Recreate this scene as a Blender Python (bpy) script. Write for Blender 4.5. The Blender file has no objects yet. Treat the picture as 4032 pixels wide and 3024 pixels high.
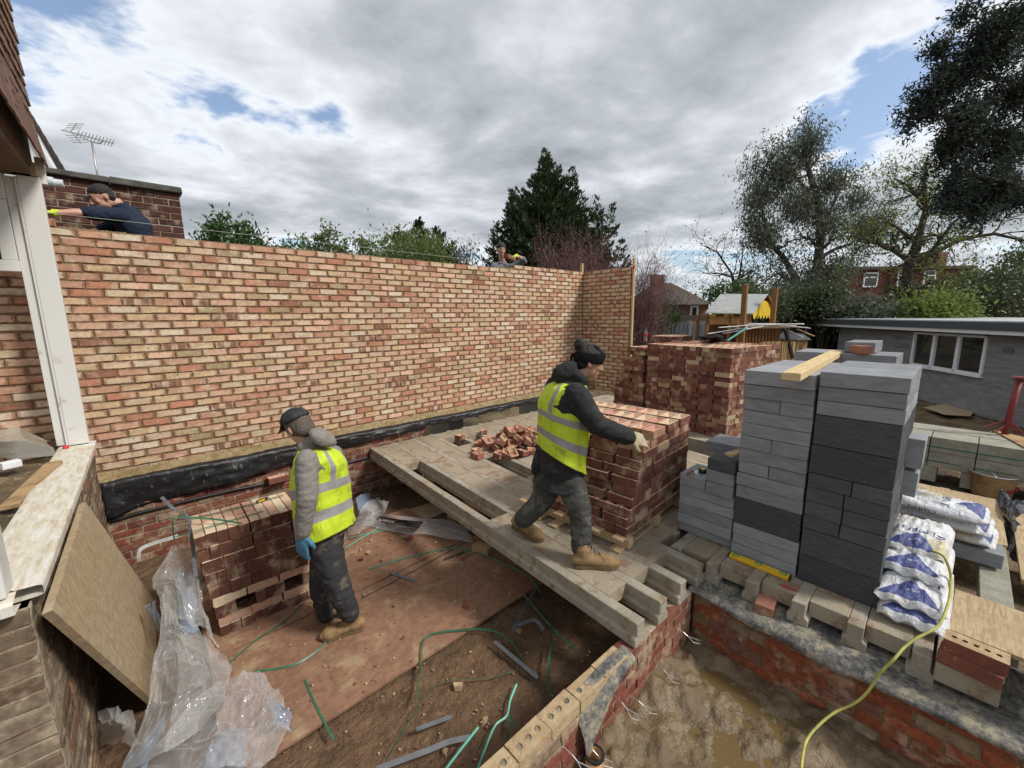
import bpy, bmesh, math, random
import numpy as np
from mathutils import Vector, Matrix, noise as mnoise
random.seed(7); RNG = np.random.default_rng(7)
SC = bpy.context.scene; COL = SC.collection
# ---------------------------------------------------------------- camera
FPX = 1603.42
CAM = np.array([.3463, -5.4306, 1.5099])
PITCH, ROLL, YAW = .1643, -.0109, .7301
_cy, _sy, _cp, _sp = math.cos(YAW), math.sin(YAW), math.cos(PITCH), math.sin(PITCH)
FW = np.array([_sy*_cp, _cy*_cp, -_sp]); _r = np.array([_cy, -_sy, 0]); _u = np.cross(_r, FW)
RT = math.cos(ROLL)*_r + math.sin(ROLL)*_u; UP = -math.sin(ROLL)*_r + math.cos(ROLL)*_u
cam = bpy.data.cameras.new('camera'); cam.sensor_width = 36; cam.lens = 36*FPX/4032; cam.clip_start = .05; cam.clip_end = 2000
camo = bpy.data.objects.new('camera', cam); COL.objects.link(camo)
camo.matrix_world = Matrix(((RT[0], UP[0], -FW[0], CAM[0]), (RT[1], UP[1], -FW[1], CAM[1]), (RT[2], UP[2], -FW[2], CAM[2]), (0, 0, 0, 1)))
SC.camera = camo
SC.render.resolution_x, SC.render.resolution_y = 1024, 768
SC.view_settings.view_transform = 'Standard'; SC.view_settings.look = 'None'
SC.view_settings.exposure = .55; SC.view_settings.gamma = 1; SC.view_settings.use_curve_mapping = False
# photograph pixel (4032 x 3024) to a point of the place
def ray(px, py): return (px-2016)/FPX*RT - (py-1512)/FPX*UP + FW
def onz(px, py, z): d = ray(px, py); return CAM + d*((z-CAM[2])/d[2])
def ony(px, py, y): d = ray(px, py); return CAM + d*((y-CAM[1])/d[1])
def onx(px, py, x): d = ray(px, py); return CAM + d*((x-CAM[0])/d[0])
def at(px, py, depth): return CAM + ray(px, py)*depth
HF = np.array([FW[0], FW[1], 0]); HF /= np.linalg.norm(HF); HR = np.array([HF[1], -HF[0], 0])
def onv(px, py, base, off=0.):      # on the upright plane through base that faces the viewer, off metres behind it
    d = ray(px, py); t = ((np.asarray(base)-CAM)@HF + off)/(d@HF); return CAM + d*t
# ---------------------------------------------------------------- light
SUN_TO = Vector((.34, -.62, .72)).normalized()
sun = bpy.data.lights.new('sun', 'SUN'); sun.energy = 2.4; sun.angle = math.radians(12); sun.color = (1, .96, .9)
so = bpy.data.objects.new('sun', sun); COL.objects.link(so); so.location = (0, 0, 30)
so.rotation_euler = (-SUN_TO).to_track_quat('-Z', 'Y').to_euler()
W = bpy.data.worlds.new('World'); SC.world = W; W.use_nodes = True
# ---------------------------------------------------------------- node helper
class NT:
    def __init__(s, tree): s.t = tree; s.N = tree.nodes; s.L = tree.links
    def n(s, typ, ins=None, **props):
        nd = s.N.new('ShaderNode'+typ)
        for k, v in props.items(): setattr(nd, k, v)
        for k, v in (ins or {}).items():
            sk = nd.inputs[k]
            if isinstance(v, bpy.types.NodeSocket): s.L.new(v, sk)
            else:
                if hasattr(sk, 'default_value') and not isinstance(sk.default_value, (float, int)) and isinstance(v, (tuple, list)) and len(v) == 3 and len(sk.default_value) == 4: v = (*v, 1)
                sk.default_value = v
        return nd
    def m(s, op, a, b=None, c=None, clamp=False):
        nd = s.n('Math', operation=op, use_clamp=clamp)
        for i, v in enumerate((a, b, c)):
            if v is None: continue
            if isinstance(v, bpy.types.NodeSocket): s.L.new(v, nd.inputs[i])
            else: nd.inputs[i].default_value = v
        return nd.outputs[0]
    def vm(s, op, a, b):
        nd = s.n('VectorMath', operation=op)
        for i, v in enumerate((a, b)):
            if isinstance(v, bpy.types.NodeSocket): s.L.new(v, nd.inputs[i])
            else: nd.inputs[i].default_value = v
        return nd.outputs[0]
    def noise(s, vec, scale, detail=4, rough=.55, dist=0.):
        return s.n('TexNoise', {'Vector': vec, 'Scale': scale, 'Detail': detail, 'Roughness': rough, 'Distortion': dist}).outputs['Fac']
    def ramp(s, fac, stops, interp='LINEAR'):
        nd = s.n('ValToRGB', {'Fac': fac}); cr = nd.color_ramp; cr.interpolation = interp
        while len(cr.elements) < len(stops): cr.elements.new(.5)
        for e, (p, c) in zip(cr.elements, stops): e.position = p; e.color = (*c, 1) if len(c) == 3 else c
        return nd.outputs['Color']
    def step(s, fac, lo, hi):
        return s.n('MapRange', {'Value': fac, 'From Min': lo, 'From Max': hi}, interpolation_type='SMOOTHSTEP').outputs[0]
    def mix(s, fac, a, b, mode='MIX'):
        nd = s.n('MixRGB', blend_type=mode)
        for i, v in enumerate((fac, a, b)):
            if isinstance(v, bpy.types.NodeSocket): s.L.new(v, nd.inputs[i])
            else: nd.inputs[i].default_value = (*v, 1) if isinstance(v, (tuple, list)) and len(v) == 3 else v
        return nd.outputs[0]
    def bump(s, h, strength, dist=.01): return s.n('Bump', {'Height': h, 'Strength': strength, 'Distance': dist}).outputs[0]
    def pos(s): return s.n('NewGeometry').outputs['Position']
    def tc(s, k='Object'): return s.n('TexCoord').outputs[k]
    def attr(s, name): return s.n('Attribute', attribute_name=name)
    def scale(s, vec, sc): return s.vm('MULTIPLY', vec, sc)
MATS = {}
def material(name, build):
    if name in MATS: return MATS[name]
    mt = bpy.data.materials.new(name); mt.use_nodes = True; nt = NT(mt.node_tree)
    bs = mt.node_tree.nodes['Principled BSDF']
    for k, v in (build(nt) or {}).items():
        sk = bs.inputs[k]
        if isinstance(v, bpy.types.NodeSocket): nt.L.new(v, sk)
        else: sk.default_value = (*v, 1) if isinstance(v, tuple) and len(v) == 3 else v
    MATS[name] = mt; return mt
# ---------------------------------------------------------------- sky: broken cloud
CLOUD_OFF = (-7.39, -10.81, 0.)
def make_world():
    nt = NT(W.node_tree); nt.N.clear()
    sky = nt.n('TexSky', sky_type='NISHITA', sun_disc=False, sun_elevation=math.asin(SUN_TO.z), sun_rotation=math.atan2(SUN_TO.x, SUN_TO.y), air_density=1., dust_density=1.5, ozone_density=1.5)
    g = nt.tc('Generated'); sp = nt.n('SeparateXYZ', {0: g})
    z = nt.m('ADD', nt.m('MAXIMUM', sp.outputs[2], 0.), .10)
    cv = nt.n('CombineXYZ', {0: nt.m('DIVIDE', sp.outputs[0], z), 1: nt.m('DIVIDE', sp.outputs[1], z), 2: 3.1}).outputs[0]
    warp = nt.n('TexNoise', {'Vector': cv, 'Scale': .5, 'Detail': 2.}).outputs['Color']
    cv2 = nt.vm('ADD', cv, nt.scale(warp, (.5, .5, .2)))
    big = nt.noise(nt.vm('ADD', cv2, CLOUD_OFF), .62, 8, .55)
    fine = nt.noise(cv2, 2.3, 6, .55)
    dens = nt.m('ADD', nt.m('MULTIPLY', big, .66), nt.m('MULTIPLY', fine, .34))
    cover = nt.step(dens, .395, .44)
    shade = nt.ramp(dens, [(.40, (.74, .77, .80)), (.455, (.56, .59, .62)), (.53, (.375, .40, .43)), (.61, (.25, .27, .295))])
    hz = nt.step(sp.outputs[2], -.02, .2)
    shade = nt.mix(nt.m('MULTIPLY', nt.m('SUBTRACT', 1., hz), .6), shade, (.54, .585, .63))
    blue = nt.mix(1., nt.mix(1., sky.outputs[0], (.10, .10, .10), 'MULTIPLY'), (.06, .07, .09), 'ADD')
    col = nt.mix(nt.step(sp.outputs[2], -.03, .0), (.30, .31, .32), nt.mix(cover, blue, shade))
    bg = nt.n('Background', {'Color': col, 'Strength': 1.0})
    out = nt.n('OutputWorld'); nt.L.new(bg.outputs[0], out.inputs[0])
make_world()
# ---------------------------------------------------------------- mesh helpers
def rotz(a): c, s = math.cos(a), math.sin(a); return np.array([[c, -s, 0], [s, c, 0], [0, 0, 1]])
def frame(d, up=(0, 0, 1)):
    d = np.asarray(d, float); d = d/np.linalg.norm(d); up = np.asarray(up, float)
    if abs(d@up) > .97: up = np.array([1., 0, 0])
    x = np.cross(up, d); x /= np.linalg.norm(x); return np.stack([x, np.cross(d, x), d], 1)
class MB:
    def __init__(s): s.v = []; s.f = []; s.n = 0; s.fc = []; s.uv = []
    def add(s, v, f, col=None):
        v = np.asarray(v, float); s.v.append(v)
        for q in f: s.f.append([i+s.n for i in q])
        if col is not None: s.fc += [col]*len(f)
        s.n += len(v); return s
    def box(s, c, size, R=None, taper=1., col=None, jit=0.):
        sx, sy, sz = [q/2 for q in size]
        v = np.array([(a*sx*(taper if d > 0 else 1), b*sy*(taper if d > 0 else 1), d*sz) for d in (-1, 1) for b in (-1, 1) for a in (-1, 1)])
        if jit: v = v + RNG.uniform(-jit, jit, v.shape)
        if R is not None: v = v@np.asarray(R).T
        return s.add(v+np.asarray(c), [(0, 2, 3, 1), (4, 5, 7, 6), (0, 1, 5, 4), (2, 6, 7, 3), (0, 4, 6, 2), (1, 3, 7, 5)], col)
    def bar(s, a, b, w, h, up=(0, 0, 1), col=None):
        a = np.asarray(a, float); b = np.asarray(b, float); R = frame(b-a, up); return s.box((a+b)/2, (w, h, np.linalg.norm(b-a)), R, col=col)
    def tube(s, pts, rad, n=8, flat=1., up=(0, 0, 1), cap=True, round_end=False):
        pts = [np.asarray(p, float) for p in pts]; rad = [rad]*len(pts) if np.isscalar(rad) else list(rad)
        if round_end:
            d0 = pts[0]-pts[1]; d0 /= np.linalg.norm(d0)+1e-9; d1 = pts[-1]-pts[-2]; d1 /= np.linalg.norm(d1)+1e-9
            r0, r1 = rad[0], rad[-1]
            pts = [pts[0]+d0*r0*.98, pts[0]+d0*r0*.7]+pts+[pts[-1]+d1*r1*.7, pts[-1]+d1*r1*.98]; rad = [r0*.2, r0*.71]+rad+[r1*.71, r1*.2]
        rings = []; X = None
        for i, p in enumerate(pts):
            d = pts[min(i+1, len(pts)-1)]-pts[max(i-1, 0)]; d = d/(np.linalg.norm(d)+1e-12)
            if X is None: X = frame(d, up)[:, 0]
            X = X-d*(X@d); X = X/(np.linalg.norm(X)+1e-12); Y = np.cross(d, X); a = np.arange(n)*2*math.pi/n
            rings.append(p+rad[i]*(np.outer(np.cos(a), X)+flat*np.outer(np.sin(a), Y)))
        f = []
        for i in range(len(pts)-1):
            for j in range(n): f.append((i*n+j, i*n+(j+1) % n, (i+1)*n+(j+1) % n, (i+1)*n+j))
        if cap: f.append(tuple(range(n-1, -1, -1))); f.append(tuple((len(pts)-1)*n+j for j in range(n)))
        return s.add(np.concatenate(rings), f)
    def blob(s, c, r, R=None, nu=14, nv=9):
        r = np.array([r, r, r] if np.isscalar(r) else r, float); v = [(0, 0, -1)]
        for i in range(1, nv):
            t = -math.pi/2+math.pi*i/nv
            for j in range(nu): a = 2*math.pi*j/nu; v.append((math.cos(t)*math.cos(a), math.cos(t)*math.sin(a), math.sin(t)))
        v.append((0, 0, 1)); v = np.array(v)*r
        if R is not None: v = v@np.asarray(R).T
        f = [(0, 1+(j+1) % nu, 1+j) for j in range(nu)]
        for i in range(nv-2):
            for j in range(nu): a = 1+i*nu; f.append((a+j, a+(j+1) % nu, a+nu+(j+1) % nu, a+nu+j))
        a = 1+(nv-2)*nu; f += [(a+j, a+(j+1) % nu, len(v)-1) for j in range(nu)]
        return s.add(v+np.asarray(c), f)
    def prism(s, poly, depth, O=(0, 0, 0), X=(1, 0, 0), Y=(0, 0, 1), Z=(0, 1, 0)):     # poly in X,Y plane, extruded along Z
        O, X, Y, Z = (np.asarray(q, float) for q in (O, X, Y, Z)); n = len(poly)
        a = [O+X*p[0]+Y*p[1] for p in poly]; b = [p+Z*depth for p in a]
        return s.add(np.array(a+b), [tuple(range(n)), tuple(range(2*n-1, n-1, -1))]+[(i, i+n, (i+1) % n+n, (i+1) % n) for i in range(n)])
    def grid(s, P, close=False):        # P[i][j] array of points
        P = np.asarray(P, float); a, b = P.shape[:2]
        return s.add(P.reshape(-1, 3), [(i*b+j, i*b+j+1, (i+1)*b+j+1, (i+1)*b+j) for i in range(a-1) for j in range(b-1)])
    def lathe(s, prof, O=(0, 0, 0), n=20, R=None):
        v = np.array([(r*math.cos(2*math.pi*j/n), r*math.sin(2*math.pi*j/n), z) for r, z in prof for j in range(n)])
        if R is not None: v = v@np.asarray(R).T
        return s.add(v+np.asarray(O), [(i*n+j, i*n+(j+1) % n, (i+1)*n+(j+1) % n, (i+1)*n+j) for i in range(len(prof)-1) for j in range(n)])
    def mesh(s, name, mt=None, smooth=False, recalc=True):
        me = bpy.data.meshes.new(name); V = np.concatenate(s.v) if s.v else np.zeros((0, 3))
        me.from_pydata(V.tolist(), [], s.f)
        if s.fc and len(s.fc) == len(s.f):
            a = me.color_attributes.new('col', 'FLOAT_COLOR', 'CORNER')
            cc = np.concatenate([np.tile(c if len(c) == 4 else (*c, 0.), (len(f), 1)) for c, f in zip(s.fc, s.f)]); a.data.foreach_set('color', cc.ravel().astype(np.float32))
        if recalc:
            bm = bmesh.new(); bm.from_mesh(me); bmesh.ops.recalc_face_normals(bm, faces=bm.faces); bm.to_mesh(me); bm.free()
        if smooth: me.polygons.foreach_set('use_smooth', [True]*len(me.polygons))
        if mt is not None: me.materials.append(MATS[mt] if isinstance(mt, str) else mt)
        me.update(); return me
    def build(s, name, mt=None, parent=None, smooth=False, recalc=True): return link(name, s.mesh(name, mt, smooth, recalc), parent)
def link(name, data, parent=None):
    o = bpy.data.objects.new(name, data); COL.objects.link(o)
    if parent is not None: o.parent = parent
    return o
def tag(o, label=None, cat=None, group=None, kind=None):
    for k, v in (('label', label), ('category', cat), ('group', group), ('kind', kind)):
        if v: o[k] = v
    if cat and not kind: o['kind'] = 'thing'
    return o
def thing(name, label, cat, loc=(0, 0, 0), rz=0., group=None):
    o = bpy.data.objects.new(name, None); COL.objects.link(o); o.location = [float(q) for q in loc]; o.rotation_euler = (0, 0, rz); o.empty_display_size = .1
    o['kind'] = 'thing'; return tag(o, label, cat, group)
def local(o, P):        # world points into the frame of a placed empty
    M = np.array(Matrix.Translation(o.location) @ o.rotation_euler.to_matrix().to_4x4()); Mi = np.linalg.inv(M)
    P = np.asarray(P, float); return P@Mi[:3, :3].T+Mi[:3, 3]
def bevel_mod(o, w, seg=2):
    md = o.modifiers.new('bevel', 'BEVEL'); md.width = w; md.segments = seg; md.limit_method = 'ANGLE'; return o
def text_part(body, size, mt, parent, M, name='lettering', extr=.0008, align='CENTER'):
    cu = bpy.data.curves.new(name, 'FONT'); cu.body = body; cu.size = size; cu.align_x = align; cu.align_y = 'CENTER'; cu.extrude = extr
    t = bpy.data.objects.new(name, cu); COL.objects.link(t); bpy.context.view_layer.update()
    me = bpy.data.meshes.new_from_object(t.evaluated_get(bpy.context.evaluated_depsgraph_get())); bpy.data.objects.remove(t); bpy.data.curves.remove(cu)
    me.materials.clear(); me.materials.append(MATS[mt]); me.transform(M); return link(name, me, parent)
def basisM(O, X, Y, Z): return Matrix(((X[0], Y[0], Z[0], O[0]), (X[1], Y[1], Z[1], O[1]), (X[2], Y[2], Z[2], O[2]), (0, 0, 0, 1)))
def fbm(p, sc, oct=4): return mnoise.fractal(Vector(p)*sc, 1., 2., oct)
# ---------------------------------------------------------------- materials
def brick_mat(name, edge, edge_w, edge_soft, dirt, speck=.12, smear=None, ns=(60, 16), dvs=.09):
    def b(nt):
        a = nt.attr('col'); p = nt.pos(); uv = nt.n('UVMap').outputs[0]; sp = nt.n('SeparateXYZ', {0: uv})
        u, v = sp.outputs[0], sp.outputs[1]
        du = nt.m('MULTIPLY', nt.m('SUBTRACT', .5, nt.m('ABSOLUTE', nt.m('SUBTRACT', u, .5))), .215)
        dv = nt.m('MULTIPLY', nt.m('SUBTRACT', .5, nt.m('ABSOLUTE', nt.m('SUBTRACT', v, .5))), dvs)
        d = nt.m('MINIMUM', du, dv); n1 = nt.noise(p, ns[0], 5, .65); n2 = nt.noise(p, ns[1], 3)
        e = nt.m('SUBTRACT', 1., nt.step(nt.m('ADD', d, nt.m('MULTIPLY', nt.m('SUBTRACT', nt.m('ADD', nt.m('MULTIPLY', n1, .5), nt.m('MULTIPLY', n2, .5)), .5), edge_soft)), edge_w*.3, edge_w))
        band = nt.m('MULTIPLY', a.outputs['Alpha'], nt.step(nt.m('ABSOLUTE', nt.m('SUBTRACT', nt.m('ABSOLUTE', nt.m('SUBTRACT', u, .5)), .26)), .15, .13))
        c = nt.mix(nt.m('MULTIPLY', e, .8), a.outputs['Color'], edge)
        c = nt.mix(nt.m('MULTIPLY', band, .85), c, (.20, .085, .055))
        big = nt.noise(p, 7, 4, .6)
        c = nt.mix(nt.step(big, .50, .66), c, nt.mix(.62 if smear else .4, c, (.66, .53, .37)), 'MIX')
        if smear: c = nt.mix(nt.m('MULTIPLY', nt.step(nt.noise(nt.vm('ADD', p, (7, 3, 5)), 9, 4, .6), .52, .66), .5), c, (.50, .27, .18))
        c = nt.mix(nt.step(nt.noise(p, 130, 2), .64, .74), c, nt.mix(.55, c, dirt))
        c = nt.mix(1., c, nt.ramp(nt.noise(p, 30, 4), [(.3, (1-speck*2,)*3), (.7, (1+speck*.4,)*3)]), 'MULTIPLY')
        if smear: c = nt.mix(nt.m('MULTIPLY', nt.step(nt.noise(nt.scale(p, (.6, 1, 1.6)), 13, 7, .72), .60, .70), .75), c, smear); c = nt.mix(nt.m('MULTIPLY', nt.step(nt.noise(p, 1.3, 4), .45, .7), .12), c, (.40, .27, .17))
        h = nt.m('ADD', nt.m('MULTIPLY', nt.noise(p, 90, 5, .7), .6), nt.m('MULTIPLY', nt.noise(p, 24, 3), .6))
        return {'Base Color': c, 'Roughness': .93, 'Normal': nt.bump(h, .55, .006), 'Specular IOR Level': .2}
    material(name, b)
brick_mat('stock_brick', (.27, .125, .075), .026, .10, (.17, .085, .055), smear=(.25, .17, .095), ns=(42, 14), dvs=.15)
brick_mat('pack_brick', (.26, .12, .08), .004, .010, (.22, .11, .08))
brick_mat('foundation_brick', (.20, .10, .065), .004, .012, (.38, .32, .22), .2)
def rough_mat(name, c1, c2, sc=8., c3=None, rough=.9, bs=.4, bd=.01, bsc=40., spec=.3, c3lo=.58, stretch=None, detail=5, wet=None):
    def b(nt):
        p = nt.pos() if stretch is None else nt.scale(nt.pos(), stretch)
        c = nt.mix(nt.step(nt.noise(p, sc, detail, .62), .32, .68), c1, c2)
        if c3: c = nt.mix(nt.step(nt.noise(p, sc*2.7, 5, .65), c3lo, c3lo+.1), c, c3)
        h = nt.m('ADD', nt.noise(p, bsc, 5, .65), nt.m('MULTIPLY', nt.noise(p, bsc*.2, 3), .8))
        r = rough
        if wet: r = nt.m('ADD', wet, nt.m('MULTIPLY', nt.step(nt.noise(nt.pos(), 5, 4), .4, .6), rough-wet))
        return {'Base Color': c, 'Roughness': r, 'Normal': nt.bump(h, bs, bd), 'Specular IOR Level': spec}
    return material(name, b)
rough_mat('mortar', (.235, .155, .085), (.165, .108, .058), 9, (.31, .235, .14), bs=.8, bd=.012, bsc=55)
rough_mat('mortar_grey', (.36, .31, .22), (.25, .2, .13), 9, (.42, .37, .28), bs=.8, bd=.012, bsc=50)
rough_mat('ledge_mortar', (.34, .26, .14), (.22, .155, .07), 11, (.46, .42, .34), bs=1., bd=.03, bsc=28)
rough_mat('beam_concrete', (.39, .345, .27), (.29, .25, .19), 5, (.26, .185, .125), bs=.9, bd=.009, bsc=75, c3lo=.54)
rough_mat('infill_block', (.385, .325, .24), (.32, .26, .185), 2.2, (.29, .19, .13), bs=1., bd=.01, bsc=100, c3lo=.52)
rough_mat('dense_block', (.36, .345, .28), (.27, .255, .2), 7, (.2, .19, .15), bs=1., bd=.009, bsc=90, c3lo=.62)
def aircrete(name, chev, dk=1.):
    def b(nt):
        p = nt.pos(); oi = nt.n('ObjectInfo').outputs['Random']
        c = nt.mix(nt.step(nt.noise(nt.scale(p, (1, 1, 5)), 9, 5, .6), .35, .65), (.235, .243, .257), (.295, .303, .317))
        c = nt.mix(1., c, nt.ramp(oi, [(0, (.8, .8, .8)), (1, (1.12, 1.12, 1.12))]), 'MULTIPLY')
        c = nt.mix(1., c, (dk, dk, dk), 'MULTIPLY'); c = nt.mix(nt.step(nt.noise(p, 55, 2), .73, .78), c, (.40, .40, .39))
        c = nt.mix(nt.step(nt.noise(p, 6, 5), .6, .75), c, (.3*dk, .3*dk, .295*dk))
        h = nt.m('ADD', nt.noise(p, 160, 3, .6), nt.m('MULTIPLY', nt.step(nt.noise(p, 75, 3, .6), .36, .28), -1.2))
        if chev:
            g = nt.tc(); sp = nt.n('SeparateXYZ', {0: g}); tri = nt.m('PINGPONG', nt.m('ADD', sp.outputs[1], nt.m('MULTIPLY', nt.noise(g, 9, 2), .03)), .05)
            w = nt.m('SINE', nt.m('MULTIPLY', nt.m('ADD', nt.m('ADD', sp.outputs[2], nt.m('MULTIPLY', sp.outputs[0], .7)), nt.m('MULTIPLY', tri, .9)), 150))
            h = nt.m('ADD', h, nt.m('MULTIPLY', nt.step(w, .3, .95), .5)); c = nt.mix(nt.m('MULTIPLY', nt.step(w, .6, .95), .25), c, (.05, .053, .058))
        return {'Base Color': c, 'Roughness': .88, 'Normal': nt.bump(h, .5, .006), 'Specular IOR Level': .25}
    material(name, b)
aircrete('aircrete', False); aircrete('aircrete_chevron', True, .28); aircrete('aircrete_dark', False, .36)
def osb(name, dust, damt):
    def b(nt):
        g = nt.tc(); 
        st = nt.noise(nt.scale(g, (9, 75, 20)), 1., 4, .6, .6); st2 = nt.noise(nt.scale(g, (60, 14, 20)), 1., 3, .6, .5)
        c = nt.mix(nt.step(st, .35, .65), (.33, .235, .135), (.48, .37, .23)); c = nt.mix(nt.step(st2, .58, .7), c, (.36, .245, .125))
        c = nt.mix(nt.step(nt.noise(g, 40, 3), .68, .75), c, (.14, .085, .04))
        big = nt.m('ADD', nt.noise(g, 2.6, 6, .62), nt.m('MULTIPLY', nt.m('SUBTRACT', st, .5), .5))
        c = nt.mix(nt.m('MULTIPLY', nt.step(big, .60-damt*.35, .80-damt*.35), .92), c, nt.mix(nt.step(nt.noise(g, 22, 4), .35, .65), dust, tuple(q*.72 for q in dust)))
        return {'Base Color': c, 'Roughness': .9, 'Normal': nt.bump(nt.m('ADD', st, st2), .5, .004), 'Specular IOR Level': .2}
    material(name, b)
osb('osb_floor', (.262, .135, .086), .93); osb('osb_sheet', (.46, .36, .235), .62); osb('osb_deck', (.38, .29, .17), .25)
rough_mat('earth', (.195, .115, .065), (.115, .07, .04), 7, (.25, .15, .09), bs=1., bd=.05, bsc=22)
rough_mat('mud', (.195, .138, .077), (.125, .086, .046), 4, (.235, .172, .10), bs=.9, bd=.022, bsc=22, rough=.65, wet=.26, spec=.5)
rough_mat('garden_earth', (.20, .14, .08), (.10, .07, .04), 2.2, (.30, .22, .13), bs=1., bd=.08, bsc=9)
material('puddle', lambda nt: {'Base Color': nt.mix(nt.noise(nt.pos(), 4, 3), (.13, .085, .035), (.17, .115, .05)), 'Roughness': .07, 'Specular IOR Level': .5})
def membrane(nt):
    p = nt.pos(); n = nt.noise(nt.scale(p, (1, 1, .35)), 26, 6, .7); n2 = nt.noise(p, 7, 4)
    c = nt.mix(nt.step(nt.m('ADD', nt.m('MULTIPLY', n, .7), nt.m('MULTIPLY', n2, .3)), .56, .68), (.012, .012, .013), (.17, .165, .15))
    return {'Base Color': c, 'Roughness': nt.m('ADD', .3, nt.m('MULTIPLY', n, .3)), 'Normal': nt.bump(nt.noise(p, 14, 4), .5, .02)}
material('membrane', membrane)
def dusty_membrane(nt):
    p = nt.pos(); n = nt.m('ADD', nt.m('MULTIPLY', nt.noise(p, 9, 6, .7), .6), nt.m('MULTIPLY', nt.noise(p, 45, 5, .7), .4))
    c = nt.ramp(n, [(.40, (.04, .041, .045)), (.5, (.14, .132, .118)), (.58, (.29, .25, .175)), (.72, (.38, .33, .23))])
    return {'Base Color': c, 'Roughness': .8, 'Normal': nt.bump(nt.noise(p, 50, 5), .6, .01)}
material('dusty_membrane', dusty_membrane)
def timber(name, c1, c2, ax=(1, 1, 1), dirt=None):
    def b(nt):
        g = nt.tc(); w = nt.noise(nt.scale(g, ax), 1., 4, .6, .8); c = nt.mix(nt.step(w, .3, .7), c1, c2)
        c = nt.mix(nt.step(nt.noise(nt.pos(), 18, 4), .62, .75), c, tuple(q*.6 for q in c1))
        if dirt: c = nt.mix(nt.step(nt.noise(nt.pos(), 6, 5, .65), .45, .65), c, dirt)
        return {'Base Color': c, 'Roughness': .8, 'Normal': nt.bump(w, .3, .003), 'Specular IOR Level': .25}
    material(name, b)
timber('pale_timber', (.55, .40, .20), (.66, .51, .29), (7, 60, 60)); timber('pallet_timber', (.44, .31, .17), (.56, .42, .26), (40, 8, 40))
timber('brown_timber', (.18, .085, .03), (.25, .125, .05), (30, 30, 5)); timber('grey_timber', (.24, .25, .245), (.36, .37, .36), (4, 30, 30)); timber('tan_timber', (.42, .28, .12), (.53, .38, .19), (30, 30, 4))
timber('dirty_timber', (.34, .22, .11), (.45, .31, .16), (40, 7, 40), (.24, .14, .07))
def upvc(nt):
    p = nt.pos(); c = nt.mix(nt.step(nt.noise(p, 9, 6, .7), .58, .72), (.66, .65, .61), (.48, .42, .31))
    return {'Base Color': c, 'Roughness': .45}
material('upvc', upvc)
def upvc_dirty(nt):
    p = nt.pos(); n = nt.noise(nt.scale(p, (7, 1.3, 1)), 6, 7, .7); c = nt.ramp(n, [(.38, (.68, .66, .61)), (.52, (.60, .545, .44)), (.66, (.47, .385, .26))])
    c = nt.mix(nt.step(nt.noise(nt.scale(p, (2, 1, 1)), 26, 4), .68, .76), c, (.30, .22, .14))
    return {'Base Color': c, 'Roughness': .6, 'Normal': nt.bump(nt.noise(p, 40, 4), .3, .003)}
material('upvc_dirty', upvc_dirty)
def plain(name, c, rough=.6, var=.15, sc=20., metal=0., spec=.5, bs=0., bsc=60., bd=.004, **kw):
    def b(nt):
        p = nt.pos(); cc = nt.mix(1., c, nt.ramp(nt.noise(p, sc, 5, .6), [(.3, (1-var,)*3), (.7, (1+var,)*3)]), 'MULTIPLY')
        r = {'Base Color': cc, 'Roughness': rough, 'Metallic': metal, 'Specular IOR Level': spec, **kw}
        if bs: r['Normal'] = nt.bump(nt.noise(p, bsc, 5, .6), bs, bd)
        return r
    return material(name, b)
plain('white_paint', (.72, .73, .73), .5, .05, 5); plain('white_plastic', (.75, .76, .77), .35, .04); plain('pane_dark', (.018, .022, .022), .04, .3, 3)
plain('grey_fence', (.20, .22, .235), .8, .2, 12); plain('concrete_post', (.33, .32, .29), .9, .2, 12); plain('fascia', (.06, .075, .085), .4, .1)
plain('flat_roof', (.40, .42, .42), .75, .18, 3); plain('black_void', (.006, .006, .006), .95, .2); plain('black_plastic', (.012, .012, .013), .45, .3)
plain('red_paint', (.19, .02, .025), .55, .45, 18, bs=.3); plain('yellow_paint', (.75, .47, .015), .4, .08); plain('vial', (.25, .55, .2), .15, .05); plain('red_plastic', (.55, .02, .03), .4, .1)
plain('steel', (.45, .45, .45), .35, .2, metal=.9); plain('strap_green', (.03, .14, .075), .45, .25, 15); plain('strap_mint', (.14, .50, .38), .45, .15, 15); plain('strap_grey', (.11, .115, .125), .6, .2, 15); plain('strap_black', (.03, .032, .036), .6, .3, 15)
plain('hose_yellow', (.43, .42, .10), .6, .4, 9); plain('string_line', (.5, .5, .48), .7, .1); plain('galvanised', (.5, .5, .48), .4, .15, metal=.6); plain('blue_steel', (.05, .05, .055), .5, .2)
plain('pipe_white', (.55, .6, .62), .35, .08); plain('white_foam', (.75, .76, .76), .8, .06); plain('red_cap', (.5, .02, .03), .5, .1); plain('clay_pipe', (.5, .28, .10), .6, .15)
plain('yellow_fabric', (.60, .40, .015), .8, .15, 6); plain('roof_tile_far', (.085, .062, .048), .9, .3, 3, bs=.5, bsc=8, bd=.05); plain('hung_tile_far', (.145, .032, .03), .8, .25, 4); plain('brick_far', (.20, .095, .06), .9, .25, 6); plain('render_far', (.6, .58, .54), .9, .1)
plain('clay_tile', (.165, .085, .055), .9, .35, 7, bs=.7, bsc=60, bd=.004); plain('antenna_metal', (.38, .36, .35), .4, .1, metal=.7)
rough_mat('coping', (.13, .125, .11), (.07, .07, .06), 8, (.2, .2, .16), bs=.8, bsc=40)
rough_mat('bay_brick', (.17, .115, .075), (.115, .07, .045), 9, (.27, .22, .16), bs=1., bd=.012, bsc=45)
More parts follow.
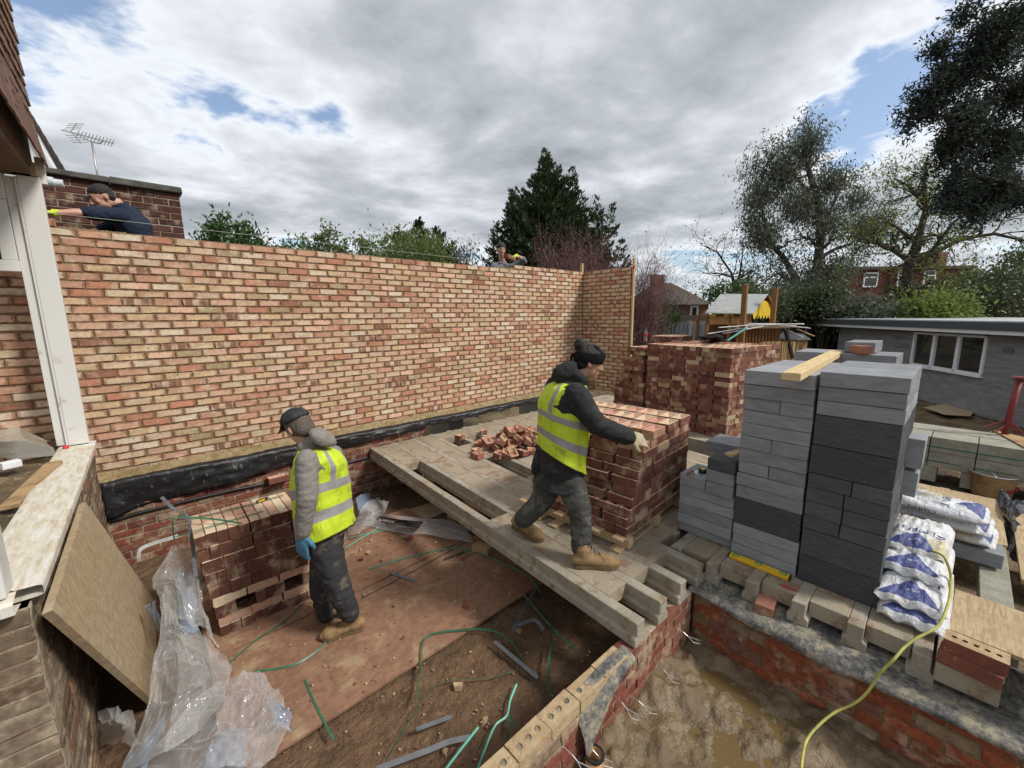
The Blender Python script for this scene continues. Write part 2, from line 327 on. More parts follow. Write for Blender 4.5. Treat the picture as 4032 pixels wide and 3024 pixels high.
def shedwrap(nt):
    p = nt.pos(); n = nt.noise(nt.scale(p, (1, 1, 5)), 3, 6, .65); c = nt.mix(nt.step(n, .35, .68), (.175, .175, .177), (.25, .25, .25))
    return {'Base Color': c, 'Roughness': .7, 'Normal': nt.bump(nt.noise(nt.scale(p, (1, .35, 1)), 5, 4), .5, .05)}
material('shed_wrap', shedwrap); plain('print_dark', (.05, .05, .053), .7, .2); plain('print_navy', (.02, .03, .16), .5, .1); plain('print_white', (.75, .75, .75), .5, .05)
def cement(nt):
    p = nt.pos(); c = nt.mix(nt.step(nt.noise(p, 7, 6, .7), .55, .7), (.66, .67, .69), (.47, .43, .36)); w = nt.noise(nt.scale(p, (1, 1, 2)), 16, 5, .6, 1.2)
    return {'Base Color': c, 'Roughness': .35, 'Normal': nt.bump(w, .55, .02)}
material('cement_bag', cement); plain('cement_blue', (.03, .045, .25), .4, .12, 12, bs=.4, bsc=20, bd=.01)
def film(name, tint, op, rough=.14):
    mt = bpy.data.materials.new(name); mt.use_nodes = True; nt = NT(mt.node_tree); nt.N.clear()
    p = nt.pos(); n = nt.noise(p, 14, 3, .5, .2); bp = nt.bump(n, .35, .015)
    pr = nt.n('BsdfPrincipled', {'Base Color': nt.mix(nt.step(nt.noise(p, 5, 4), .4, .7), tuple(q*.85 for q in tint), tint), 'Roughness': rough, 'Normal': bp, 'Specular IOR Level': 1.})
    tr = nt.n('BsdfTransparent', {'Color': (.95, .95, .95)})
    fr = nt.n('LayerWeight', {'Blend': .4, 'Normal': bp}).outputs['Facing']
    fac = nt.m('ADD', nt.m('MULTIPLY', nt.step(fr, .3, .95), .55), op, clamp=True)
    mx = nt.n('MixShader', {0: fac}); nt.L.new(tr.outputs[0], mx.inputs[1]); nt.L.new(pr.outputs[0], mx.inputs[2])
    o = nt.n('OutputMaterial'); nt.L.new(mx.outputs[0], o.inputs[0]); MATS[name] = mt
film('clear_film', (.80, .79, .77), .26, .10); film('blue_film', (.30, .38, .50), .55); film('grey_film', (.10, .11, .125), .8); film('dusty_film', (.45, .41, .33), .68); film('black_film', (.02, .02, .022), .97)
def foliage(name, c1, c2, tr=.25):
    mt = bpy.data.materials.new(name); mt.use_nodes = True; nt = NT(mt.node_tree); nt.N.clear(); a = nt.attr('col').outputs['Fac'] if False else None
    p = nt.pos(); n = nt.noise(p, .9, 4, .6); rnd = nt.n('NewGeometry').outputs['Random Per Island']
    c = nt.mix(nt.m('ADD', nt.m('MULTIPLY', nt.step(n, .35, .65), .55), nt.m('MULTIPLY', rnd, .45)), c1, c2)
    d = nt.n('BsdfDiffuse', {'Color': c}); t = nt.n('BsdfTranslucent', {'Color': nt.mix(.5, c, tuple(min(1, q*1.6) for q in c2))}); gl = nt.n('BsdfGlossy', {'Color': (.5, .5, .5), 'Roughness': .5})
    m1 = nt.n('MixShader', {0: tr}); nt.L.new(d.outputs[0], m1.inputs[1]); nt.L.new(t.outputs[0], m1.inputs[2])
    m2 = nt.n('MixShader', {0: .05}); nt.L.new(m1.outputs[0], m2.inputs[1]); nt.L.new(gl.outputs[0], m2.inputs[2])
    o = nt.n('OutputMaterial'); nt.L.new(m2.outputs[0], o.inputs[0]); MATS[name] = mt
foliage('conifer_leaf', (.018, .034, .016), (.055, .085, .03), .15); foliage('dark_leaf', (.022, .030, .024), (.05, .062, .045), .2); foliage('euc_leaf', (.06, .075, .052), (.125, .14, .095), .35)
foliage('willow_leaf', (.10, .14, .03), (.20, .25, .06), .4); foliage('spring_leaf', (.07, .11, .03), (.16, .21, .07), .35); foliage('laurel_leaf', (.03, .065, .015), (.08, .135, .035), .2); foliage('hedge_leaf', (.04, .056, .026), (.095, .12, .052), .3)
foliage('purple_leaf', (.12, .055, .056), (.20, .095, .09), .25); foliage('twig_leaf', (.09, .075, .05), (.14, .115, .075), .1); foliage('blossom', (.5, .5, .45), (.62, .62, .56), .3)
rough_mat('bark', (.05, .04, .03), (.09, .075, .06), 6, bs=.8, bsc=30); rough_mat('bark_pale', (.11, .10, .085), (.07, .06, .05), 4, bs=.8, bsc=20); plain('bark_purple', (.19, .095, .095), .9, .2)
# ---------------------------------------------------------------- bricks: shared meshes, three kinds
def quads_mesh(name, V, F, col, mt):
    me = bpy.data.meshes.new(name); me.from_pydata(V.tolist(), [], F.tolist())
    set_attrs(me, V, F, np.tile(col, (len(F), 1)), brick_uv(V, F)); me.materials.append(MATS[mt]); me.update(); return me
def brick_uv(V, F):
    lo, hi = V.min(0), V.max(0); Q = V[F]; nrm = np.cross(Q[:, 1]-Q[:, 0], Q[:, 3]-Q[:, 0]); ax = np.abs(nrm).argmax(1)
    N = (Q-lo)/(hi-lo); ua = np.where(ax == 0, 1, 0); va = np.where(ax == 2, 1, 2); i = np.arange(len(F))[:, None]; j = np.arange(4)[None]
    return np.stack([N[i, j, ua[:, None]], N[i, j, va[:, None]]], -1)
def set_attrs(me, V, F, fcol, uv):
    a = me.color_attributes.new('col', 'FLOAT_COLOR', 'CORNER'); a.data.foreach_set('color', np.repeat(fcol, 4, 0).astype(np.float32).ravel())
    l = me.uv_layers.new(name='UVMap'); l.data.foreach_set('uv', uv.astype(np.float32).ravel())
def brick_arrays(L, Wd, H, frog, jit=.0015, ch=.004):
    l, w, h = L/2, Wd/2, H/2
    if not frog:
        ring = [(-1, -1), (1, -1), (1, 1), (-1, 1)]
        V = [(a*(l-ch), -w, b*(h-ch)) for a, b in ring]+[(a*l, -w+ch, b*h) for a, b in ring]+[(a*l, w, b*h) for a, b in ring]
        F = [(0, 1, 2, 3)]+[(4+i, 4+(i+1) % 4, (i+1) % 4, i) for i in range(4)]+[(8+i, 8+(i+1) % 4, 4+(i+1) % 4, 4+i) for i in range(4)]+[(11, 10, 9, 8)]
    else:
        ring = [(-1, -1), (1, -1), (1, 1), (-1, 1)]
        V = [(a*l, b*w, -h) for a, b in ring]+[(a*l, b*w, h) for a, b in ring]+[(a*(l-.014), b*(w-.013), h) for a, b in ring]+[(a*(l-.042), b*(w-.034), h-.034) for a, b in ring]
        F = [(3, 2, 1, 0)]+[(i, (i+1) % 4, 4+(i+1) % 4, 4+i) for i in range(4)]+[(4+i, 4+(i+1) % 4, 8+(i+1) % 4, 8+i) for i in range(4)]+[(8+i, 8+(i+1) % 4, 12+(i+1) % 4, 12+i) for i in range(4)]+[(12, 13, 14, 15)]
    return np.array(V, float)+RNG.uniform(-jit, jit, (len(V), 3)), np.array(F)
class Bricks:
    def __init__(s, name, palette, mt, L=.215, Wd=.1025, H=.065, frog=False, reps=3, jit=.0016):
        s.var = []; s.mt = mt; s.wt = []
        for wt, col, band in palette:
            for k in range(reps):
                V, F = brick_arrays(L, Wd, H, frog, jit); c = np.array([*(np.array(col)*RNG.uniform(.86, 1.12)), band])
                s.var.append((V, F, c, quads_mesh(name, V, F, c, mt))); s.wt.append(wt/reps)
        s.wt = np.array(s.wt)/sum(s.wt)
    def pick(s): return int(RNG.choice(len(s.var), p=s.wt))
    def put(s, k, M, parent, name='brick'):
        o = bpy.data.objects.new(name, s.var[k][3]); COL.objects.link(o); o.parent = parent; o.matrix_local = Matrix(M.tolist()); return o
    def join(s, items, parent, name='brick'):
        V = []; F = []; C = []; UV = []; n = 0
        for k, M in items:
            v, f, c, _ = s.var[k]; V.append(v@M[:3, :3].T+M[:3, 3]); F.append(f+n); C.append(np.tile(c, (len(f), 1))); UV.append(brick_uv(v, f)); n += len(v)
        V, F, C, UV = map(np.concatenate, (V, F, C, UV)); me = bpy.data.meshes.new(name); me.from_pydata(V.tolist(), [], F.tolist()); set_attrs(me, V, F, C, UV); me.materials.append(MATS[s.mt]); me.update()
        o = link(name, me, parent); o['kind'] = 'stuff'; return o
def M4(p, ang=0., sx=1., R=None, sc=None):
    M = np.eye(4); R = rotz(ang) if R is None else R; M[:3, :3] = R@np.diag([sx, 1, 1] if sc is None else sc); M[:3, 3] = p; return M
STOCK = [(22, (.61, .44, .265), 0), (26, (.62, .40, .28), 0), (16, (.64, .485, .335), 0), (16, (.585, .335, .22), 0), (8, (.49, .225, .14), 0), (3, (.32, .155, .10), 0), (9, (.68, .565, .42), 0), (3, (.46, .36, .21), 0), (3, (.61, .45, .32), 1.)]
stock = Bricks('wall_brick', STOCK, 'stock_brick', reps=6, L=.2115, H=.0625, jit=.0042)
def lay_wall(parent, bricks, items, cap, near):
    items.sort(key=lambda it: np.linalg.norm(near(it[1][:3, 3])-CAM))
    for k, M in items[:cap]: bricks.put(k, M, parent)
    if items[cap:]: bricks.join(items[cap:], parent)
def mortar_slab(parent, P0, U, V, nu, nv, depth_fn, mt, name='mortar', back=.08):
    P0, U, V = (np.asarray(q, float) for q in (P0, U, V)); N = np.cross(U, V); N /= np.linalg.norm(N)
    P = np.array([[P0+U*i/nu+V*j/nv-N*depth_fn(P0+U*i/nu+V*j/nv) for j in range(nv+1)] for i in range(nu+1)])
    m = MB(); m.grid(P); B = P.copy(); B[:] = P-N*back
    n0 = (nu+1)*(nv+1); m.grid(B)
    e = [i*(nv+1) for i in range(nu+1)]+[nu*(nv+1)+j for j in range(1, nv+1)]+[i*(nv+1)+nv for i in range(nu-1, -1, -1)]+[j for j in range(nv-1, 0, -1)]
    m.f += [(e[i], e[(i+1) % len(e)], e[(i+1) % len(e)]+n0, e[i]+n0) for i in range(len(e))]
    return m.build(name, mt, parent, smooth=True)
jj = lambda a: RNG.uniform(-a, a)
# ---- the long new wall
wall = thing('brick_wall', 'long freshly laid wall of pale sand and pink stock bricks behind the workers', 'wall', (3, 0, 0))
items = []
for r in range(-1, 31):
    z = 2.325-.075*r-.0375; half = r % 2 == 1
    for k in range(-5, 33):
        x0 = k*.225+(.1125 if half else 0); x1 = x0+.225
        if r == -1 and not (x0 > 5.2 or x1 < -.08): continue
        if x0 > 7.15: continue
        x1c = min(x1, 7.2); sx = (x1c-x0-.010)/.215
        items.append((stock.pick(), M4(((x0+x1c)/2-3+jj(.002), .051+jj(.0025), z+jj(.0016)), jj(.006), sx)))
lay_wall(wall, stock, items, 300, lambda p: p+np.array([3, 0, 0]))
dm = lambda p: .0085+.008*fbm(p, 24, 3)+.003*fbm(p, 90, 2)
mortar_slab(wall, (-1.1-3, 0, -.0), (8.3, 0, 0), (0, 0, 2.325), 420, 120, dm, 'mortar')
mortar_slab(wall, (5.29-3, 0, 2.3255), (1.91, 0, 0), (0, 0, .07), 96, 3, dm, 'mortar')
m = MB(); P = []
for i in range(341):       # dropped mortar on the tray at the foot of the wall
    x = -.25+i*.02; w = .085+.03*fbm((x, 3, 1), 2.2)+.02*fbm((x, 3, 1), 9)
    P.append([(x-3, .0-w*t, .005+(.05*(1-t)**1.5+.028*abs(fbm((x, t, 5), 12, 4)))*(1-t*.5)-.06*max(0, t-.8)*5*.4) for t in np.linspace(0, 1, 9)])
m.grid(P); m.build('mortar_droppings', 'ledge_mortar', wall, smooth=True)
m = MB()
for x in np.arange(4.9, 5.3, .022): m.blob((x-3+jj(.01), .05+jj(.02), 2.328), (.02, .035, .012+.01*abs(jj(1))), nu=7, nv=5)
for x in np.arange(-.1, .35, .03): m.blob((x-3, .06+jj(.02), 2.33), (.022, .03, .012), nu=7, nv=5)
m.build('mortar_bed', 'ledge_mortar', wall, smooth=True)
# ---- short return at the far end
rwall = thing('brick_wall', 'short return wall of stock bricks turning the far corner beside the timber batten', 'wall', (7.2, -.55, 0))
items = []; Rr = rotz(-math.pi/2)
for r in range(-1, 31):
    z = 2.325-.075*r-.0375; off = 0 if r % 2 == 1 else .1125
    y = 0.
    for k in range(7):
        L = .1125 if (k == 0 and off) else .225
        y1 = max(y-L, -1.125)
        if y-y1 < .05: break
        items.append((stock.pick(), M4((.051+jj(.002), (y+y1)/2+.55, z+jj(.0015)), -math.pi/2+jj(.006), (y-y1-.01)/.215))); y = y1
lay_wall(rwall, stock, items, 300, lambda p: p+np.array([7.2, -.55, 0]))
mortar_slab(rwall, (0, .55, 0), (0, -1.12, 0), (0, 0, 2.395), 60, 120, dm, 'mortar')
# ---- foundation brickwork
FB = [(5, (.20, .065, .045), 0), (4, (.155, .055, .042), 0), (3, (.235, .10, .065), 0), (2, (.24, .165, .11), 0)]
found = Bricks('foundation_brick', FB, 'foundation_brick', reps=3, jit=.003)
OR = [(6, (.30, .085, .04), 0), (3, (.25, .075, .042), 0), (2, (.19, .085, .06), 0), (1, (.26, .19, .12), 0)]
found2 = Bricks('foundation_brick', OR, 'foundation_brick', reps=3, jit=.003)
dm2 = lambda p: max(.0005, .0065+.0065*fbm(p, 20, 3))
fw = thing('foundation_wall', 'dark red foundation brickwork under the black membrane below the long wall', 'wall', (1.3, -.11, -.9)); items = []
for r in range(10):
    for k in range(-1, 15): items.append((found.pick(), M4((k*.225+(.1125 if r % 2 else 0)-1.3, .051+jj(.003), .0375+r*.075+jj(.002)), jj(.01))))
lay_wall(fw, found, items, 300, lambda p: p+np.array([1.3, -.11, -.9])); mortar_slab(fw, (-1.62, 0, -.03), (3.6, 0, 0), (0, 0, .78), 160, 36, dm2, 'mortar_grey')
w1 = thing('foundation_wall', 'low red brick foundation wall topped with holed bricks and black flap', 'wall', (1.0, -4.345, -.9)); items = []
for r in range(6):
    z = .5-.0375-r*.075-.002
    for k in range(-6, 9):
        x = 1.95+(k)*.225-(.1125 if r % 2 else 0)+.1125
        x0, x1 = x-.1125, min(x+.1125, 3.0)
        if r == 0 and x < 2.1: continue
        if x1-x0 < .04: continue
        items.append((found.pick(), M4(((x0+x1)/2-1, .051+jj(.003), z+jj(.002)), jj(.01), (x1-x0-.01)/.215)))
lay_wall(w1, found, items, 300, lambda p: p+np.array([1., -4.345, -.9])); mortar_slab(w1, (-1.5, 0, -.05), (3.5, 0, 0), (0, 0, .543), 160, 26, dm2, 'mortar_grey')
def holed_brick(L=.205, Wd=.1, H=.065, holes=3, r=.0165):
    bm = bmesh.new(); ed = []
    def loop(pts): vs = [bm.verts.new(p) for p in pts]; ed.extend(bm.edges.new((vs[i], vs[(i+1) % len(vs)])) for i in range(len(vs))); return vs
    o = loop([(-L/2, -Wd/2, H/2), (L/2, -Wd/2, H/2), (L/2, Wd/2, H/2), (-L/2, Wd/2, H/2)])
    hs = [loop([(L*(i-(holes-1)/2)/holes*.86+r*math.cos(t*math.pi/5), r*math.sin(t*math.pi/5), H/2) for t in range(10)]) for i in range(holes)]
    bmesh.ops.triangle_fill(bm, use_beauty=True, edges=ed)
    b = [bm.verts.new((v.co.x, v.co.y, -H/2)) for v in o]
    for i in range(4): bm.faces.new((o[i], o[(i+1) % 4], b[(i+1) % 4], b[i]))
    bm.faces.new(b)
    for h in hs:
        d = [bm.verts.new((v.co.x, v.co.y, H/2-.012)) for v in h]
        for i in range(10): bm.faces.new((h[i], d[i], d[(i+1) % 10], h[(i+1) % 10]))
        bm.faces.new(d)
    bmesh.ops.recalc_face_normals(bm, faces=bm.faces); me = bpy.data.meshes.new('holed_brick'); bm.to_mesh(me); bm.free(); return me
rough_mat('holed_top', (.47, .36, .215), (.36, .25, .14), 14, (.26, .13, .08), bs=.8, bsc=45, bd=.01)
hb = holed_brick(); hb.materials.append(MATS['holed_top'])
for k in range(9):
    o = link('brick', hb, w1); o.location = (2.075-1-k*.211+jj(.003), .051+jj(.004), .5-.0325+.002+jj(.002)); o.rotation_euler = (0, jj(.012), jj(.02))
# black flap folding over the wall head
P = []
for i, t in enumerate(np.linspace(0, 1, 22)):
    x = 2.22-t*.52; zt = .505+.01*math.sin(t*5); w = .09+.03*math.sin(t*3)
    P.append([(x-1+.05*t*s, .06-.07*s-.02*(s > .8)*(1+t), zt-(.0 if s < .7 else (s-.7)/.3*(.04+.26*t*t))) for s in np.linspace(0, 1, 10)])
md = MB().grid(P).build('damp_course_flap', 'dusty_membrane', w1, smooth=True)
m = MB()
for x, z in ((2.76, .34), (2.52, .22), (2.05, .33), (2.22, .2), (1.62, .35), (1.78, .24)):       # wire wall ties
    a = np.array([x-1, .0, z]); d = np.array([.02+jj(.02), -.13, -.03+jj(.01)]); m = MB(); e = a+d; s_ = np.array([.022, -.008, 0.])
    m.tube([a+s_*.2, a+d*.4+np.array([0, 0, .008]), a+d*.6, e-s_, e+d*.18, e+s_, a+d*.62], .0022, 5); m.build('wall_tie', 'galvanised', w1)
w2 = thing('foundation_wall', 'orange red foundation brickwork under the dusty grey membrane beside the muddy pit', 'wall', (3.02, -5.2, -.9)); items = []
for r in range(7):
    for k in range(13): items.append((found2.pick(), M4((.051+jj(.003), .855-.1125-k*.225+(.1125 if r % 2 else 0)-.11+.0, .49-.0375-r*.075+jj(.002)), -math.pi/2+jj(.008))))
lay_wall(w2, found2, items, 300, lambda p: p+np.array([3.02, -5.2, -.9])); mortar_slab(w2, (0, .86, -.05), (0, -2.9, 0), (0, 0, .54), 130, 26, dm2, 'mortar')
# ---- membranes
P = []
for i in range(260):
    x = -.13+i*.024; dr = np.interp(x, [-.2, .5, 1.4, 2.35, 2.6, 4, 6.2], [.36, .30, .215, .165, .12, .10, .09]); wv = .035*fbm((x, 0, 0), 1.6)+.014*fbm((x, 7, 0), 6)
    o = np.interp(x, [-.2, 1, 2.4, 6], [.12, .15, .15, .15]); row = []
    for t in np.linspace(0, 1, 15):
        if t < .3: y = -.07-(o-.07)*t/.3; z = -.004-.02*(t/.3)**2
        else: q = (t-.3)/.7; y = -o-.008*math.sin(q*2.6)+wv*q; z = -.024-(dr-.02)*q
        row.append((x, y+.013*fbm((x*1.4, t*2, 9), 4, 3), z+wv*(.2+.6*t)))
    P.append(row)
mem = MB().grid(P).build('damp_membrane', 'membrane', None, smooth=True); mem.modifiers.new('solid', 'SOLIDIFY').thickness = .0025
tag(mem, 'black plastic damp proof membrane hanging along the foot of the long wall', 'membrane')
P = []
for i in range(150):
    y = -4.31-i*.013; sag = .5-.5*math.cos((y+4.31)*5.5); ex = .05*fbm((0, y, 3), 2.4)
    xs = [2.975+ex*.55+(t*.34) for t in np.linspace(0, 1, 20)]; P.append([(x, y, -.394-(.03+.03*sag)*max(0, (3.016-x)/.05)**1.3+.003*fbm((x*3, y, 1), 6)+.01*max(0, x-3.1)) for x in xs])
mem2 = MB().grid(P).build('damp_membrane', 'dusty_membrane', None, smooth=True); mem2.modifiers.new('solid', 'SOLIDIFY').thickness = .003
tag(mem2, 'dusty grey damp membrane under the beam ends on the orange foundation wall', 'membrane')
# curling loose end of that membrane
P = []
for i, t in enumerate(np.linspace(0, 1, 26)):
    row = []
    for s_ in np.linspace(0, 1, 14):
        a = -1.7+s_*3.6; row.append((3.28-.12*t+.02*math.sin(s_*3), -5.60-.16*t-.07-.13*math.cos(a)*(.6+.4*t), -.30+.13*math.sin(a)*(.7+.5*t)+.02))
    P.append(row)
mem3 = MB().grid(P).build('damp_membrane', 'dusty_membrane', None, smooth=True); mem3.modifiers.new('solid', 'SOLIDIFY').thickness = .003; tag(mem3, 'curled loose end of grey membrane rolled over beside the two stacked holed bricks', 'membrane')
# ---- ground
def heightfield(name, x0, x1, y0, y1, step, fz, mt, kind='structure'):
    nx, ny = int((x1-x0)/step), int((y1-y0)/step)
    P = [[(x, y, fz(x, y)) for y in np.linspace(y0, y1, ny+1)] for x in np.linspace(x0, x1, nx+1)]
    return tag(MB().grid(P).build(name, mt, None, smooth=True, recalc=False), kind=kind)
heightfield('excavated_earth', -.6, 6.4, -4.3, 0.12, .03, lambda x, y: -.915+.030*fbm((x, y, 0), 2)+.02*abs(fbm((x, y, 4), 9))+(.05*max(0, .35-abs(y+.3))*2), 'earth')
def mudz(x, y):
    n = fbm((x, y, 2), 3.2, 5); return -.805+.05*n+.035*abs(fbm((x, y, 8), 6, 4))+.03*max(0, fbm((x, y, 5), 13, 4))+.05*max(0, 1-abs(y+4.4)/.25)+.03*max(0, 1-abs(x-3)/.2)+.014*fbm((x, y, 1), 24, 4)
heightfield('muddy_ground', -1.2, 3.06, -7.4, -4.3, .019, mudz, 'mud')
pd = MB(); pd.box((1.2, -5.8, -.865), (3.4, 2.6, .12)); tag(pd.build('puddle_water', 'puddle'), kind='structure')
m = MB(); O = [(-400, -400), (400, -400), (400, 400), (-400, 400)]; I = [(-1.2, -7.4), (6.4, -7.4), (6.4, .12), (-1.2, .12)]
m.add([(x, y, -.985) for x, y in O+I]+[(x, y, -1.25) for x, y in I], [(i, (i+1) % 4, 4+(i+1) % 4, 4+i) for i in range(4)]+[(4+i, 4+(i+1) % 4, 8+(i+1) % 4, 8+i) for i in range(4)]+[(8, 9, 10, 11)])
tag(m.build('ground', 'garden_earth'), kind='structure')
def gz(x, y): return -.98+.05*abs(fbm((x, y, 3), 1.3))+.03*fbm((x, y, 6), 5)
heightfield('ground', 6.35, 16.4, -9.2, 3.3, .09, gz, 'garden_earth')
# ---- beam and block floor
BEAM = [(-.0375, 0), (.0375, 0), (.036, -.085), (.055, -.098), (.055, -.15), (-.055, -.15), (-.055, -.098), (-.036, -.085)]
def beam(name, a, b, label, group, seg=16):
    a, b = np.asarray(a, float), np.asarray(b, float); d = b-a; R = frame(d); X = -R[:, 0]; P = []
    for i in range(seg+1):
        c = a+d*i/seg; P.append([c+X*(p[0]+jj(.0022))+np.array([0, 0, p[1]+jj(.002)]) for p in BEAM])
    n = len(BEAM); f = [(i*n+j, i*n+(j+1) % n, (i+1)*n+(j+1) % n, (i+1)*n+j) for i in range(seg) for j in range(n)]+[tuple(range(n)), tuple(seg*n+j for j in range(n))]
    o = MB().add(np.array(P).reshape(-1, 3)-a, f).build(name, 'beam_concrete'); o.location = a; bevel_mod(o, .004, 1); return tag(o, label, 'beam', group)
FZ = -.25
fx = lambda i: 2.303+.265*i+(0 if i < 4 else .01*(i-3)); bxk = lambda i: 2.512+.305*i
def beam_x(i, y): t = (y+.1)/(-4.25); return bxk(i)*(1-t)+fx(i)*t
ORD = 'first second third fourth fifth sixth seventh eighth ninth tenth eleventh twelfth thirteenth'.split()
for i in range(12):
    y1 = -4.35 if i < 4 else -4.03
    beam('floor_beam', (beam_x(i, -.12), -.12, FZ), (beam_x(i, y1), y1, FZ), ('outermost concrete floor beam at the open edge of the pit' if i == 0 else ORD[i]+' concrete floor beam in from the open pit, running to the long wall'), 'beams spanning from the long wall')
BY = [-4.12, -4.39, -4.655, -4.92, -5.19, -5.46]
for q_, y in enumerate(BY): beam('floor_beam', (3.16+jj(.015), y, FZ), (6.2, y+jj(.02), FZ), ORD[q_]+' beam end along the orange foundation wall, counted from its inner corner', 'beams resting on the orange foundation wall')
def block(name, c, size, mt, parent, R=None, jit=.002, bev=.004):
    o = MB().box((0, 0, 0), size, jit=jit).build(name, mt, parent); o.location = [float(q) for q in c]
    if R is not None: o.rotation_euler = Matrix(np.asarray(R).tolist()).to_euler()
    bevel_mod(o, bev, 2); return o
GAPS = {0: [(-.13, -1.03), (-2.81, -4.09)], 1: [(-.13, -4.1)], 2: [(-.13, -4.1)], 3: [(-.16, -.45), (-.9, -1.55), (-2.35, -4.0)]}
GL = ['in the slotted row beside the outermost beam', 'in the dusty row beside the open slot', 'in the row at the edge of the pallet', 'in the holed row beside the broken bricks', 'in the row beneath the broken bricks', 'in the first row fully under the brick pack', 'in the second row fully under the brick pack', 'in the third row under the brick pack', 'in the row just behind the brick pack', 'in the row before the rear brick packs', 'in the last row before the concrete slab']; cnt = {}
for i in range(11):
    for y0, y1 in GAPS.get(i, [(-.16, -4.0)] if i > 4 else [(-.16, -.6), (-1.0, -1.4), (-1.85, -4.0)]):
        n = max(1, round((y0-y1)/.42)); L = (y0-y1)/n
        for k in range(n):
            y = y0-L*(k+.5); x = (beam_x(i, y)+beam_x(i+1, y))/2; w = beam_x(i+1, y)-beam_x(i, y)-.079
            a = math.atan2(beam_x(i, y-.1)-beam_x(i, y+.1), -.2)
            o = block('infill_block', (x, y, FZ-.052+jj(.0012)), (w, L-.0015, .1), 'infill_block', None, jit=.001, bev=.0015, R=rotz(-(math.atan2((beam_x(i, y+.1)+beam_x(i+1, y+.1)-beam_x(i, y-.1)-beam_x(i+1, y-.1))/2, .2))))
            cnt[i] = cnt.get(i, 0)+1; tag(o, ORD[cnt[i]-1]+' block from the long wall, '+GL[i], 'block', 'infill blocks in beam gap %s' % ORD[i])
for j in range(5):
    y = (BY[j]+BY[j+1])/2; w = BY[j]-BY[j+1]-.08
    for k in range(7):
        x0 = 3.225+k*.425
        o = block('infill_block', (x0+.21+jj(.004), y+jj(.002), FZ-.053), (.418, w, .1), 'infill_block', None)
        tag(o, ORD[k]+' infill block back from the orange wall, '+ORD[j]+' row from its corner', 'block', 'infill blocks on the orange foundation wall')
o = block('infill_block', (3.36, -5.62, FZ-.055), (.4, .22, .1), 'infill_block', None); tag(o, 'sandy concrete block at the floor edge under the curled membrane', 'block')
o = block('floor_edge_beam', (4.9, -5.74, FZ-.085), (2.6, .14, .13), 'dense_block', None); tag(o, 'dense concrete edge beam under the strand board walkway', 'beam')

tag(MB().box((7.0, -2.05, -.42), (1.9, 3.9, .33)).build('concrete_slab', 'beam_concrete'), kind='structure')
# ---------------------------------------------------------------- brick packs
D2 = 4032/2212
def dz(x, y, z): return onz(x*D2, y*D2, z)
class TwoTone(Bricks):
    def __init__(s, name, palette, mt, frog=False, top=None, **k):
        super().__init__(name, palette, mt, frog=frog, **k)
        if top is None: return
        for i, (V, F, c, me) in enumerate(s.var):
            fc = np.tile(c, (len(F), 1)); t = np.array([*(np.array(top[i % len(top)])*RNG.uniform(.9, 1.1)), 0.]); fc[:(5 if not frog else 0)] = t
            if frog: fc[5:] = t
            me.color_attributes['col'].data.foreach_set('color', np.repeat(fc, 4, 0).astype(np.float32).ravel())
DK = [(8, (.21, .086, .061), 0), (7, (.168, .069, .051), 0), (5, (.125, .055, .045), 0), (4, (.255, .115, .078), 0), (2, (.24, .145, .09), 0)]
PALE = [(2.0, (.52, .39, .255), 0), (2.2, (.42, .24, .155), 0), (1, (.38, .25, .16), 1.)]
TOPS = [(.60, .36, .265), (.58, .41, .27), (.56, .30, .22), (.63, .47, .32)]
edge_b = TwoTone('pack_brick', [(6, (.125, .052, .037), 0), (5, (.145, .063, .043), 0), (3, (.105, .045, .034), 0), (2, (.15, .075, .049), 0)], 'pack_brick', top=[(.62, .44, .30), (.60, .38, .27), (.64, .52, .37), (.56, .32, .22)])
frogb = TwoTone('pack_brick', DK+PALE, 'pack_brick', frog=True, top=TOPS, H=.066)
R_EDGE = np.stack([(0, -1, 0), (0, 0, -1), (1, 0, 0)], 1).astype(float)      # header shown, stretcher face up
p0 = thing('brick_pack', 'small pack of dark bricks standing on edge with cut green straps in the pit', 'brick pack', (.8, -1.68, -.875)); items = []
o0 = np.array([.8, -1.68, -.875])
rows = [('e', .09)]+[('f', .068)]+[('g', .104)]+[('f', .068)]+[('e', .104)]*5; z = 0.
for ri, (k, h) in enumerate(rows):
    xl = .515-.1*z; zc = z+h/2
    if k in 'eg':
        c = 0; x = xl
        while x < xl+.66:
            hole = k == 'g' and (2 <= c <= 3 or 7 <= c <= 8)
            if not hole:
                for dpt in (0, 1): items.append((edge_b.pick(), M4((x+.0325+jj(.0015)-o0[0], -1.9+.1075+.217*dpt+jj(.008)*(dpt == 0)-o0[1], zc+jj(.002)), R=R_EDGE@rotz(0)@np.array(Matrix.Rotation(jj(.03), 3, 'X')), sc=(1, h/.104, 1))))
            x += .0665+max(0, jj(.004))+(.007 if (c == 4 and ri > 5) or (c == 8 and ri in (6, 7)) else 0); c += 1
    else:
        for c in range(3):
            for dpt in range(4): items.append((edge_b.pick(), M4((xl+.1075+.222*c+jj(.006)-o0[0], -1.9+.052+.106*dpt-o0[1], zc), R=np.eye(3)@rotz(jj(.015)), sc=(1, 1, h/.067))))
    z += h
lay_wall(p0, edge_b, items, 300, lambda p: p+o0)
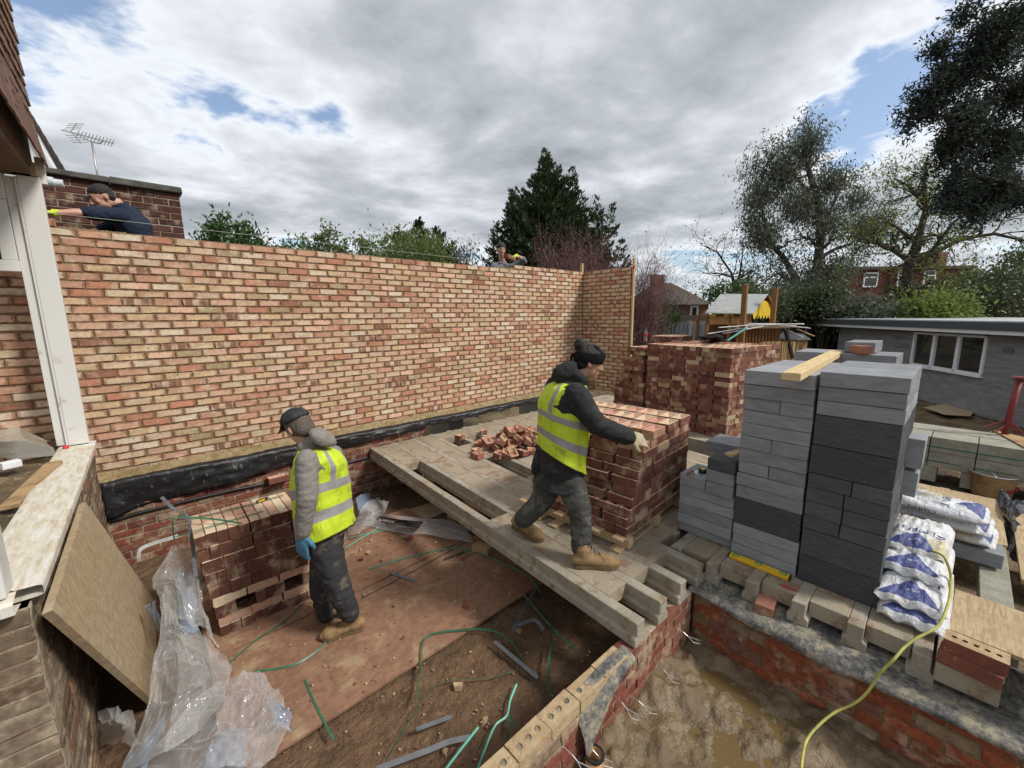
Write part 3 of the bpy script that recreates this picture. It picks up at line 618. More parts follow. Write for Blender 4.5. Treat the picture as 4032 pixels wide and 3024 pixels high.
def frog_pack(label, origin, ang, W_, D_, n, x_off, group=None, front_only=True, stair=None, h=.068, bricks=None, cap=300):
    t = thing('brick_pack', label, 'brick pack', origin, ang, group); bricks = bricks or frogb; vis = []; hid = []; Rz = rotz(ang)
    for i in range(n):
        z = (i+.5)*h; xo = x_off(i); w = W_-xo; d0 = stair(i) if stair else 0.
        if i % 2 == 0 or i == n-1: lx, ly, a = .222, .1055, 0.
        else: lx, ly, a = .1055, .222, math.pi/2
        nx, ny = max(2, round(w/lx)), max(1, round((D_-d0)/ly))
        for ix in range(nx):
            for iy in range(ny):
                edge = ix == 0 or iy == 0; back = ix == nx-1 or iy == ny-1; top = i == n-1 or (stair and iy >= ny-3 and i > n-9)
                if not (edge or back or top): continue
                j = .007 if edge else .003
                M = M4((xo+(ix+.5)*w/nx+jj(j)-(.018 if (i % 4 in (1, 2) and ix == 0) else 0), (iy+.5)*(D_-d0)/ny+jj(j)*.7, z), a+jj(.02), R=None)
                (vis if (edge or top) else hid).append((bricks.pick(), M))
    oo = np.array(origin)
    lay_wall(t, bricks, vis, cap, lambda p: p@Rz.T+oo)
    if hid: bricks.join(hid, t)
    return t
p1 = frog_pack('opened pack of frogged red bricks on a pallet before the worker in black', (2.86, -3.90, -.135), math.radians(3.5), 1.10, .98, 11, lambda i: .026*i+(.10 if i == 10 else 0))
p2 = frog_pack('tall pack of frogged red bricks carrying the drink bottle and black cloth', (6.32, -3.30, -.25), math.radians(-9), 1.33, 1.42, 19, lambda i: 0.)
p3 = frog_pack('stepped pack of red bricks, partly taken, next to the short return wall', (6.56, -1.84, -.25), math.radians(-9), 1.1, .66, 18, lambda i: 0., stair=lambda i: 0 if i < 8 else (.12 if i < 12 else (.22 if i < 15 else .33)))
p4 = frog_pack('distant small stack of red bricks behind the timber batten', (9.3, -1.15, -.95), math.radians(10), .9, .7, 29, lambda i: 0.)
# pallet under the opened pack
pal = thing('wooden_pallet', 'softwood pallet with projecting slats under the opened brick pack', 'pallet', (2.86, -3.90, -.25), math.radians(3.5))
slat_me = MB().box((0, 0, 0), (1.16, .085, .016), jit=.001).mesh('slat', 'pallet_timber'); bear_me = MB().box((0, 0, 0), (.07, 1.05, .072), jit=.001).mesh('bearer', 'pallet_timber')
for k in range(6):
    o = link('slat', slat_me, pal); o.location = (.50+jj(.02), .05+k*.19, .105); o.rotation_euler.z = jj(.01)
    if k % 2 == 0 or k > 1: o = link('slat', slat_me, pal); o.location = (.49+jj(.02), .05+k*.19+.02, .0085)
for x in (.05, .52, 1.0): o = link('bearer', bear_me, pal); o.location = (x, .52, .053)
# ---------------------------------------------------------------- stacks of aerated blocks
def col_stack(label, x0, y0, y1, rows, depth, group=None, dark=False):     # rows from the floor up: (height, kind); f flat full, h two halves, t tall chevron face
    t = thing('block_stack', label, 'block stack', (x0, (y0+y1)/2, FZ)); z = 0.; wy = y0-y1; yc = (y0+y1)/2
    for h, k, off in rows:
        nd = 2
        for d in range(nd):
            xc = off+depth*(d+.5)/nd; s = depth/nd-.004
            if k == 'h':
                sp = .5+jj(.06)
                for a, b in ((0, sp), (sp, 1)): block('block', (xc+jj(.004), wy/2-wy*(a+b)/2, z+h/2), (s, wy*(b-a)-.005, h-.003), 'aircrete_dark' if dark else 'aircrete', t, rotz(jj(.006)))
            else: block('block', (xc+jj(.004), jj(.004), z+h/2), (s, wy-.005, h-.003), 'aircrete_chevron' if k == 't' else 'aircrete', t, rotz(jj(.008)))
        z += h
    return t
F_, H_ = .0925, .0925
rows1 = [(.083, 'f', 0), (.083, 'f', 0), (.083, 'f', .004), (.2, 't', 0)]+[(F_, k, o) for k, o in zip('ffhfhffhff', (0, 0, .01, 0, 0, 0, .012, .004, .0, .0))]
rows1 = rows1[:-3]+[(F_, 'h', .0), (F_, 'f', -.015), (F_+.005, 'f', -.02)]
col_stack('tall stack of grey aerated blocks with the pale timber lying on top', 3.42, -4.425, -4.835, rows1, .92)
rows2 = [(.185, 't', 0), (.185, 't', 0)]+[(.0945, 'h', 0)]*4+[(.19, 't', .01), (.195, 't', .005), (.092, 'f', 0), (.09, 'f', .004), (.093, 'f', -.01)]
c2 = col_stack('tallest dark block stack with chevron faces beside the cement bags', 3.42, -4.843, -5.25, rows2, .84, dark=True)
rows0 = [(.083, 'f', .03), (.083, 'f', 0), (.083, 'f', .0), (.083, 'f', 0), (.083, 'f', .0)]
c0 = col_stack('low stepped stack of grey blocks between the brick pack and the tall block stacks', 3.44, -4.0, -4.418, rows0, .5)
for z, ya, yb, x in ((.459, .205, .0, 0), (.459, -.005, -.205, -.02), (.552, -.005, -.205, -.02), (.645, -.005, -.205, -.01)): block('block', (x+.14, (ya+yb)/2, z), (.3, ya-yb-.005, .09), 'aircrete_chevron' if z > .6 else 'aircrete', c0, rotz(jj(.01)))
o = block('block', (.62, .06, .62), (.3, .3, .1), 'aircrete', c0)
o = block('block', (.55, .0, .26), (.3, .3, .52), 'aircrete', c0)
c3 = thing('block_stack', 'rear stack of grey blocks behind the tall stacks, with a red brick on top', 'block stack', (5.0, -4.7, FZ))
for z in range(15):
    for y in (.15, -.2): block('block', (0+jj(.01), y+jj(.01), .047+z*.0945), (.42, .345, .092), 'aircrete', c3, rotz(jj(.01)))
block('block', (.1, -.12, 1.465), (.42, .2, .09), 'aircrete', c3)
for (px, py), h_ in (((1976, 972), .20), ((1962, 1035), .17)):
    q = onx(px*D2, py*D2, 4.15); block('block', (4.15-3.42, q[1]+5.0465, q[2]-FZ), (.22, .10, h_), 'aircrete', c2)
block('block', (4.15-3.42, -5.33+5.0465, .16), (.22, .10, .30), 'aircrete', c2)
lb = stock and Bricks('loose_brick', [(1, (.35, .16, .11), 0)], 'pack_brick', reps=2)
o = lb.put(0, M4((4.86, -4.83, FZ+1.42+.033), .5), None, 'loose_brick'); tag(o, 'single red brick on top of the rear block stack', 'brick')
o = lb.put(1, M4((3.19, -4.745, -.365), .12), None, 'loose_brick'); tag(o, 'single pinkish brick lying on the grey membrane between two beam ends', 'brick')
# timber on the stack
def plank(a, b, w, h, mt, label, cat='timber', up=(0, 0, 1)):
    a, b = np.asarray(a, float), np.asarray(b, float); L = np.linalg.norm(b-a); o = MB().box((0, 0, 0), (L, w, h), jit=.001).build('timber_plank', mt)
    R = frame(b-a, up); o.matrix_world = basisM((a+b)/2, R[:, 2], -R[:, 0], R[:, 1]); bevel_mod(o, .003, 2); return tag(o, label, cat)
a = onz(2400+.6076*1178, 1200+.6076*440, 1.175); b = onz(2400+.6076*1472, 1200+.6076*296, 1.175); plank((a[0], a[1], 1.151), (b[0], b[1], 1.153), .095, .046, 'pale_timber', 'pale sawn timber length lying across the tall block stack')
a = onx(2400+.6076*765, 1200+.6076*1005, 3.40); plank((3.40, a[1], .50), (3.85, a[1]-.17, .535), .06, .02, 'osb_deck', 'short strip of strand board lying on the low block stack')
# spirit level, pencil, tape, trowel
lv = thing('spirit_level', 'yellow spirit level lying against the foot of the dark block stack', 'spirit level', (3.37, -4.63, FZ), 0)
bevel_mod(MB().box((0, 0, .0135), (.05, .375, .026)).build('body', 'yellow_paint', lv), .003)
for y in (-.15, .0, .15):
    MB().lathe([(0, .001), (.016, .001), (.016, .0)], (0, y, .027), 14).build('vial', 'vial', lv); MB().lathe([(.017, .0), (.021, .0015), (.021, 0)], (0, y, .027), 16).build('vial_ring', 'black_plastic', lv)
for y in (-.19, .19): MB().box((0, y, .0135), (.052, .008, .028)).build('end_cap', 'black_plastic', lv)
a, b = onz(2500+.45208*1270, 1950+.45208*775, -.245), onz(2500+.45208*1420, 1950+.45208*835, -.245)
pn = thing('pencil', 'thin red carpenter pencil on a concrete infill block', 'pencil', a); MB().tube([(0, 0, 0), tuple(b-a)], .004, 6).build('body', 'red_plastic', pn); MB().tube([(0, 0, 0), tuple((a-b)*.12)], [.004, .0008], 6).build('tip', 'blue_steel', pn)
tp = onz(2400+.6076*628, 1200+.6076*995, .30); tm = thing('tape_measure', 'small black tape measure on the low block stack', 'tape measure', (tp[0]+.1, tp[1], .345-.04))
tm.location = (3.56, -4.13, .255); MB().lathe([(0, 0), (.03, 0), (.034, .006), (.034, .026), (.03, .032), (0, .032)], n=18).build('case', 'black_plastic', tm, smooth=True); MB().lathe([(0, .0), (.018, .0), (.018, .001), (0, .001)], (0, 0, .032), 16).build('badge', 'yellow_paint', tm); MB().box((.035, 0, .008), (.02, .016, .002)).build('hook', 'steel', tm)
tr = thing('trowel', 'bricklaying trowel with wooden handle on the low block stack', 'trowel', (3.48, -4.1, .256)); MB().prism([(0, -.05), (.02, -.055), (.15, 0), (.02, .055), (0, .05)], .002, X=(1, 0, 0), Y=(0, 1, 0), Z=(0, 0, 1)).build('blade', 'steel', tr)
MB().tube([(.0, 0, .002), (-.03, 0, .03), (-.045, 0, .035)], .004, 6).build('neck', 'steel', tr); MB().tube([(-.04, 0, .035), (-.09, .0, .037), (-.13, 0, .035)], [.010, .013, .011], 10, round_end=True).build('handle', 'brown_timber', tr, smooth=True)
# ---------------------------------------------------------------- cement bags
def bag_z(u, v, h, sag=0.): return h*((1-abs(u)**3.2)**.55)*((1-abs(v)**3.2)**.5)*(1-.0*sag)
def cement_bag_mat(nt):
    p = nt.pos(); uv = nt.n('UVMap').outputs[0]; sp = nt.n('SeparateXYZ', {0: uv}); u = nt.m('SUBTRACT', nt.m('MULTIPLY', sp.outputs[0], 2), 1.); v = nt.m('SUBTRACT', nt.m('MULTIPLY', sp.outputs[1], 2), 1.)
    base = nt.mix(nt.step(nt.noise(p, 6, 6, .7), .52, .7), (.68, .685, .70), (.50, .45, .36)); base = nt.mix(nt.step(nt.noise(nt.scale(p, (1, 1, 1)), 3.2, 3), .58, .68), base, (.52, .44, .27))
    tri = nt.m('MULTIPLY', nt.m('GREATER_THAN', v, -.90), nt.m('LESS_THAN', nt.m('ADD', v, nt.m('MULTIPLY', nt.m('ABSOLUTE', nt.m('ADD', u, .08)), .75)), -.28))
    c = nt.mix(tri, base, nt.mix(nt.noise(p, 20, 4), (.035, .05, .22), (.12, .14, .30)))
    w = nt.noise(nt.scale(p, (1, 1.6, 2)), 13, 5, .62, 1.5)
    return {'Base Color': c, 'Roughness': .33, 'Normal': nt.bump(w, .75, .022)}
material('cement_bag_print', cement_bag_mat)
def bag(label, loc, ang, L, Wd, h, seed, tilt=0., text=True, flip=False, side=False):
    t = thing('cement_bag', label, 'cement bag', loc, ang); nu, nv = 40, 32; Vt, Vb, uv = [], [], []
    for i in range(nu+1):
        for j in range(nv+1):
            u, v = -1+2*i/nu, -1+2*j/nv; n = fbm((u*1.3+seed, v*1.3, 1), 1.2, 3)*.026+fbm((u*3+seed, v*2, 1), 2.1, 3)*.012; zt = bag_z(u, v, h*.62); ed = 1-.05*abs(v)**6*abs(u)**2
            x, y = v*L/2*(1-.03*abs(u)**4)+.006*fbm((u, v, seed), 2), u*Wd/2*(1-.04*abs(v)**4)
            crimp = .012*math.sin(u*9+seed)*(abs(v) > .9)
            Vt.append((x, y, h*.42+zt+n*zt/h*1.6+crimp+tilt*x)); Vb.append((x, y, h*.42-bag_z(u, v, h*.42)+tilt*x+crimp)); uv.append((.5+.5*(-u), .5+.5*v))
    n1 = nv+1; F = [(i*n1+j, (i+1)*n1+j, (i+1)*n1+j+1, i*n1+j+1) for i in range(nu) for j in range(nv)]; n0 = len(Vt); F2 = [tuple(n0+q for q in f[::-1]) for f in F]
    me = bpy.data.meshes.new('sack'); me.from_pydata(Vt+Vb, [], F+F2); l = me.uv_layers.new(name='UVMap'); UV = uv+[(.5, .9)]*n0
    l.data.foreach_set('uv', np.array([UV[q] for f in F+F2 for q in f], np.float32).ravel()); me.polygons.foreach_set('use_smooth', [True]*len(me.polygons)); me.materials.append(MATS['cement_bag_print'])
    bm = bmesh.new(); bm.from_mesh(me); bmesh.ops.recalc_face_normals(bm, faces=bm.faces); bm.to_mesh(me); bm.free(); s = link('sack', me, t)
    def wrap(o):
        for q in o.data.vertices:
            u, v = max(-.99, min(.99, q.co.y/(Wd/2))), max(-.99, min(.99, q.co.x/(L/2))); n = fbm((u*1.3+seed, v*1.3, 1), 1.2, 3)*.026+fbm((u*3+seed, v*2, 1), 2.1, 3)*.012; zt = bag_z(u, v, h*.62); q.co.z += h*.42+zt+n*zt/h*1.6+tilt*q.co.x+.002
    X, Y = ((0, -1, 0), (1, 0, 0)) if not flip else ((0, 1, 0), (-1, 0, 0))
    if text:
        o = text_part('CEMENT', .062, 'print_navy', t, basisM((-L*.06, 0, 0), X, Y, (0, 0, 1)), extr=0); wrap(o)
        o = text_part('CEMENT', .016, 'print_white', t, basisM((-L*.33, .0, 0), X, Y, (0, 0, 1)), extr=0); wrap(o)
    if side:
        text_part('CEMENT', .035, 'print_navy', t, basisM((-L/2*.985-.004, .06, h*.45), (0, -1, 0), (0, 0, 1), (-1, 0, 0)), extr=0)
    return t
bag('lowest white cement bag of the leaning stack, mostly covered, blue corner showing', (3.57, -5.395, FZ), .03, .48, .30, .105, 1, .0)
bag('second white cement bag of the leaning stack with broad blue triangle and lettering', (3.62, -5.385, FZ+.095), .0, .48, .32, .105, 4, .10)
bag('third white cement bag of the leaning stack, its blue triangle crossed by the yellow hose', (3.78, -5.375, FZ+.20), -.03, .46, .31, .10, 9, .10)
bag('topmost crumpled white cement bag of the leaning stack, lettering upside down', (3.93, -5.365, FZ+.275), -.05, .44, .30, .10, 15, .12, flip=True)
for k, (z, lab) in enumerate(((-.145, 'bottom cement bag of the flat stack, resting on a grey block'), (-.055, 'middle cement bag of the flat stack with lettering on its side'), (.035, 'top cement bag of the flat stack beside the strand board deck'))):
    b_ = bag(lab, (4.72-.05*k, -5.49+.03*k, z), math.pi/2+jj(.08), .50, .34, .105, 21+5*k, 0, text=(k == 2), flip=k == 2)
    text_part('CEMENT', .04, 'print_navy', b_, basisM((.08, .18, .045), (1, 0, 0), (0, 0, 1), (0, 1, 0)), extr=0)
o = block('aerated_block', (4.66, -5.55, FZ+.052), (.22, .44, .1), 'aircrete', None); tag(o, 'grey block carrying the flat stack of three cement bags', 'block')
o = block('timber_plank', (4.5, -5.32, FZ+.1), (.1, .12, .05), 'pale_timber', None); tag(o, 'timber offcut wedged behind the leaning cement stack', 'timber')
def board(name, pts, z, th, mt, label, cat='board'):
    c = np.mean(pts, 0); m = MB().prism([(p[0]-c[0], p[1]-c[1]) for p in pts], th, X=(1, 0, 0), Y=(0, 1, 0), Z=(0, 0, 1)); o = m.build(name, mt); o.location = (c[0], c[1], z); return tag(o, label, cat)
board('strand_board', [(4.98, -5.24), (6.1, -5.2), (6.1, -5.80), (4.98, -5.81)], FZ+.004, .018, 'osb_deck', 'strand board deck sheet behind the flat stack of cement bags')
board('strand_board', [(3.47, -5.545), (3.98, -5.56), (3.92, -7.2), (3.40, -7.2)], FZ+.006, .022, 'osb_deck', 'strand board walkway running past the leaning cement stack')
c = dz(2100, 1410, -.15)
hb2 = holed_brick(.215, .1, .065, 5, .011); hb2.materials.append(MATS['holed_top'])
rough_mat('holed_red', (.24, .085, .055), (.17, .06, .04), 12, (.36, .2, .13), bs=.7, bsc=50)
for k in (0, 1):
    me = hb2.copy(); me.materials.clear(); me.materials.append(MATS['holed_red']); me.materials.append(MATS['holed_top'])
    for q in me.polygons: q.material_index = 1 if (q.normal.z > .9 and k) else 0
    o = link('holed_brick', me); o.location = (c[0]+.02*k, c[1]-.01*k, -.25+.034+.066*k); o.rotation_euler.z = math.atan2(dz(2170, 1440, -.15)[1]-dz(2045, 1385, -.15)[1], dz(2170, 1440, -.15)[0]-dz(2045, 1385, -.15)[0])+.05*k
    tag(o, ('upper' if k else 'lower')+' of two red holed bricks stacked beside the strand board walkway', 'brick')
# ---------------------------------------------------------------- heap of broken bricks
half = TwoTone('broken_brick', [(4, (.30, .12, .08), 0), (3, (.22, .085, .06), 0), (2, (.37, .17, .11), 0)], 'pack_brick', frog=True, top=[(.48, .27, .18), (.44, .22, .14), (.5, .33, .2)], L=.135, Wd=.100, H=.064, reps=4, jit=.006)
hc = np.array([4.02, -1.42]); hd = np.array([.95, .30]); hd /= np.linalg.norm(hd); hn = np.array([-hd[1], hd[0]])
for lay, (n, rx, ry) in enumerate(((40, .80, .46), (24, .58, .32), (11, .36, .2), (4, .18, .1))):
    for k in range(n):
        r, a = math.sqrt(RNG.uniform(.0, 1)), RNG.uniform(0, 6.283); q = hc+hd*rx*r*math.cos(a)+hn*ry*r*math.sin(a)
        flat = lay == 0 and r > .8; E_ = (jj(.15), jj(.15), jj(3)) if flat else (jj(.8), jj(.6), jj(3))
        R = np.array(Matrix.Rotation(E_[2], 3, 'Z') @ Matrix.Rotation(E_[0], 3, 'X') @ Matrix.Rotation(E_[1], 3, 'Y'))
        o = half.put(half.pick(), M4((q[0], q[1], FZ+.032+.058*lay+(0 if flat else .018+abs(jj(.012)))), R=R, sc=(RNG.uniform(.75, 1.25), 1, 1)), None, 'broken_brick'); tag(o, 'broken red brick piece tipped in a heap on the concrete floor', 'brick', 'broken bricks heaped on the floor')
for lab, px, py, a in (('single half brick set down apart, near the long wall membrane', 655*.6304+1400, 125*.6304+1650, .3), ('single half brick lying apart between the floor beam and the heap', 800*.6304+1400, 90*.6304+1650, 1.)):
    q = onz(px, py, FZ); o = half.put(half.pick(), M4((q[0], q[1], FZ+.031), a), None, 'broken_brick'); tag(o, lab, 'brick')
q = ony(1000+.3014*320, 1580+.3014*1010, -.2); o = frogb.put(0, M4((q[0], -.19, q[2]), .05), None, 'loose_brick'); tag(o, 'single red brick on the foundation ledge behind the worker in grey', 'brick')
# ---------------------------------------------------------------- pit floor boards, leaning sheet, offcut
board('strand_board', [(.42, -2.14), (2.95, -2.05), (2.9, -3.115), (.38, -3.13)], -.882, .018, 'osb_floor', 'brick dusted strand board sheet under the worker in grey, mud beside it')
board('strand_board', [(.40, -1.0), (2.55, -.92), (2.62, -2.04), (.42, -2.125)], -.884, .018, 'osb_floor', 'brick dusted strand board sheet under the small brick pack')
LLc, APc = onx(140, 2390, -.095), onx(298, 1962, -.095); dn = np.array([.20, .86, -1.30]); dn = dn/np.linalg.norm(dn)*1.6
LLc = LLc+np.array([.01, 0, -.04]); APc = APc+np.array([.01, 0, -.04]); nv_ = np.cross(dn, APc-LLc); nv_ /= np.linalg.norm(nv_)
nv_ = -nv_ if nv_[0] < 0 else nv_
Pq = [LLc, APc, APc+dn, LLc+dn]; m = MB().add(np.array([p for p in Pq]+[p+nv_*.03 for p in Pq])-APc, [(0, 1, 2, 3), (7, 6, 5, 4)]+[(i, (i+1) % 4, 4+(i+1) % 4, 4+i) for i in range(4)])
o = m.build('strand_board', 'osb_sheet'); o.location = APc; tag(o, 'clean tan strand board sheet leaning against the white window sill', 'board')
c = onz(1300+.525*1140, 1900+.525*500, -.84); o = block('timber_offcut', (c[0], c[1], -.865+.035), (.11, .19, .07), 'dirty_timber', None, rotz(.35)); tag(o, 'short square timber offcut under the edge of the outer floor beam', 'timber')
c = onz(1300+.525*900, 1900+.525*265, -.84); o = block('timber_offcut', (c[0]+.05, c[1], -.865+.03), (.09, .14, .06), 'dirty_timber', None, rotz(.6)); tag(o, 'small timber offcut in the shade beneath the floor beams', 'timber')
c = onz(1300+.525*660, 1900+.525*230, -.88); board('strand_board', [c[:2]+q for q in (np.array([-.25, -.22]), np.array([.25, -.18]), np.array([.34, .16]), np.array([-.1, .2]))], -.90, .012, 'osb_sheet', 'broken corner of strand board lying behind the black printed film')
# ---------------------------------------------------------------- straps and plastic edge strips
def ribbon(pts, w, th, mt, label, cat, name, roll=0., lift=.0, wave=.0):
    pts = [np.asarray(p, float) for p in pts]; Q = []
    n = len(pts)
    for i in range(n-1):        # catmull-rom
        p0_, p1_, p2_, p3_ = pts[max(i-1, 0)], pts[i], pts[i+1], pts[min(i+2, n-1)]
        for t in np.linspace(0, 1, 9)[:-1]: Q.append(.5*((2*p1_)+(-p0_+p2_)*t+(2*p0_-5*p1_+4*p2_-p3_)*t*t+(-p0_+3*p1_-3*p2_+p3_)*t**3))
    Q.append(pts[-1]); c = Q[0].copy(); V = []
    for i, q in enumerate(Q):
        d = Q[min(i+1, len(Q)-1)]-Q[max(i-1, 0)]; R = frame(d); s = i/(len(Q)-1); a = roll+wave*math.sin(s*7); u = R[:, 0]*math.cos(a)+R[:, 1]*math.sin(a); v = np.cross(R[:, 2], u)
        e = q-c+np.array([0, 0, lift+abs(math.sin(a))*w/2]); V.append([e-u*w/2-v*th/2, e+u*w/2-v*th/2, e+u*w/2+v*th/2, e-u*w/2+v*th/2])
    f = [(i*4+j, i*4+(j+1) % 4, (i+1)*4+(j+1) % 4, (i+1)*4+j) for i in range(len(Q)-1) for j in range(4)]+[(0, 1, 2, 3), tuple((len(Q)-1)*4+j for j in (3, 2, 1, 0))]
    o = MB().add(np.array(V).reshape(-1, 3), f).build(name, mt); o.location = c; return tag(o, label, cat)
def gp(pts, z=-.862): return [onz(x, y, z) for x, y in pts]
S = lambda *a, **k: ribbon(*a, cat='strap', name='plastic_strap', **k)
S(gp([(1200, 2675), (1236, 2763), (1315, 2915)]), .012, .0015, 'strap_green', 'straight cut length of green strap on the board near the film heap', lift=.002)
S(gp([(999, 2648), (1150, 2623), (1230, 2580), (1288, 2529)]), .012, .0015, 'strap_green', 'green strap curving from the film heap to the boot of the worker in grey', lift=.002, roll=.8)
S(gp([(1452, 2244), (1625, 2192), (1798, 2162), (1929, 2198), (2075, 2268), (2130, 2340)]), .014, .0015, 'strap_green', 'long dark green strap arching across the board towards the floor beam', lift=.003, roll=1.)
S(gp([(1637, 2769), (1660, 2640), (1677, 2514), (1808, 2484), (1929, 2484), (2008, 2526), (2060, 2605)], -.85), .014, .0015, 'strap_green', 'green strap bent in a loop over the edge of the dusty board', roll=1.2, lift=.0)
S(gp([(2040, 2640), (1929, 2672), (1732, 2693), (1625, 2824), (1540, 2964), (1495, 3060)], -.87), .015, .0015, 'strap_green', 'green strap folded sharply on the bare earth in front of the board', roll=.7, lift=.002)
S(gp([(1740, 3070), (1765, 3024), (1884, 2870)], -.86), .013, .0015, 'strap_mint', 'short bright mint strap end lying on a grey edge strip', lift=.012)
S(gp([(1870, 3060), (1911, 2952), (1950, 2861), (1996, 2821), (2010, 2760), (2035, 2697)], -.86), .011, .0015, 'strap_mint', 'mint strap snaking along the earth beside the holed brick course', roll=.6, lift=.004)
S(gp([(1996, 2915), (2008, 2824), (2030, 2870)], -.86), .013, .0015, 'strap_green', 'small kinked green strap on the earth near the holed bricks', roll=.9)
S(gp([(2169, 2763), (2160, 2636), (2172, 2472), (2142, 2356)], -.86), .013, .0015, 'strap_green', 'upright-lying green strap on dark earth below the outer floor beam', roll=.8)
S(gp([(1361, 2159), (1495, 2080)]), .014, .0015, 'strap_mint', 'mint strap crossing over another behind the worker in grey', lift=.008)
S(gp([(1340, 2126), (1440, 2104), (1540, 2083), (1600, 2075)]), .011, .0015, 'strap_mint', 'mint strap lying under another behind the worker in grey', lift=.002)
S(gp([(1862, 2119), (1700, 2210), (1577, 2277), (1425, 2356)]), .008, .0015, 'strap_black', 'thin black strap lying along the joint between two floor boards', lift=.004)
S(gp([(2060, 2340), (2180, 2480), (2270, 2560)], -.87), .014, .0015, 'strap_green', 'dark green strap running under the outer floor beam', roll=.5)
S(gp([(905, 2610), (1010, 2520), (1110, 2455), (1190, 2380)]), .013, .0015, 'strap_green', 'green strap lying along the foot of the small brick pack', lift=.002)
def c5(x, y, z): return onz(680+.3917*x, 1880+.3917*y, z)
S([c5(0, 605, .02), c5(280, 520, -.005), c5(550, 440, -.012), c5(910, 335, -.014)], .013, .0015, 'strap_green', 'green strap lying across the front of the small brick pack')
S([c5(180, 415, -.012), c5(500, 340, -.014), c5(800, 262, -.014), c5(1110, 175, -.014)], .013, .0015, 'strap_green', 'green strap lying across the back of the small brick pack')
S([c5(20, 640, -.2), c5(0, 470, .05), c5(40, 410, .06), c5(400, 425, .015), c5(700, 470, -.010)], .013, .0015, 'strap_green', 'loose green strap end standing off the corner of the small brick pack', roll=1.)
E_ = lambda *a, **k: ribbon(*a, cat='edge strip', name='edge_strip', **k)
E_(gp([(1947, 2532), (2040, 2610), (2117, 2675)], -.86), .026, .004, 'strap_grey', 'straight grey plastic edge strip on the earth below the board corner', lift=.01, roll=.3)
E_(gp([(1640, 2879), (1780, 2827)], -.87), .023, .004, 'strap_grey', 'short grey plastic edge strip on the bare earth', lift=.008, roll=.3)
E_(gp([(1480, 3040), (1686, 2964), (1770, 2930), (1853, 2912)], -.87), .027, .004, 'strap_grey', 'long kinked grey edge strip on the earth by the mint strap', lift=.010, roll=.5)
E_(gp([(1534, 2256), (1631, 2289)]), .028, .004, 'strap_grey', 'short grey edge strip crossing the joint between the floor boards', lift=.004)
E_(gp([(2017, 2496), (2060, 2410), (2111, 2320)], -.85), .023, .004, 'strap_grey', 'grey edge strip leaning into the shade under the outer floor beam', lift=.012, roll=.5)
E_(gp([(2040, 2470), (2105, 2450), (2140, 2490)], -.86), .028, .004, 'strap_grey', 'bent grey edge strip on the earth beside the board corner', lift=.01, roll=.6)
E_(gp([(1747, 2206), (1829, 2174)]), .022, .004, 'strap_black', 'short black strip near the square timber offcut', lift=.004)
E_(gp([(1590, 2124), (1618, 2098)]), .026, .004, 'strap_grey', 'tiny bent grey strip beside the black printed film', lift=.006)
E_([c5(-110, 200, .15), c5(0, 310, .10), c5(150, 400, .0), c5(190, 600, -.08)+np.array([0, 0, .0]), ony(680+.3917*235, 1880+.3917*1000, -1.93)], .023, .004, 'strap_grey', 'bent grey corner strip hanging over the side of the small brick pack', roll=.2)
# ---------------------------------------------------------------- film
def film_sheet(C, mt, parent, name, amp=.03, n=56, seed=0, fr=5.):
    C = np.asarray(C, float); a, b = C.shape[:2]; P = np.zeros((n+1, n+1, 3))
    def wts(t, m):
        x = t*(m-1); i = min(int(x), m-2); f = x-i; f = f*f*(3-2*f)*.5+f*.5; return i, f
    for i in range(n+1):
        ia, fa = wts(i/n, a)
        for j in range(n+1):
            ib, fb = wts(j/n, b); q = (C[ia, ib]*(1-fa)+C[ia+1, ib]*fa)*(1-fb)+(C[ia, ib+1]*(1-fa)+C[ia+1, ib+1]*fa)*fb
            v = Vector((i/n*fr*.45+seed, j/n*fr*.45, seed*.7)); w = v+.3*mnoise.noise_vector(v*1.3)
            h1 = mnoise.voronoi(w*1.5)[0]; h2 = mnoise.voronoi(Vector((w.x*4.5, w.y*2.4, w.z+3)))[0]; h3 = mnoise.voronoi(Vector((w.x*6, w.y*11, w.z+7)))[0]; k = mnoise.noise_vector(w*1.1)
            H_ = (h1[0]-.4)*1.5+(h2[0]-.4)*.7+(h3[0]-.4)*.32; P[i, j] = q+amp*(np.array(k)*.7+np.array([H_*.45, -H_*.35, H_*.85]))
    return MB().grid(P).build(name, mt, parent, smooth=True, recalc=False)
def lift_(p, dz_): return p+np.array([0, 0, dz_])
G = lambda x, y, h: lift_(onz(x, y, -.865+h), 0)
heap = thing('plastic_wrapping', 'heap of crumpled clear and blue wrapping film beside the leaning board', 'plastic wrapping', onz(800, 2850, -.87)); O_ = np.array(heap.location)
def loc(C): return np.asarray(C)-O_
film_sheet(loc([[G(640, 2300, .40), G(700, 2330, .30), G(800, 2500, .1), G(900, 2630, .02)], [G(620, 2550, .40), G(700, 2560, .42), G(800, 2600, .28), G(880, 2680, .05)], [G(560, 2800, .28), G(680, 2760, .34), G(800, 2720, .25), G(900, 2760, .06)], [G(480, 3060, .15), G(640, 2980, .25), G(780, 2880, .2), G(850, 2800, .04)]]), 'clear_film', heap, 'clear_film', .06, 120, 1)
film_sheet(loc([[G(820, 2700, .05), G(940, 2640, .22), G(1010, 2640, .16), G(1060, 2720, .02)], [G(720, 2820, .12), G(880, 2760, .30), G(1020, 2750, .24), G(1130, 2800, .05)], [G(600, 2960, .12), G(820, 2920, .26), G(1000, 2900, .24), G(1140, 2880, .03)], [G(480, 3080, .05), G(700, 3080, .2), G(960, 3060, .2), G(1060, 3000, .02)]]), 'clear_film', heap, 'clear_film', .07, 120, 5)
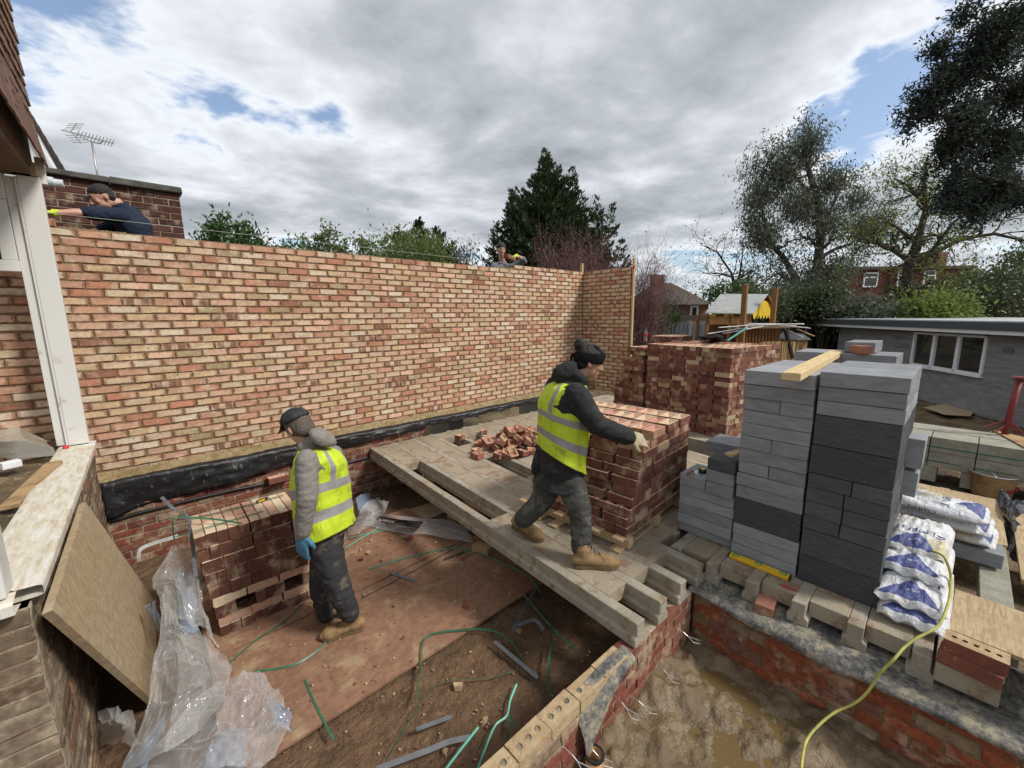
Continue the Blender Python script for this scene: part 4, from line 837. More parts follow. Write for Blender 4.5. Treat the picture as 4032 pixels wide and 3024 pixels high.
film_sheet(loc([[G(660, 2160, .62), G(720, 2150, .62), G(760, 2200, .55), G(795, 2260, .45)], [G(600, 2260, .55), G(690, 2280, .52), G(760, 2330, .42), G(790, 2400, .3)], [G(640, 2450, .3), G(720, 2450, .35), G(790, 2480, .22), G(860, 2560, .08)]]), 'clear_film', heap, 'clear_film', .05, 90, 8)
film_sheet(loc([[G(680, 2240, .5), G(750, 2260, .45)], [G(690, 2380, .36), G(770, 2400, .3)], [G(720, 2500, .26), G(775, 2490, .24)]]), 'blue_film', heap, 'blue_film', .03, 26, 3)
film_sheet(loc([[G(640, 2830, .2), G(660, 2840, .22)], [G(560, 2930, .16), G(610, 2940, .2)], [G(470, 3050, .08), G(560, 3060, .16)]]), 'blue_film', heap, 'blue_film', .025, 26, 4)
film_sheet(loc([[G(860, 2870, .18), G(960, 2880, .2)], [G(820, 2960, .16), G(970, 2970, .2)], [G(790, 3060, .12), G(950, 3070, .14)]]), 'blue_film', heap, 'blue_film', .03, 26, 6)
film_sheet(loc([[G(1060, 2760, .2), G(1130, 2790, .12)], [G(1070, 2850, .12), G(1150, 2880, .02)]]), 'blue_film', heap, 'blue_film', .03, 18, 7)
film_sheet(loc([[G(570, 2390, .4), G(610, 2360, .42)], [G(620, 2480, .3), G(640, 2500, .3)]]), 'grey_film', heap, 'grey_film', .015, 14, 2)
a, b, c_ = G(668, 2486, .40), G(740, 2520, .40), G(655, 2530, .38); X_ = (b-a)/np.linalg.norm(b-a); Nn = -ray(700, 2500); Nn /= np.linalg.norm(Nn); Y_ = np.cross(Nn, X_); Y_ /= np.linalg.norm(Y_); Nn = np.cross(X_, Y_)
text_part('HEATHER\n   10211', .042, 'print_dark', heap, basisM((a+b)/2-O_+Nn*.05, X_, Y_, Nn), extr=0)
sm = thing('plastic_wrapping', 'small grey wad of film in the dark under the leaning board', 'plastic wrapping', onz(450, 2860, -.9)); O_ = np.array(sm.location)
film_sheet(loc([[G(390, 2800, .1), G(450, 2790, .2), G(510, 2800, .05)], [G(400, 2860, .16), G(460, 2850, .28), G(530, 2850, .1)], [G(410, 2930, .0), G(470, 2930, .08), G(560, 2940, .0)]]), 'clear_film', sm, 'clear_film', .04, 30, 11)
bk = thing('plastic_wrapping', 'clear film with a black printed band lying on the board behind the worker in grey', 'plastic wrapping', onz(1600, 2070, -.87)); O_ = np.array(bk.location)
film_sheet(loc([[G(1440, 1975, .18), G(1480, 1960, .12), G(1525, 1975, .02)], [G(1410, 2020, .2), G(1460, 2015, .2), G(1510, 2030, .04)], [G(1380, 2060, .06), G(1430, 2065, .14), G(1460, 2075, .03)], [G(1370, 2110, .02), G(1405, 2115, .07), G(1425, 2095, .01)]]), 'clear_film', bk, 'clear_film', .035, 40, 21)
film_sheet(loc([[G(1400, 1960, .14), G(1450, 1940, .1)], [G(1410, 2010, .1), G(1470, 1990, .06)]]), 'blue_film', bk, 'blue_film', .02, 18, 23)
film_sheet(loc([[G(1430, 2065, .03), G(1560, 2095, .03), G(1660, 2105, .03), G(1760, 2125, .02), G(1860, 2140, .01)], [G(1440, 2040, .06), G(1560, 2060, .08), G(1660, 2070, .07), G(1770, 2085, .06), G(1850, 2110, .02)], [G(1460, 2020, .03), G(1560, 2035, .04), G(1680, 2045, .05), G(1780, 2055, .04), G(1840, 2085, .0)]]), 'clear_film', bk, 'clear_film', .03, 44, 25)
film_sheet(loc([[G(1466, 2042, .075), G(1560, 2066, .10), G(1645, 2082, .095)], [G(1478, 2028, .08), G(1570, 2045, .105), G(1668, 2056, .09)]]), 'black_film', bk, 'black_band', .008, 20, 27)
a, b = G(1480, 2045, .11), G(1640, 2068, .115); X_ = (b-a)/np.linalg.norm(b-a); Nn = -ray(1560, 2055); Nn /= np.linalg.norm(Nn); Y_ = np.cross(Nn, X_); Y_ /= np.linalg.norm(Y_); Nn = np.cross(X_, Y_)
text_part('BLK PORTLAND', .028, 'print_white', bk, basisM(a*.72+b*.28-O_+Nn*.01, X_, Y_, Nn), extr=0)
plain('strap_pale', (.46, .46, .44), .85, .1)
# ---------------------------------------------------------------- the house on the left: stripped bay window
BAYB = [(4, (.20, .145, .10), 0), (3, (.155, .105, .072), 0), (2, (.25, .195, .14), 0), (1, (.25, .14, .085), 0)]
bayb = Bricks('bay_brick', BAYB, 'foundation_brick', reps=3, jit=.004)
house = thing('house', 'old house bay with stripped white window posts, dirty sill and brown hung tiles', 'house', (-.6, -1.7, -.9)); hO = np.array([-.6, -1.7, -.9]); items = []
for r in range(17):
    z = .04+r*.075
    for k in range(7): items.append((bayb.pick(), M4((-.12-.1125-k*.225+(.1125 if r % 2 else 0)-(.11 if r % 2 else 0)-hO[0]-.003, -3.04+.051+jj(.004)-hO[1], z), jj(.015))))
    for k in range(12): items.append((bayb.pick(), M4((-.12-.051+jj(.004)-hO[0], -3.03+.1125+k*.225+(.1125 if r % 2 else 0)-hO[1]-.0+.105*(1-r % 2), z), math.pi/2+jj(.012))))
lay_wall(house, bayb, items, 300, lambda p: p+hO)
mortar_slab(house, np.array((-1.75, -3.04, -.93))-hO, (1.62, 0, 0), (0, 0, 1.31), 60, 50, dm2, 'mortar_grey'); mortar_slab(house, np.array((-.12, -3.03, -.93))-hO, (0, 2.72, 0), (0, 0, 1.31), 90, 50, dm2, 'mortar_grey')
def hbox(name, lo, hi, mt, bev=.004, par=None):
    lo, hi = np.array(lo, float), np.array(hi, float); o = MB().box((0, 0, 0), hi-lo).build(name, mt, par or house); o.location = (lo+hi)/2-(hO if par is None else 0)
    if bev: bevel_mod(o, bev, 2)
    return o
hbox('wall_core', (-1.9, -2.95, -.95), (-.20, -.3, .36), 'mortar_grey', 0)
P = []
for y in np.linspace(-3.0, -.42, 60):
    ch = .006*fbm((0, y, 4), 3); P.append([np.array(q)-hO for q in ((-.30, y, .462), (-.285, y, .466+.002*fbm((y, 1, 1), 14)), (-.19, y, .456+.003*fbm((y, 2, 1), 11)), (-.165, y, .453), (-.16, y, .449), (-.10, y, .446), (-.088+ch*.4, y, .443), (-.085+ch*.4, y, .436), (-.085, y, .402), (-.105, y, .398), (-.3, y, .398))])
MB().grid(P).build('window_sill', 'upvc_dirty', house, smooth=False)
hbox('sill_end', (-.285, -.42, .40), (-.085, -.29, .452), 'upvc', .004)
P = [[np.array(q)-hO for q in ((x, -3.02, .455), (x, -3.085, .447), (x, -3.10, .436), (x, -3.10, .395), (x, -3.0, .39))] for x in np.linspace(-1.2, -.15, 14)]
MB().grid(P).build('window_sill', 'upvc_dirty', house)
pr = MB(); pr.box((0, 0, 0), (.125, .07, 2.17)); o = pr.build('window_post', 'upvc', house); o.location = np.array((-.1825, -.365, 1.545))-hO; bevel_mod(o, .006, 2)
o = MB().box((0, 0, 0), (.07, .06, 2.15)).build('window_post', 'upvc', house); o.location = np.array((-.28, -.345, 1.54))-hO; bevel_mod(o, .004)
o = MB().box((0, 0, 0), (.012, .018, 2.15)).build('post_bead', 'upvc', house); o.location = np.array((-.251, -.392, 1.54))-hO
hbox('window_post', (-.36, -3.07, .455), (-.165, -2.95, 2.6), 'upvc', .01); hbox('post_bead', (-.262, -3.085, .455), (-.250, -3.07, 2.4), 'upvc', .003)
hbox('window_head', (-1.4, -.40, 2.44), (-.315, -.31, 2.63), 'upvc'); w_ = hbox('window', (-1.4, -.36, 1.98), (-.33, -.33, 2.44), 'pane_dark', 0)
for lo, hi in (((-1.4, -.39, 1.90), (-.315, -.31, 1.985)), ((-.40, -.39, 1.985), (-.318, -.31, 2.438))): o = hbox('frame', lo, hi, 'upvc', .004, par=w_); o.location = (np.array(lo)+np.array(hi))/2-np.array((-.865, -.345, 2.21))
hbox('soffit', (-1.6, -3.3, 2.635), (-.16, -.33, 2.70), 'bay_brick', .004); hbox('corbel', (-.27, -.44, 2.635), (-.125, -.34, 2.73), 'holed_top', .008); hbox('fascia_end', (-.14, -.33, 2.6), (-.09, -.29, 2.8), 'upvc', .004)
hbox('upper_wall', (-2.2, -3.3, 2.70), (-.15, -.34, 5.4), 'bay_brick', 0)
tile_me = [MB().box((0, 0, -.13), (.013, .163, .262), jit=.0035).mesh('hung_tile', 'clay_tile') for _ in range(6)]
for r in range(22):
    z = 2.84+r*.108; fl = .03*max(0, 1-r/4.)**2
    for k in range(0, 13):
        y = -.42-k*.168-(.084 if r % 2 else 0)
        o = link('hung_tile', tile_me[RNG.integers(6)], house); o.location = np.array((-.132+fl+jj(.002), y, z+.15+jj(.004)))-hO; o.rotation_euler = (jj(.012), .085-.25*fl/.055*(fl > .0)*.5-(.0), jj(.02)); o.rotation_euler.y = -(.09+.6*fl)
# clutter on the stripped sill
c = dz(85, 1040, .46); plank(dz(22, 1095, .44), dz(118, 1000, .47), .085, .03, 'dirty_timber', 'dirty brown plank lying inside the stripped window opening')
bgw = thing('plastic_bag', 'dusty translucent bag dumped inside the stripped window opening', 'bag', dz(60, 960, .45)); O_ = np.array(bgw.location)
film_sheet(loc([[dz(-60, 985, .42), dz(40, 990, .44), dz(125, 985, .45)], [dz(-60, 955, .56), dz(40, 950, .58), dz(118, 970, .5)], [dz(-60, 925, .62), dz(40, 922, .60), dz(100, 955, .5)], [dz(-60, 925, .45), dz(40, 925, .44), dz(130, 958, .44)]]), 'dusty_film', bgw, 'bag_film', .018, 40, 33, 3)
o = block('foam_block', dz(22, 1003, .47), (.10, .07, .05), 'white_foam', None, rotz(.5)); tag(o, 'chipped white block beside the dusty bag in the window opening', 'block')
o = MB().lathe([(0, 0), (.018, 0), (.02, .006), (.02, .016), (.012, .02), (0, .02)], n=14).build('bottle_cap', 'red_cap'); o.location = dz(142, 968, .466); o.rotation_euler = (.7, .3, 0); tag(o, 'small red cap at the foot of the white window post', 'cap')
heightfield('rubble_bed', -1.5, -.29, -2.95, -.42, .03, lambda x, y: .375+.03*abs(fbm((x, y, 1), 14, 4))+.03*abs(fbm((x, y, 5), 4)), 'garden_earth')
# cable clipped to the foundation wall
pts = [(x, -.122, -.385+.012*math.sin(x*3)+.006*fbm((x, 0, 0), 4)) for x in np.linspace(-.1, 2.5, 40)]
tag(MB().tube(pts, .016, 8).build('service_pipe', 'black_plastic', smooth=True), 'black service pipe running along the foundation wall under the membrane', 'pipe')
ribbon([dz(300, 1212, -.44), dz(304, 1190, -.42), dz(335, 1176, -.40), dz(368, 1166, -.38), dz(385, 1160, -.37)], .030, .008, 'strap_pale', 'pale foam strip curled behind the small brick pack', 'foam strip', 'foam_strip', roll=1.2)
# ---------------------------------------------------------------- neighbour behind the wall on the left
NB = [(5, (.085, .038, .032), 0), (4, (.11, .05, .04), 0), (3, (.07, .033, .03), 0)]
nbb = Bricks('neighbour_brick', NB, 'foundation_brick', reps=3)
nb = thing('garage', 'neighbour brown brick outbuilding with stone coping behind the long wall', 'building', (-.5, 1.02, -.3)); items = []; nO = np.array([-.5, 1.02, -.3])
for r in range(12):
    z = 2.985-.0375-r*.075
    for k in range(11):
        x1 = .855-k*.225-(.1125 if r % 2 else 0)+(.0 if k or not r % 2 else .0); x0 = x1-.225
        if r % 2 and k == 0: items.append((nbb.pick(), M4((.855-.056-nO[0], .051, z-nO[2]), 0, .1/.215)))
        items.append((nbb.pick(), M4(((x0+x1)/2-nO[0], .051+jj(.002), z-nO[2]+jj(.001)), jj(.004))))
lay_wall(nb, nbb, items, 300, lambda p: p+nO); mortar_slab(nb, (-1.6-nO[0], 0, 0), (2.45, 0, 0), (0, 0, 3.28), 60, 60, lambda p: .006+.002*fbm(p, 20, 2), 'mortar_grey')
for k in range(4): o = MB().box((0, 0, 0), (.62, .22, .062), jit=.006).build('coping_stone', 'coping', nb); o.location = (.57-k*.625-nO[0], .06, 3.02-nO[2]); bevel_mod(o, .01)
MB().box((-.4, 2.2, 3.0), (3.0, 3.6, .06)).build('roof', 'flat_roof', nb).location = (.0, .2, -.02)
gb = thing('house', 'neighbour white boarded gable with dark tiled verge beyond the outbuilding', 'house', (-1.2, 3.6, -.3)); gO = np.array([-1.2, 3.6, -.3])
A_, B_ = ony(72*D2, 258*D2, 3.6), ony(142*D2, 374*D2, 3.6); B2 = B_+(B_-A_)*.3; A2 = A_-(B_-A_)*1.0
MB().add(np.array([A2, B2, (B2[0], 3.6, -.3), (A2[0]-3, 3.6, -.3), (A2[0]-3, 3.6, A2[2])])+np.array([-.12, .06, -.12])-gO, [(0, 1, 2, 3, 4)]).build('wall', 'render_far', gb)
for k in range(9):
    q = A_+(B_-A_)*(k*.12+.02); MB().box(np.array((q[0]-.25, 3.645, q[2]-.75))-gO, (.025, .02, 1.)).build('board_batten', 'white_paint', gb)
sl = (B2-A2); sl /= np.linalg.norm(sl); MB().bar(A2-gO+np.array([-.05, .02, -.10]), B2-gO+np.array([-.05, .02, -.10]), .03, .16, up=(0, 1, 0)).build('bargeboard', 'white_paint', gb)
nt_ = int(np.linalg.norm(B2-A2)/.12); tm_ = MB().box((0, 0, 0), (.16, .9, .02), jit=.004).mesh('verge_tile', 'roof_tile_far')
for k in range(nt_): o = link('verge_tile', tm_, gb); o.location = A2+sl*k*.12-gO+np.array([0, .43, .01]); o.rotation_euler.y = math.atan2(-sl[2], sl[0])-.12
MB().add(np.array([A2, B2, B2+np.array([0, 6, 0]), A2+np.array([0, 6, 0])])+np.array([0, .1, -.03])-gO, [(0, 1, 2, 3)]).build('roof', 'roof_tile_far', gb)
def cs(x, y, yy=2.4): return ony(.4727*x, 400+.4727*y, yy)
an = thing('tv_antenna', 'television aerial on a thin mast above the brown outbuilding', 'antenna', cs(822, 660)); aO = np.array(an.location)
MB().tube([cs(822, 660)-aO-np.array([0, 0, .3]), cs(762, 325)-aO], .011, 8).build('mast', 'antenna_metal', an, smooth=True)
ba, bb = cs(510, 235), cs(950, 350); MB().bar(ba-aO, bb-aO, .012, .012).build('boom', 'antenna_metal', an)
MB().tube([cs(695, 285)-aO, cs(720, 315)-aO, cs(765, 335)-aO, cs(830, 350)-aO, cs(862, 325)-aO], .009, 6).build('support_arm', 'antenna_metal', an)
for k in range(11):
    q = ba+(bb-ba)*(.30+.067*k); d = np.array([.35, -.6, .6]); d = d/np.linalg.norm(d)*.055; MB().tube([q-d-aO, q+d-aO], .004, 5).build('director', 'antenna_metal', an)
for e in (cs(640, 178), cs(675, 350)):
    q0 = cs(590, 250); MB().tube([q0-aO, e-aO], .005, 5).build('reflector_arm', 'antenna_metal', an)
    for t in (.3, .5, .7, .9):
        q = q0+(e-q0)*t; d = np.array([.10, -.05, .012])*.75; MB().tube([q-d-aO, q+d-aO], .0035, 5).build('reflector_rod', 'antenna_metal', an)
pp = ony(190, 715, .35); pe = thing('waste_pipe', 'white plastic pipe end sticking out beside the window post', 'pipe', pp)
MB().tube([(-.25, 0, .0), (.035, 0, 0)], .044, 16).build('pipe', 'pipe_white', pe, smooth=False); MB().lathe([(.028, .0), (.034, .0), (.034, .06), (.028, .06), (.028, .0)], n=16, R=np.array([[0, 0, 1], [0, 1, 0], [-1, 0, 0]], float), O=(.035, .008, 0)).build('socket', 'pipe_white', pe)
# batten, clips and line
bt = thing('timber_batten', 'upright timber batten with red clip at the end of the short return wall', 'batten', (7.225, -1.16, -.3)); MB().box((0, 0, 1.42), (.05, .03, 2.86)).build('batten', 'tan_timber', bt); MB().box((-.03, -.02, 2.68), (.03, .04, .05), jit=.006).build('clip', 'red_plastic', bt)
o = MB().box((0, 0, 0), (.05, .05, .3)).build('timber_batten', 'tan_timber'); o.location = (7.23, .06, 2.42); tag(o, 'batten end showing above the far inner corner of the brick walls', 'batten')
tag(MB().tube([(-.2, -.008, 2.435), (2.4, -.010, 2.425), (5.25, -.008, 2.404)], .0018, 5).build('string_line', 'string_line'), "bricklayer's thin string line stretched along the top of the long wall", 'string line')
# ---------------------------------------------------------------- background buildings
def D_at(x, y, d): return at(x*D2, y*D2, d)
GZ = -.97
def facing(name, label, cat, p, base=GZ, yaw=0., group=None):
    return thing(name, label, cat, (p[0], p[1], base), math.atan2(HR[1], HR[0])+yaw, group)
def pbox(t, name, lo, hi, mt, bev=0, par=None):
    lo, hi = np.array(lo, float), np.array(hi, float); m = MB().box((0, 0, 0), hi-lo); o = m.build(name, mt, par or t); o.location = (lo+hi)/2-(np.array(par.location) if par is not None else 0)
    if bev: bevel_mod(o, bev)
    return o
Lw, Rw = at(1967*D2, 750*D2, .95*879.6/69.5), at(2124*D2, 770*D2, .95*879.6/86.5); nw = np.array([-(Rw-Lw)[1], (Rw-Lw)[0], 0.])
def onw(x, y): d = ray(x*D2, y*D2); return CAM+d*(((Lw-CAM)@nw)/(d@nw))
A_, B_ = onw(1672, 691), onw(2212, 712); B_ = A_+(B_-A_)*1.3; sd = B_-A_; SL = np.linalg.norm(sd[:2])
shed = thing('garden_room', 'long flat-roofed garden room wrapped in grey breather membrane with white window', 'building', (A_[0], A_[1], GZ), math.atan2(sd[1], sd[0]))
def sx(px, py): return local(shed, np.array([onw(px, py)]))[0]
zE = sx(2000, 707)[2]
xd0, xd1 = sx(1742, 730)[0], sx(1808, 730)[0]; wl, wr_ = sx(1968, 750)[0], sx(2124, 770)[0]; wt, wb = sx(2050, 721)[2], sx(2035, 800)[2]
def swall(x0, x1, z0, z1): pbox(shed, 'wall_panel', (x0, .05, z0), (x1, .17, z1), 'shed_wrap')
swall(xd1, wl, -.1, zE); swall(wr_, SL+.3, -.1, zE); swall(wl, wr_, -.1, wb); swall(wl, wr_, wt, zE)
pbox(shed, 'wall_panel', (.0, .05, -.1), (max(.1, xd0), .17, zE), 'shed_wrap'); pbox(shed, 'back_wall', (0, 4.4, -.1), (SL+.3, 4.5, zE), 'shed_wrap'); pbox(shed, 'partition', (xd1+.0, .2, -.1), (xd1+.1, 4.4, zE), 'shed_wrap'); pbox(shed, 'side_wall', (-.05, .2, -.1), (.05, 4.4, zE), 'shed_wrap')
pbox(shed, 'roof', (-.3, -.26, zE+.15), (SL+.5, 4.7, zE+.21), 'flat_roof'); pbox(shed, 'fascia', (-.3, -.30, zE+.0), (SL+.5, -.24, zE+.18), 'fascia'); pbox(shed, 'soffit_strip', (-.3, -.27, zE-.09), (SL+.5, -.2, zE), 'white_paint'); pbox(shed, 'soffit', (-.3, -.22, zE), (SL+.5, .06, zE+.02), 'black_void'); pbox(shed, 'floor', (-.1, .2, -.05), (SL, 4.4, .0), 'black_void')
win = pbox(shed, 'window', (wl, .07, wb), (wr_, .085, wt), 'pane_dark'); ww = wr_-wl; wO = np.array(win.location)
for x0, x1, z0, z1 in ((wl, wr_, wt-.06, wt), (wl, wr_, wb, wb+.07), (wl, wl+.07, wb, wt), (wr_-.07, wr_, wb, wt), (wl+ww/3-.05, wl+ww/3+.05, wb, wt), (wl+2*ww/3-.05, wl+2*ww/3+.05, wb, wt)):
    o = MB().box((0, 0, 0), (x1-x0, .07, z1-z0)).build('frame', 'white_plastic', win); o.location = np.array(((x0+x1)/2, .045, (z0+z1)/2))-wO; bevel_mod(o, .008)
pbox(shed, 'window_sill', (wl-.03, -.03, wb-.03), (wr_+.03, .07, wb), 'white_plastic')
for body, px, py, s_ in (('BBA', 1853, 737, .17), ('CLASSIC', 1942, 731, .14), ('VENT3', 1945, 746, .22), ('BBA', 2172, 757, .17), ('CLASSIC', 2070, 829, .15), ('BBA', 2148, 840, .13)):
    q = sx(px, py); text_part(body, s_, 'print_dark', shed, basisM((q[0], .046, q[2]), (-1, 0, 0) if py < 800 else (1, 0, 0), (0, 0, -1) if py < 800 else (0, 0, 1), (0, -1, 0)), extr=.0)
P = [[(x, .035-.02*fbm((x, 0, 1), 2), .75+.015*fbm((x, 0, 2), 3)), (x, .03, .35), (x, .0-.04*fbm((x, 3, 2), 2), .02+.03*fbm((x, 1, 2), 3))] for x in np.linspace(xd1+.1, SL, 50)]
MB().grid(P).build('wrap_skirt', 'shed_wrap', shed, smooth=True)
# pack of dense blocks, prop and bucket on the right
cp = lambda x, y: (3500+.8404*x, 1500+.8404*y)
fp = at(*cp(150, 252), 5.9); ztop = fp[2]
bp = thing('block_stack', 'low strapped pack of sandy dense concrete blocks near the garden room', 'block stack', (fp[0], fp[1], ztop-.66), -.02)
for z in range(3):
    for k in range(9):
        if z == 0 and k in (0, 2, 5): continue
        block('block', (.22+jj(.006), .12-k*.45*(.5 if z == 0 else 1), .11+z*.22), (.44, .44 if z else .215, .215), 'dense_block', bp, rotz(jj(.008)))
    if z: block('block', (.68, -.85, .11+z*.22), (.42, 2.1, .215), 'dense_block', bp)
for z in (.31, .52): S([(fp[0]-.012, fp[1]+.36, ztop-.66+z), (fp[0]-.014, fp[1]-1., ztop-.66+z-.01), (fp[0]-.012, fp[1]-2.6, ztop-.66+z)], .014, .002, 'strap_green', 'green strap tight along the sandy block pack, %s of two' % ('upper' if z > .4 else 'lower'), roll=1.57)
S([at(*cp(480, 240), 6.0), at(*cp(375, 296), 5.8), at(*cp(372, 325), 5.75), at(*cp(358, 358), 5.75)], .02, .002, 'strap_mint', 'loose mint strap hanging from the sandy block pack', roll=1.2)
pb = onz(*cp(518, 470), GZ+.03); pr_ = thing('steel_prop', 'red steel prop with tripod legs standing beside the sandy block pack', 'prop', pb); q = lambda x, y: onv(*cp(x, y), pb)-pb
MB().tube([(0, 0, 0), q(545, 250)], .030, 12).build('outer_tube', 'blue_steel', pr_, smooth=True); MB().tube([q(540, 262), q(612, -10)], .036, 12).build('inner_tube', 'red_paint', pr_, smooth=True)
MB().box(q(618, -18), (.16, .16, .012)).build('head_plate', 'red_paint', pr_); MB().tube([q(612, -2)-np.array([.07, .05, 0]), q(612, -2)+np.array([.07, .05, 0])], .012, 8).build('pin', 'red_paint', pr_)
for a_, b_ in (((565, 180), (475, 222)), ((570, 185), (640, 280)), ((585, 200), (650, 300)), ((575, 190), (500, 240))): MB().tube([q(*a_), q(*b_)+np.array([jj(.08), jj(.08), 0])], .011, 8).build('leg', 'red_paint', pr_)
bo = board('plywood_board', [p[:2] for p in (onz(*cp(490, 235), ztop), onz(*cp(560, 275), ztop), onz(*cp(660, 330), ztop), onz(*cp(640, 270), ztop))], ztop+.006, .012, 'dirty_timber', 'small board on the block pack under the red tripod legs')
pu = onz(*cp(475, 535), GZ+.05); bu = thing('bucket', 'muddy metal bucket on the ground behind the strand board deck', 'bucket', pu); rr = .22
MB().lathe([(rr*.78, 0), (rr*.8, .005), (rr, .30), (rr*1.03, .31), (rr*.98, .31), (rr*.78, .02), (0, .015)], n=24).build('body', 'dirty_timber', bu, smooth=True); MB().tube([(rr*math.cos(a), rr*math.sin(a)*.3-.02, .31+.06*math.sin(a)) for a in np.linspace(0, math.pi, 12)], .004, 5).build('handle', 'steel', bu); MB().lathe([(rr*1.02, .0), (rr*1.04, .01), (rr*1.02, .02)], (0, 0, .30), 24).build('rim', 'galvanised', bu); MB().tube([(-rr*.8, -rr*.5, .12), (0, -rr*.95, .15), (rr*.75, -rr*.55, .12)], .03, 8).build('label_patch', 'red_paint', bu)
gp2 = [dz(1995, 885, -.93), dz(2050, 872, -.93), dz(2110, 885, -.93), dz(2095, 903, -.93), dz(2040, 901, -.93)]; o = board('broken_board', [p[:2] for p in gp2], -.90, .015, 'osb_sheet', 'broken strand board lying on the churned earth before the garden room'); o.rotation_euler = (.03, .02, 0)
P = [[dz(2165, 1060, -.2), dz(2195, 1080, -.2), dz(2230, 1090, -.25)], [dz(2160, 1110, -.22), dz(2185, 1120, -.2), dz(2230, 1150, -.28)], [dz(2165, 1180, -.4), dz(2185, 1200, -.3), dz(2230, 1240, -.35)]]
pf = thing('plastic_sheet', 'torn black plastic sheet hanging beside the strand board deck', 'plastic sheet', P[1][1]); O_ = np.array(pf.location); film_sheet(loc(P), 'black_film', pf, 'sheet', .05, 30, 41)
c = [dz(2180, 1090, -.27), dz(2300, 1120, -.27), dz(2300, 1300, -.27), dz(2205, 1260, -.27)]; board('slotted_board', [p[:2] for p in c], -.27, .03, 'osb_deck', 'slotted timber panel lying on the earth beyond the black plastic sheet')
# ---- playhouse, swing posts, heap of trims, slatted panels
php = D_at(1590, 690, 9.2); ph = facing('playhouse', 'small wooden playhouse with grey boarded roof and yellow scalloped trim', 'playhouse', php)
def hl(px, py, d=0.): return local(ph, np.array([onv(px, py, php, d)]))[0]
e0, e1, r0, r1 = hl(2777, 1232, -.45), hl(2965, 1236, -.45), hl(2835, 1161, .15), hl(3022, 1161, .15); g1 = hl(3047, 1234, .75)
for k in range(7):
    a, b = k/7, (k+1)/7+.02; q = [e0+(r0-e0)*a, e1+(r1-e1)*a, e1+(r1-e1)*b, e0+(r0-e0)*b]; q = [p+np.array([0, -.008*(1), .012]) for p in q]
    MB().add(np.array(q+[p-np.array([0, .0, .02]) for p in q]), [(0, 1, 2, 3), (7, 6, 5, 4)]+[(i, (i+1) % 4, 4+(i+1) % 4, 4+i) for i in range(4)]).build('roof_board', 'grey_timber', ph)
MB().add(np.array([r0, r1, g1, r0+(g1-r1)]), [(0, 1, 2, 3)]).build('rear_roof', 'brown_timber', ph)
xl, xr = e0[0]+.06, e1[0]-.02; ze = e0[2]-.03
pbox(ph, 'front_rail', (xl, -.42, ze-.22), (xr, -.38, ze-.05), 'brown_timber'); pbox(ph, 'floor', (xl, -.42, ze-.95), (xr, .1, ze-.9), 'brown_timber'); pbox(ph, 'back_wall', (xl+.25, .06, .0), (xr, .1, ze), 'brown_timber'); pbox(ph, 'side_wall', (xl, -.4, 0), (xl+.03, .0, ze-.9), 'brown_timber')
for x in (xl, (xl+xr)/2, xr-.05):
    for y in (-.42, .04): pbox(ph, 'post', (x, y, 0), (x+.06, y+.06, ze), 'brown_timber')
for k in range(5): pbox(ph, 'wall_board', (xl, -.415, ze-1.0-.17*k), (xr, -.395, ze-.84-.17*k), 'brown_timber')
for x in np.linspace(xl+.1, xr-.1, 3): pbox(ph, 'flag', (x-.1, -.40, ze-.05), (x+.1, -.385, ze+.0), 'yellow_fabric')
ga = [e1+np.array([.02, .02, -.02]), r1+np.array([.02, 0, -.05]), g1+np.array([.02, 0, -.02])]
zs = []; n_ = 7
for k in range(n_*4+1):
    t = k/(n_*4); q = e1*(1-t)+g1*t+np.array([.0, 0, -.02-.10*abs(math.sin(t*n_*math.pi))]); zs.append(q)
MB().add(np.array([r1*.45+e1*.55, r1*.72+e1*.28]+[r1*.55+g1*.45]+zs[::-1]), [tuple(range(3+len(zs)))]).build('scalloped_trim', 'yellow_fabric', ph)
MB().bar(r1+np.array([.03, 0, -.03]), g1+np.array([.03, 0, 0]), .04, .06).build('rafter', 'brown_timber', ph); pbox(ph, 'gable_wall', (xr-.02, -.38, 0), (xr+.02, .06, ze-.35), 'brown_timber')
for lab, px0, py0, px1, py1 in (('taller brown swing post in front of the playhouse roof', 2935, 1122, 2910, 1500), ('leaning brown swing post beside the yellow playhouse trim', 3055, 1132, 3018, 1500)):
    a = onv(px0, py0, php, -.75 if px0 < 3000 else -.3); b = onv(px1, py1, php, -.75 if px0 < 3000 else -.3); b = a+(b-a)*((a[2]+.97)/(a[2]-b[2])); o = MB().bar((0, 0, 0), a-b, .09, .09).build('swing_post', 'brown_timber'); o.location = b; tag(o, lab, 'post')
slp = D_at(1695, 740, 8.6)
sp_ = facing('slatted_panel', 'stack of pale slatted fence panels leaning under the heap of white trims', 'fence panel', slp); 
def sl_(px, py): return local(sp_, np.array([onv(2400+.4069*px, 1000+.4069*py, slp)]))[0]
x0, x1, zt = sl_(1470, 860)[0], sl_(1810, 860)[0], sl_(1600, 850)[2]
for k in range(20): x = x0+(x1-x0)*k/20; pbox(sp_, 'slat', (x, jj(.02), .0), (x+(x1-x0)/20*.72, .03+jj(.02)*.0+.02, zt+jj(.02)), 'tan_timber')
for z in (.3, zt-.25): pbox(sp_, 'rail', (x0, .055, z), (x1, .10, z+.06), 'tan_timber')
cr_ = facing('timber_crate', 'dark slatted timber crate carrying the heap of white trims', 'crate', slp+HF*.15)
x0, x1 = sl_(1290, 800)[0], sl_(1740, 760)[0]; zt = sl_(1500, 722)[2]
for k in range(14): x = x0+(x1-x0)*k/14; pbox(cr_, 'slat', (x, .1, .2), (x+.045, .13, zt), 'brown_timber')
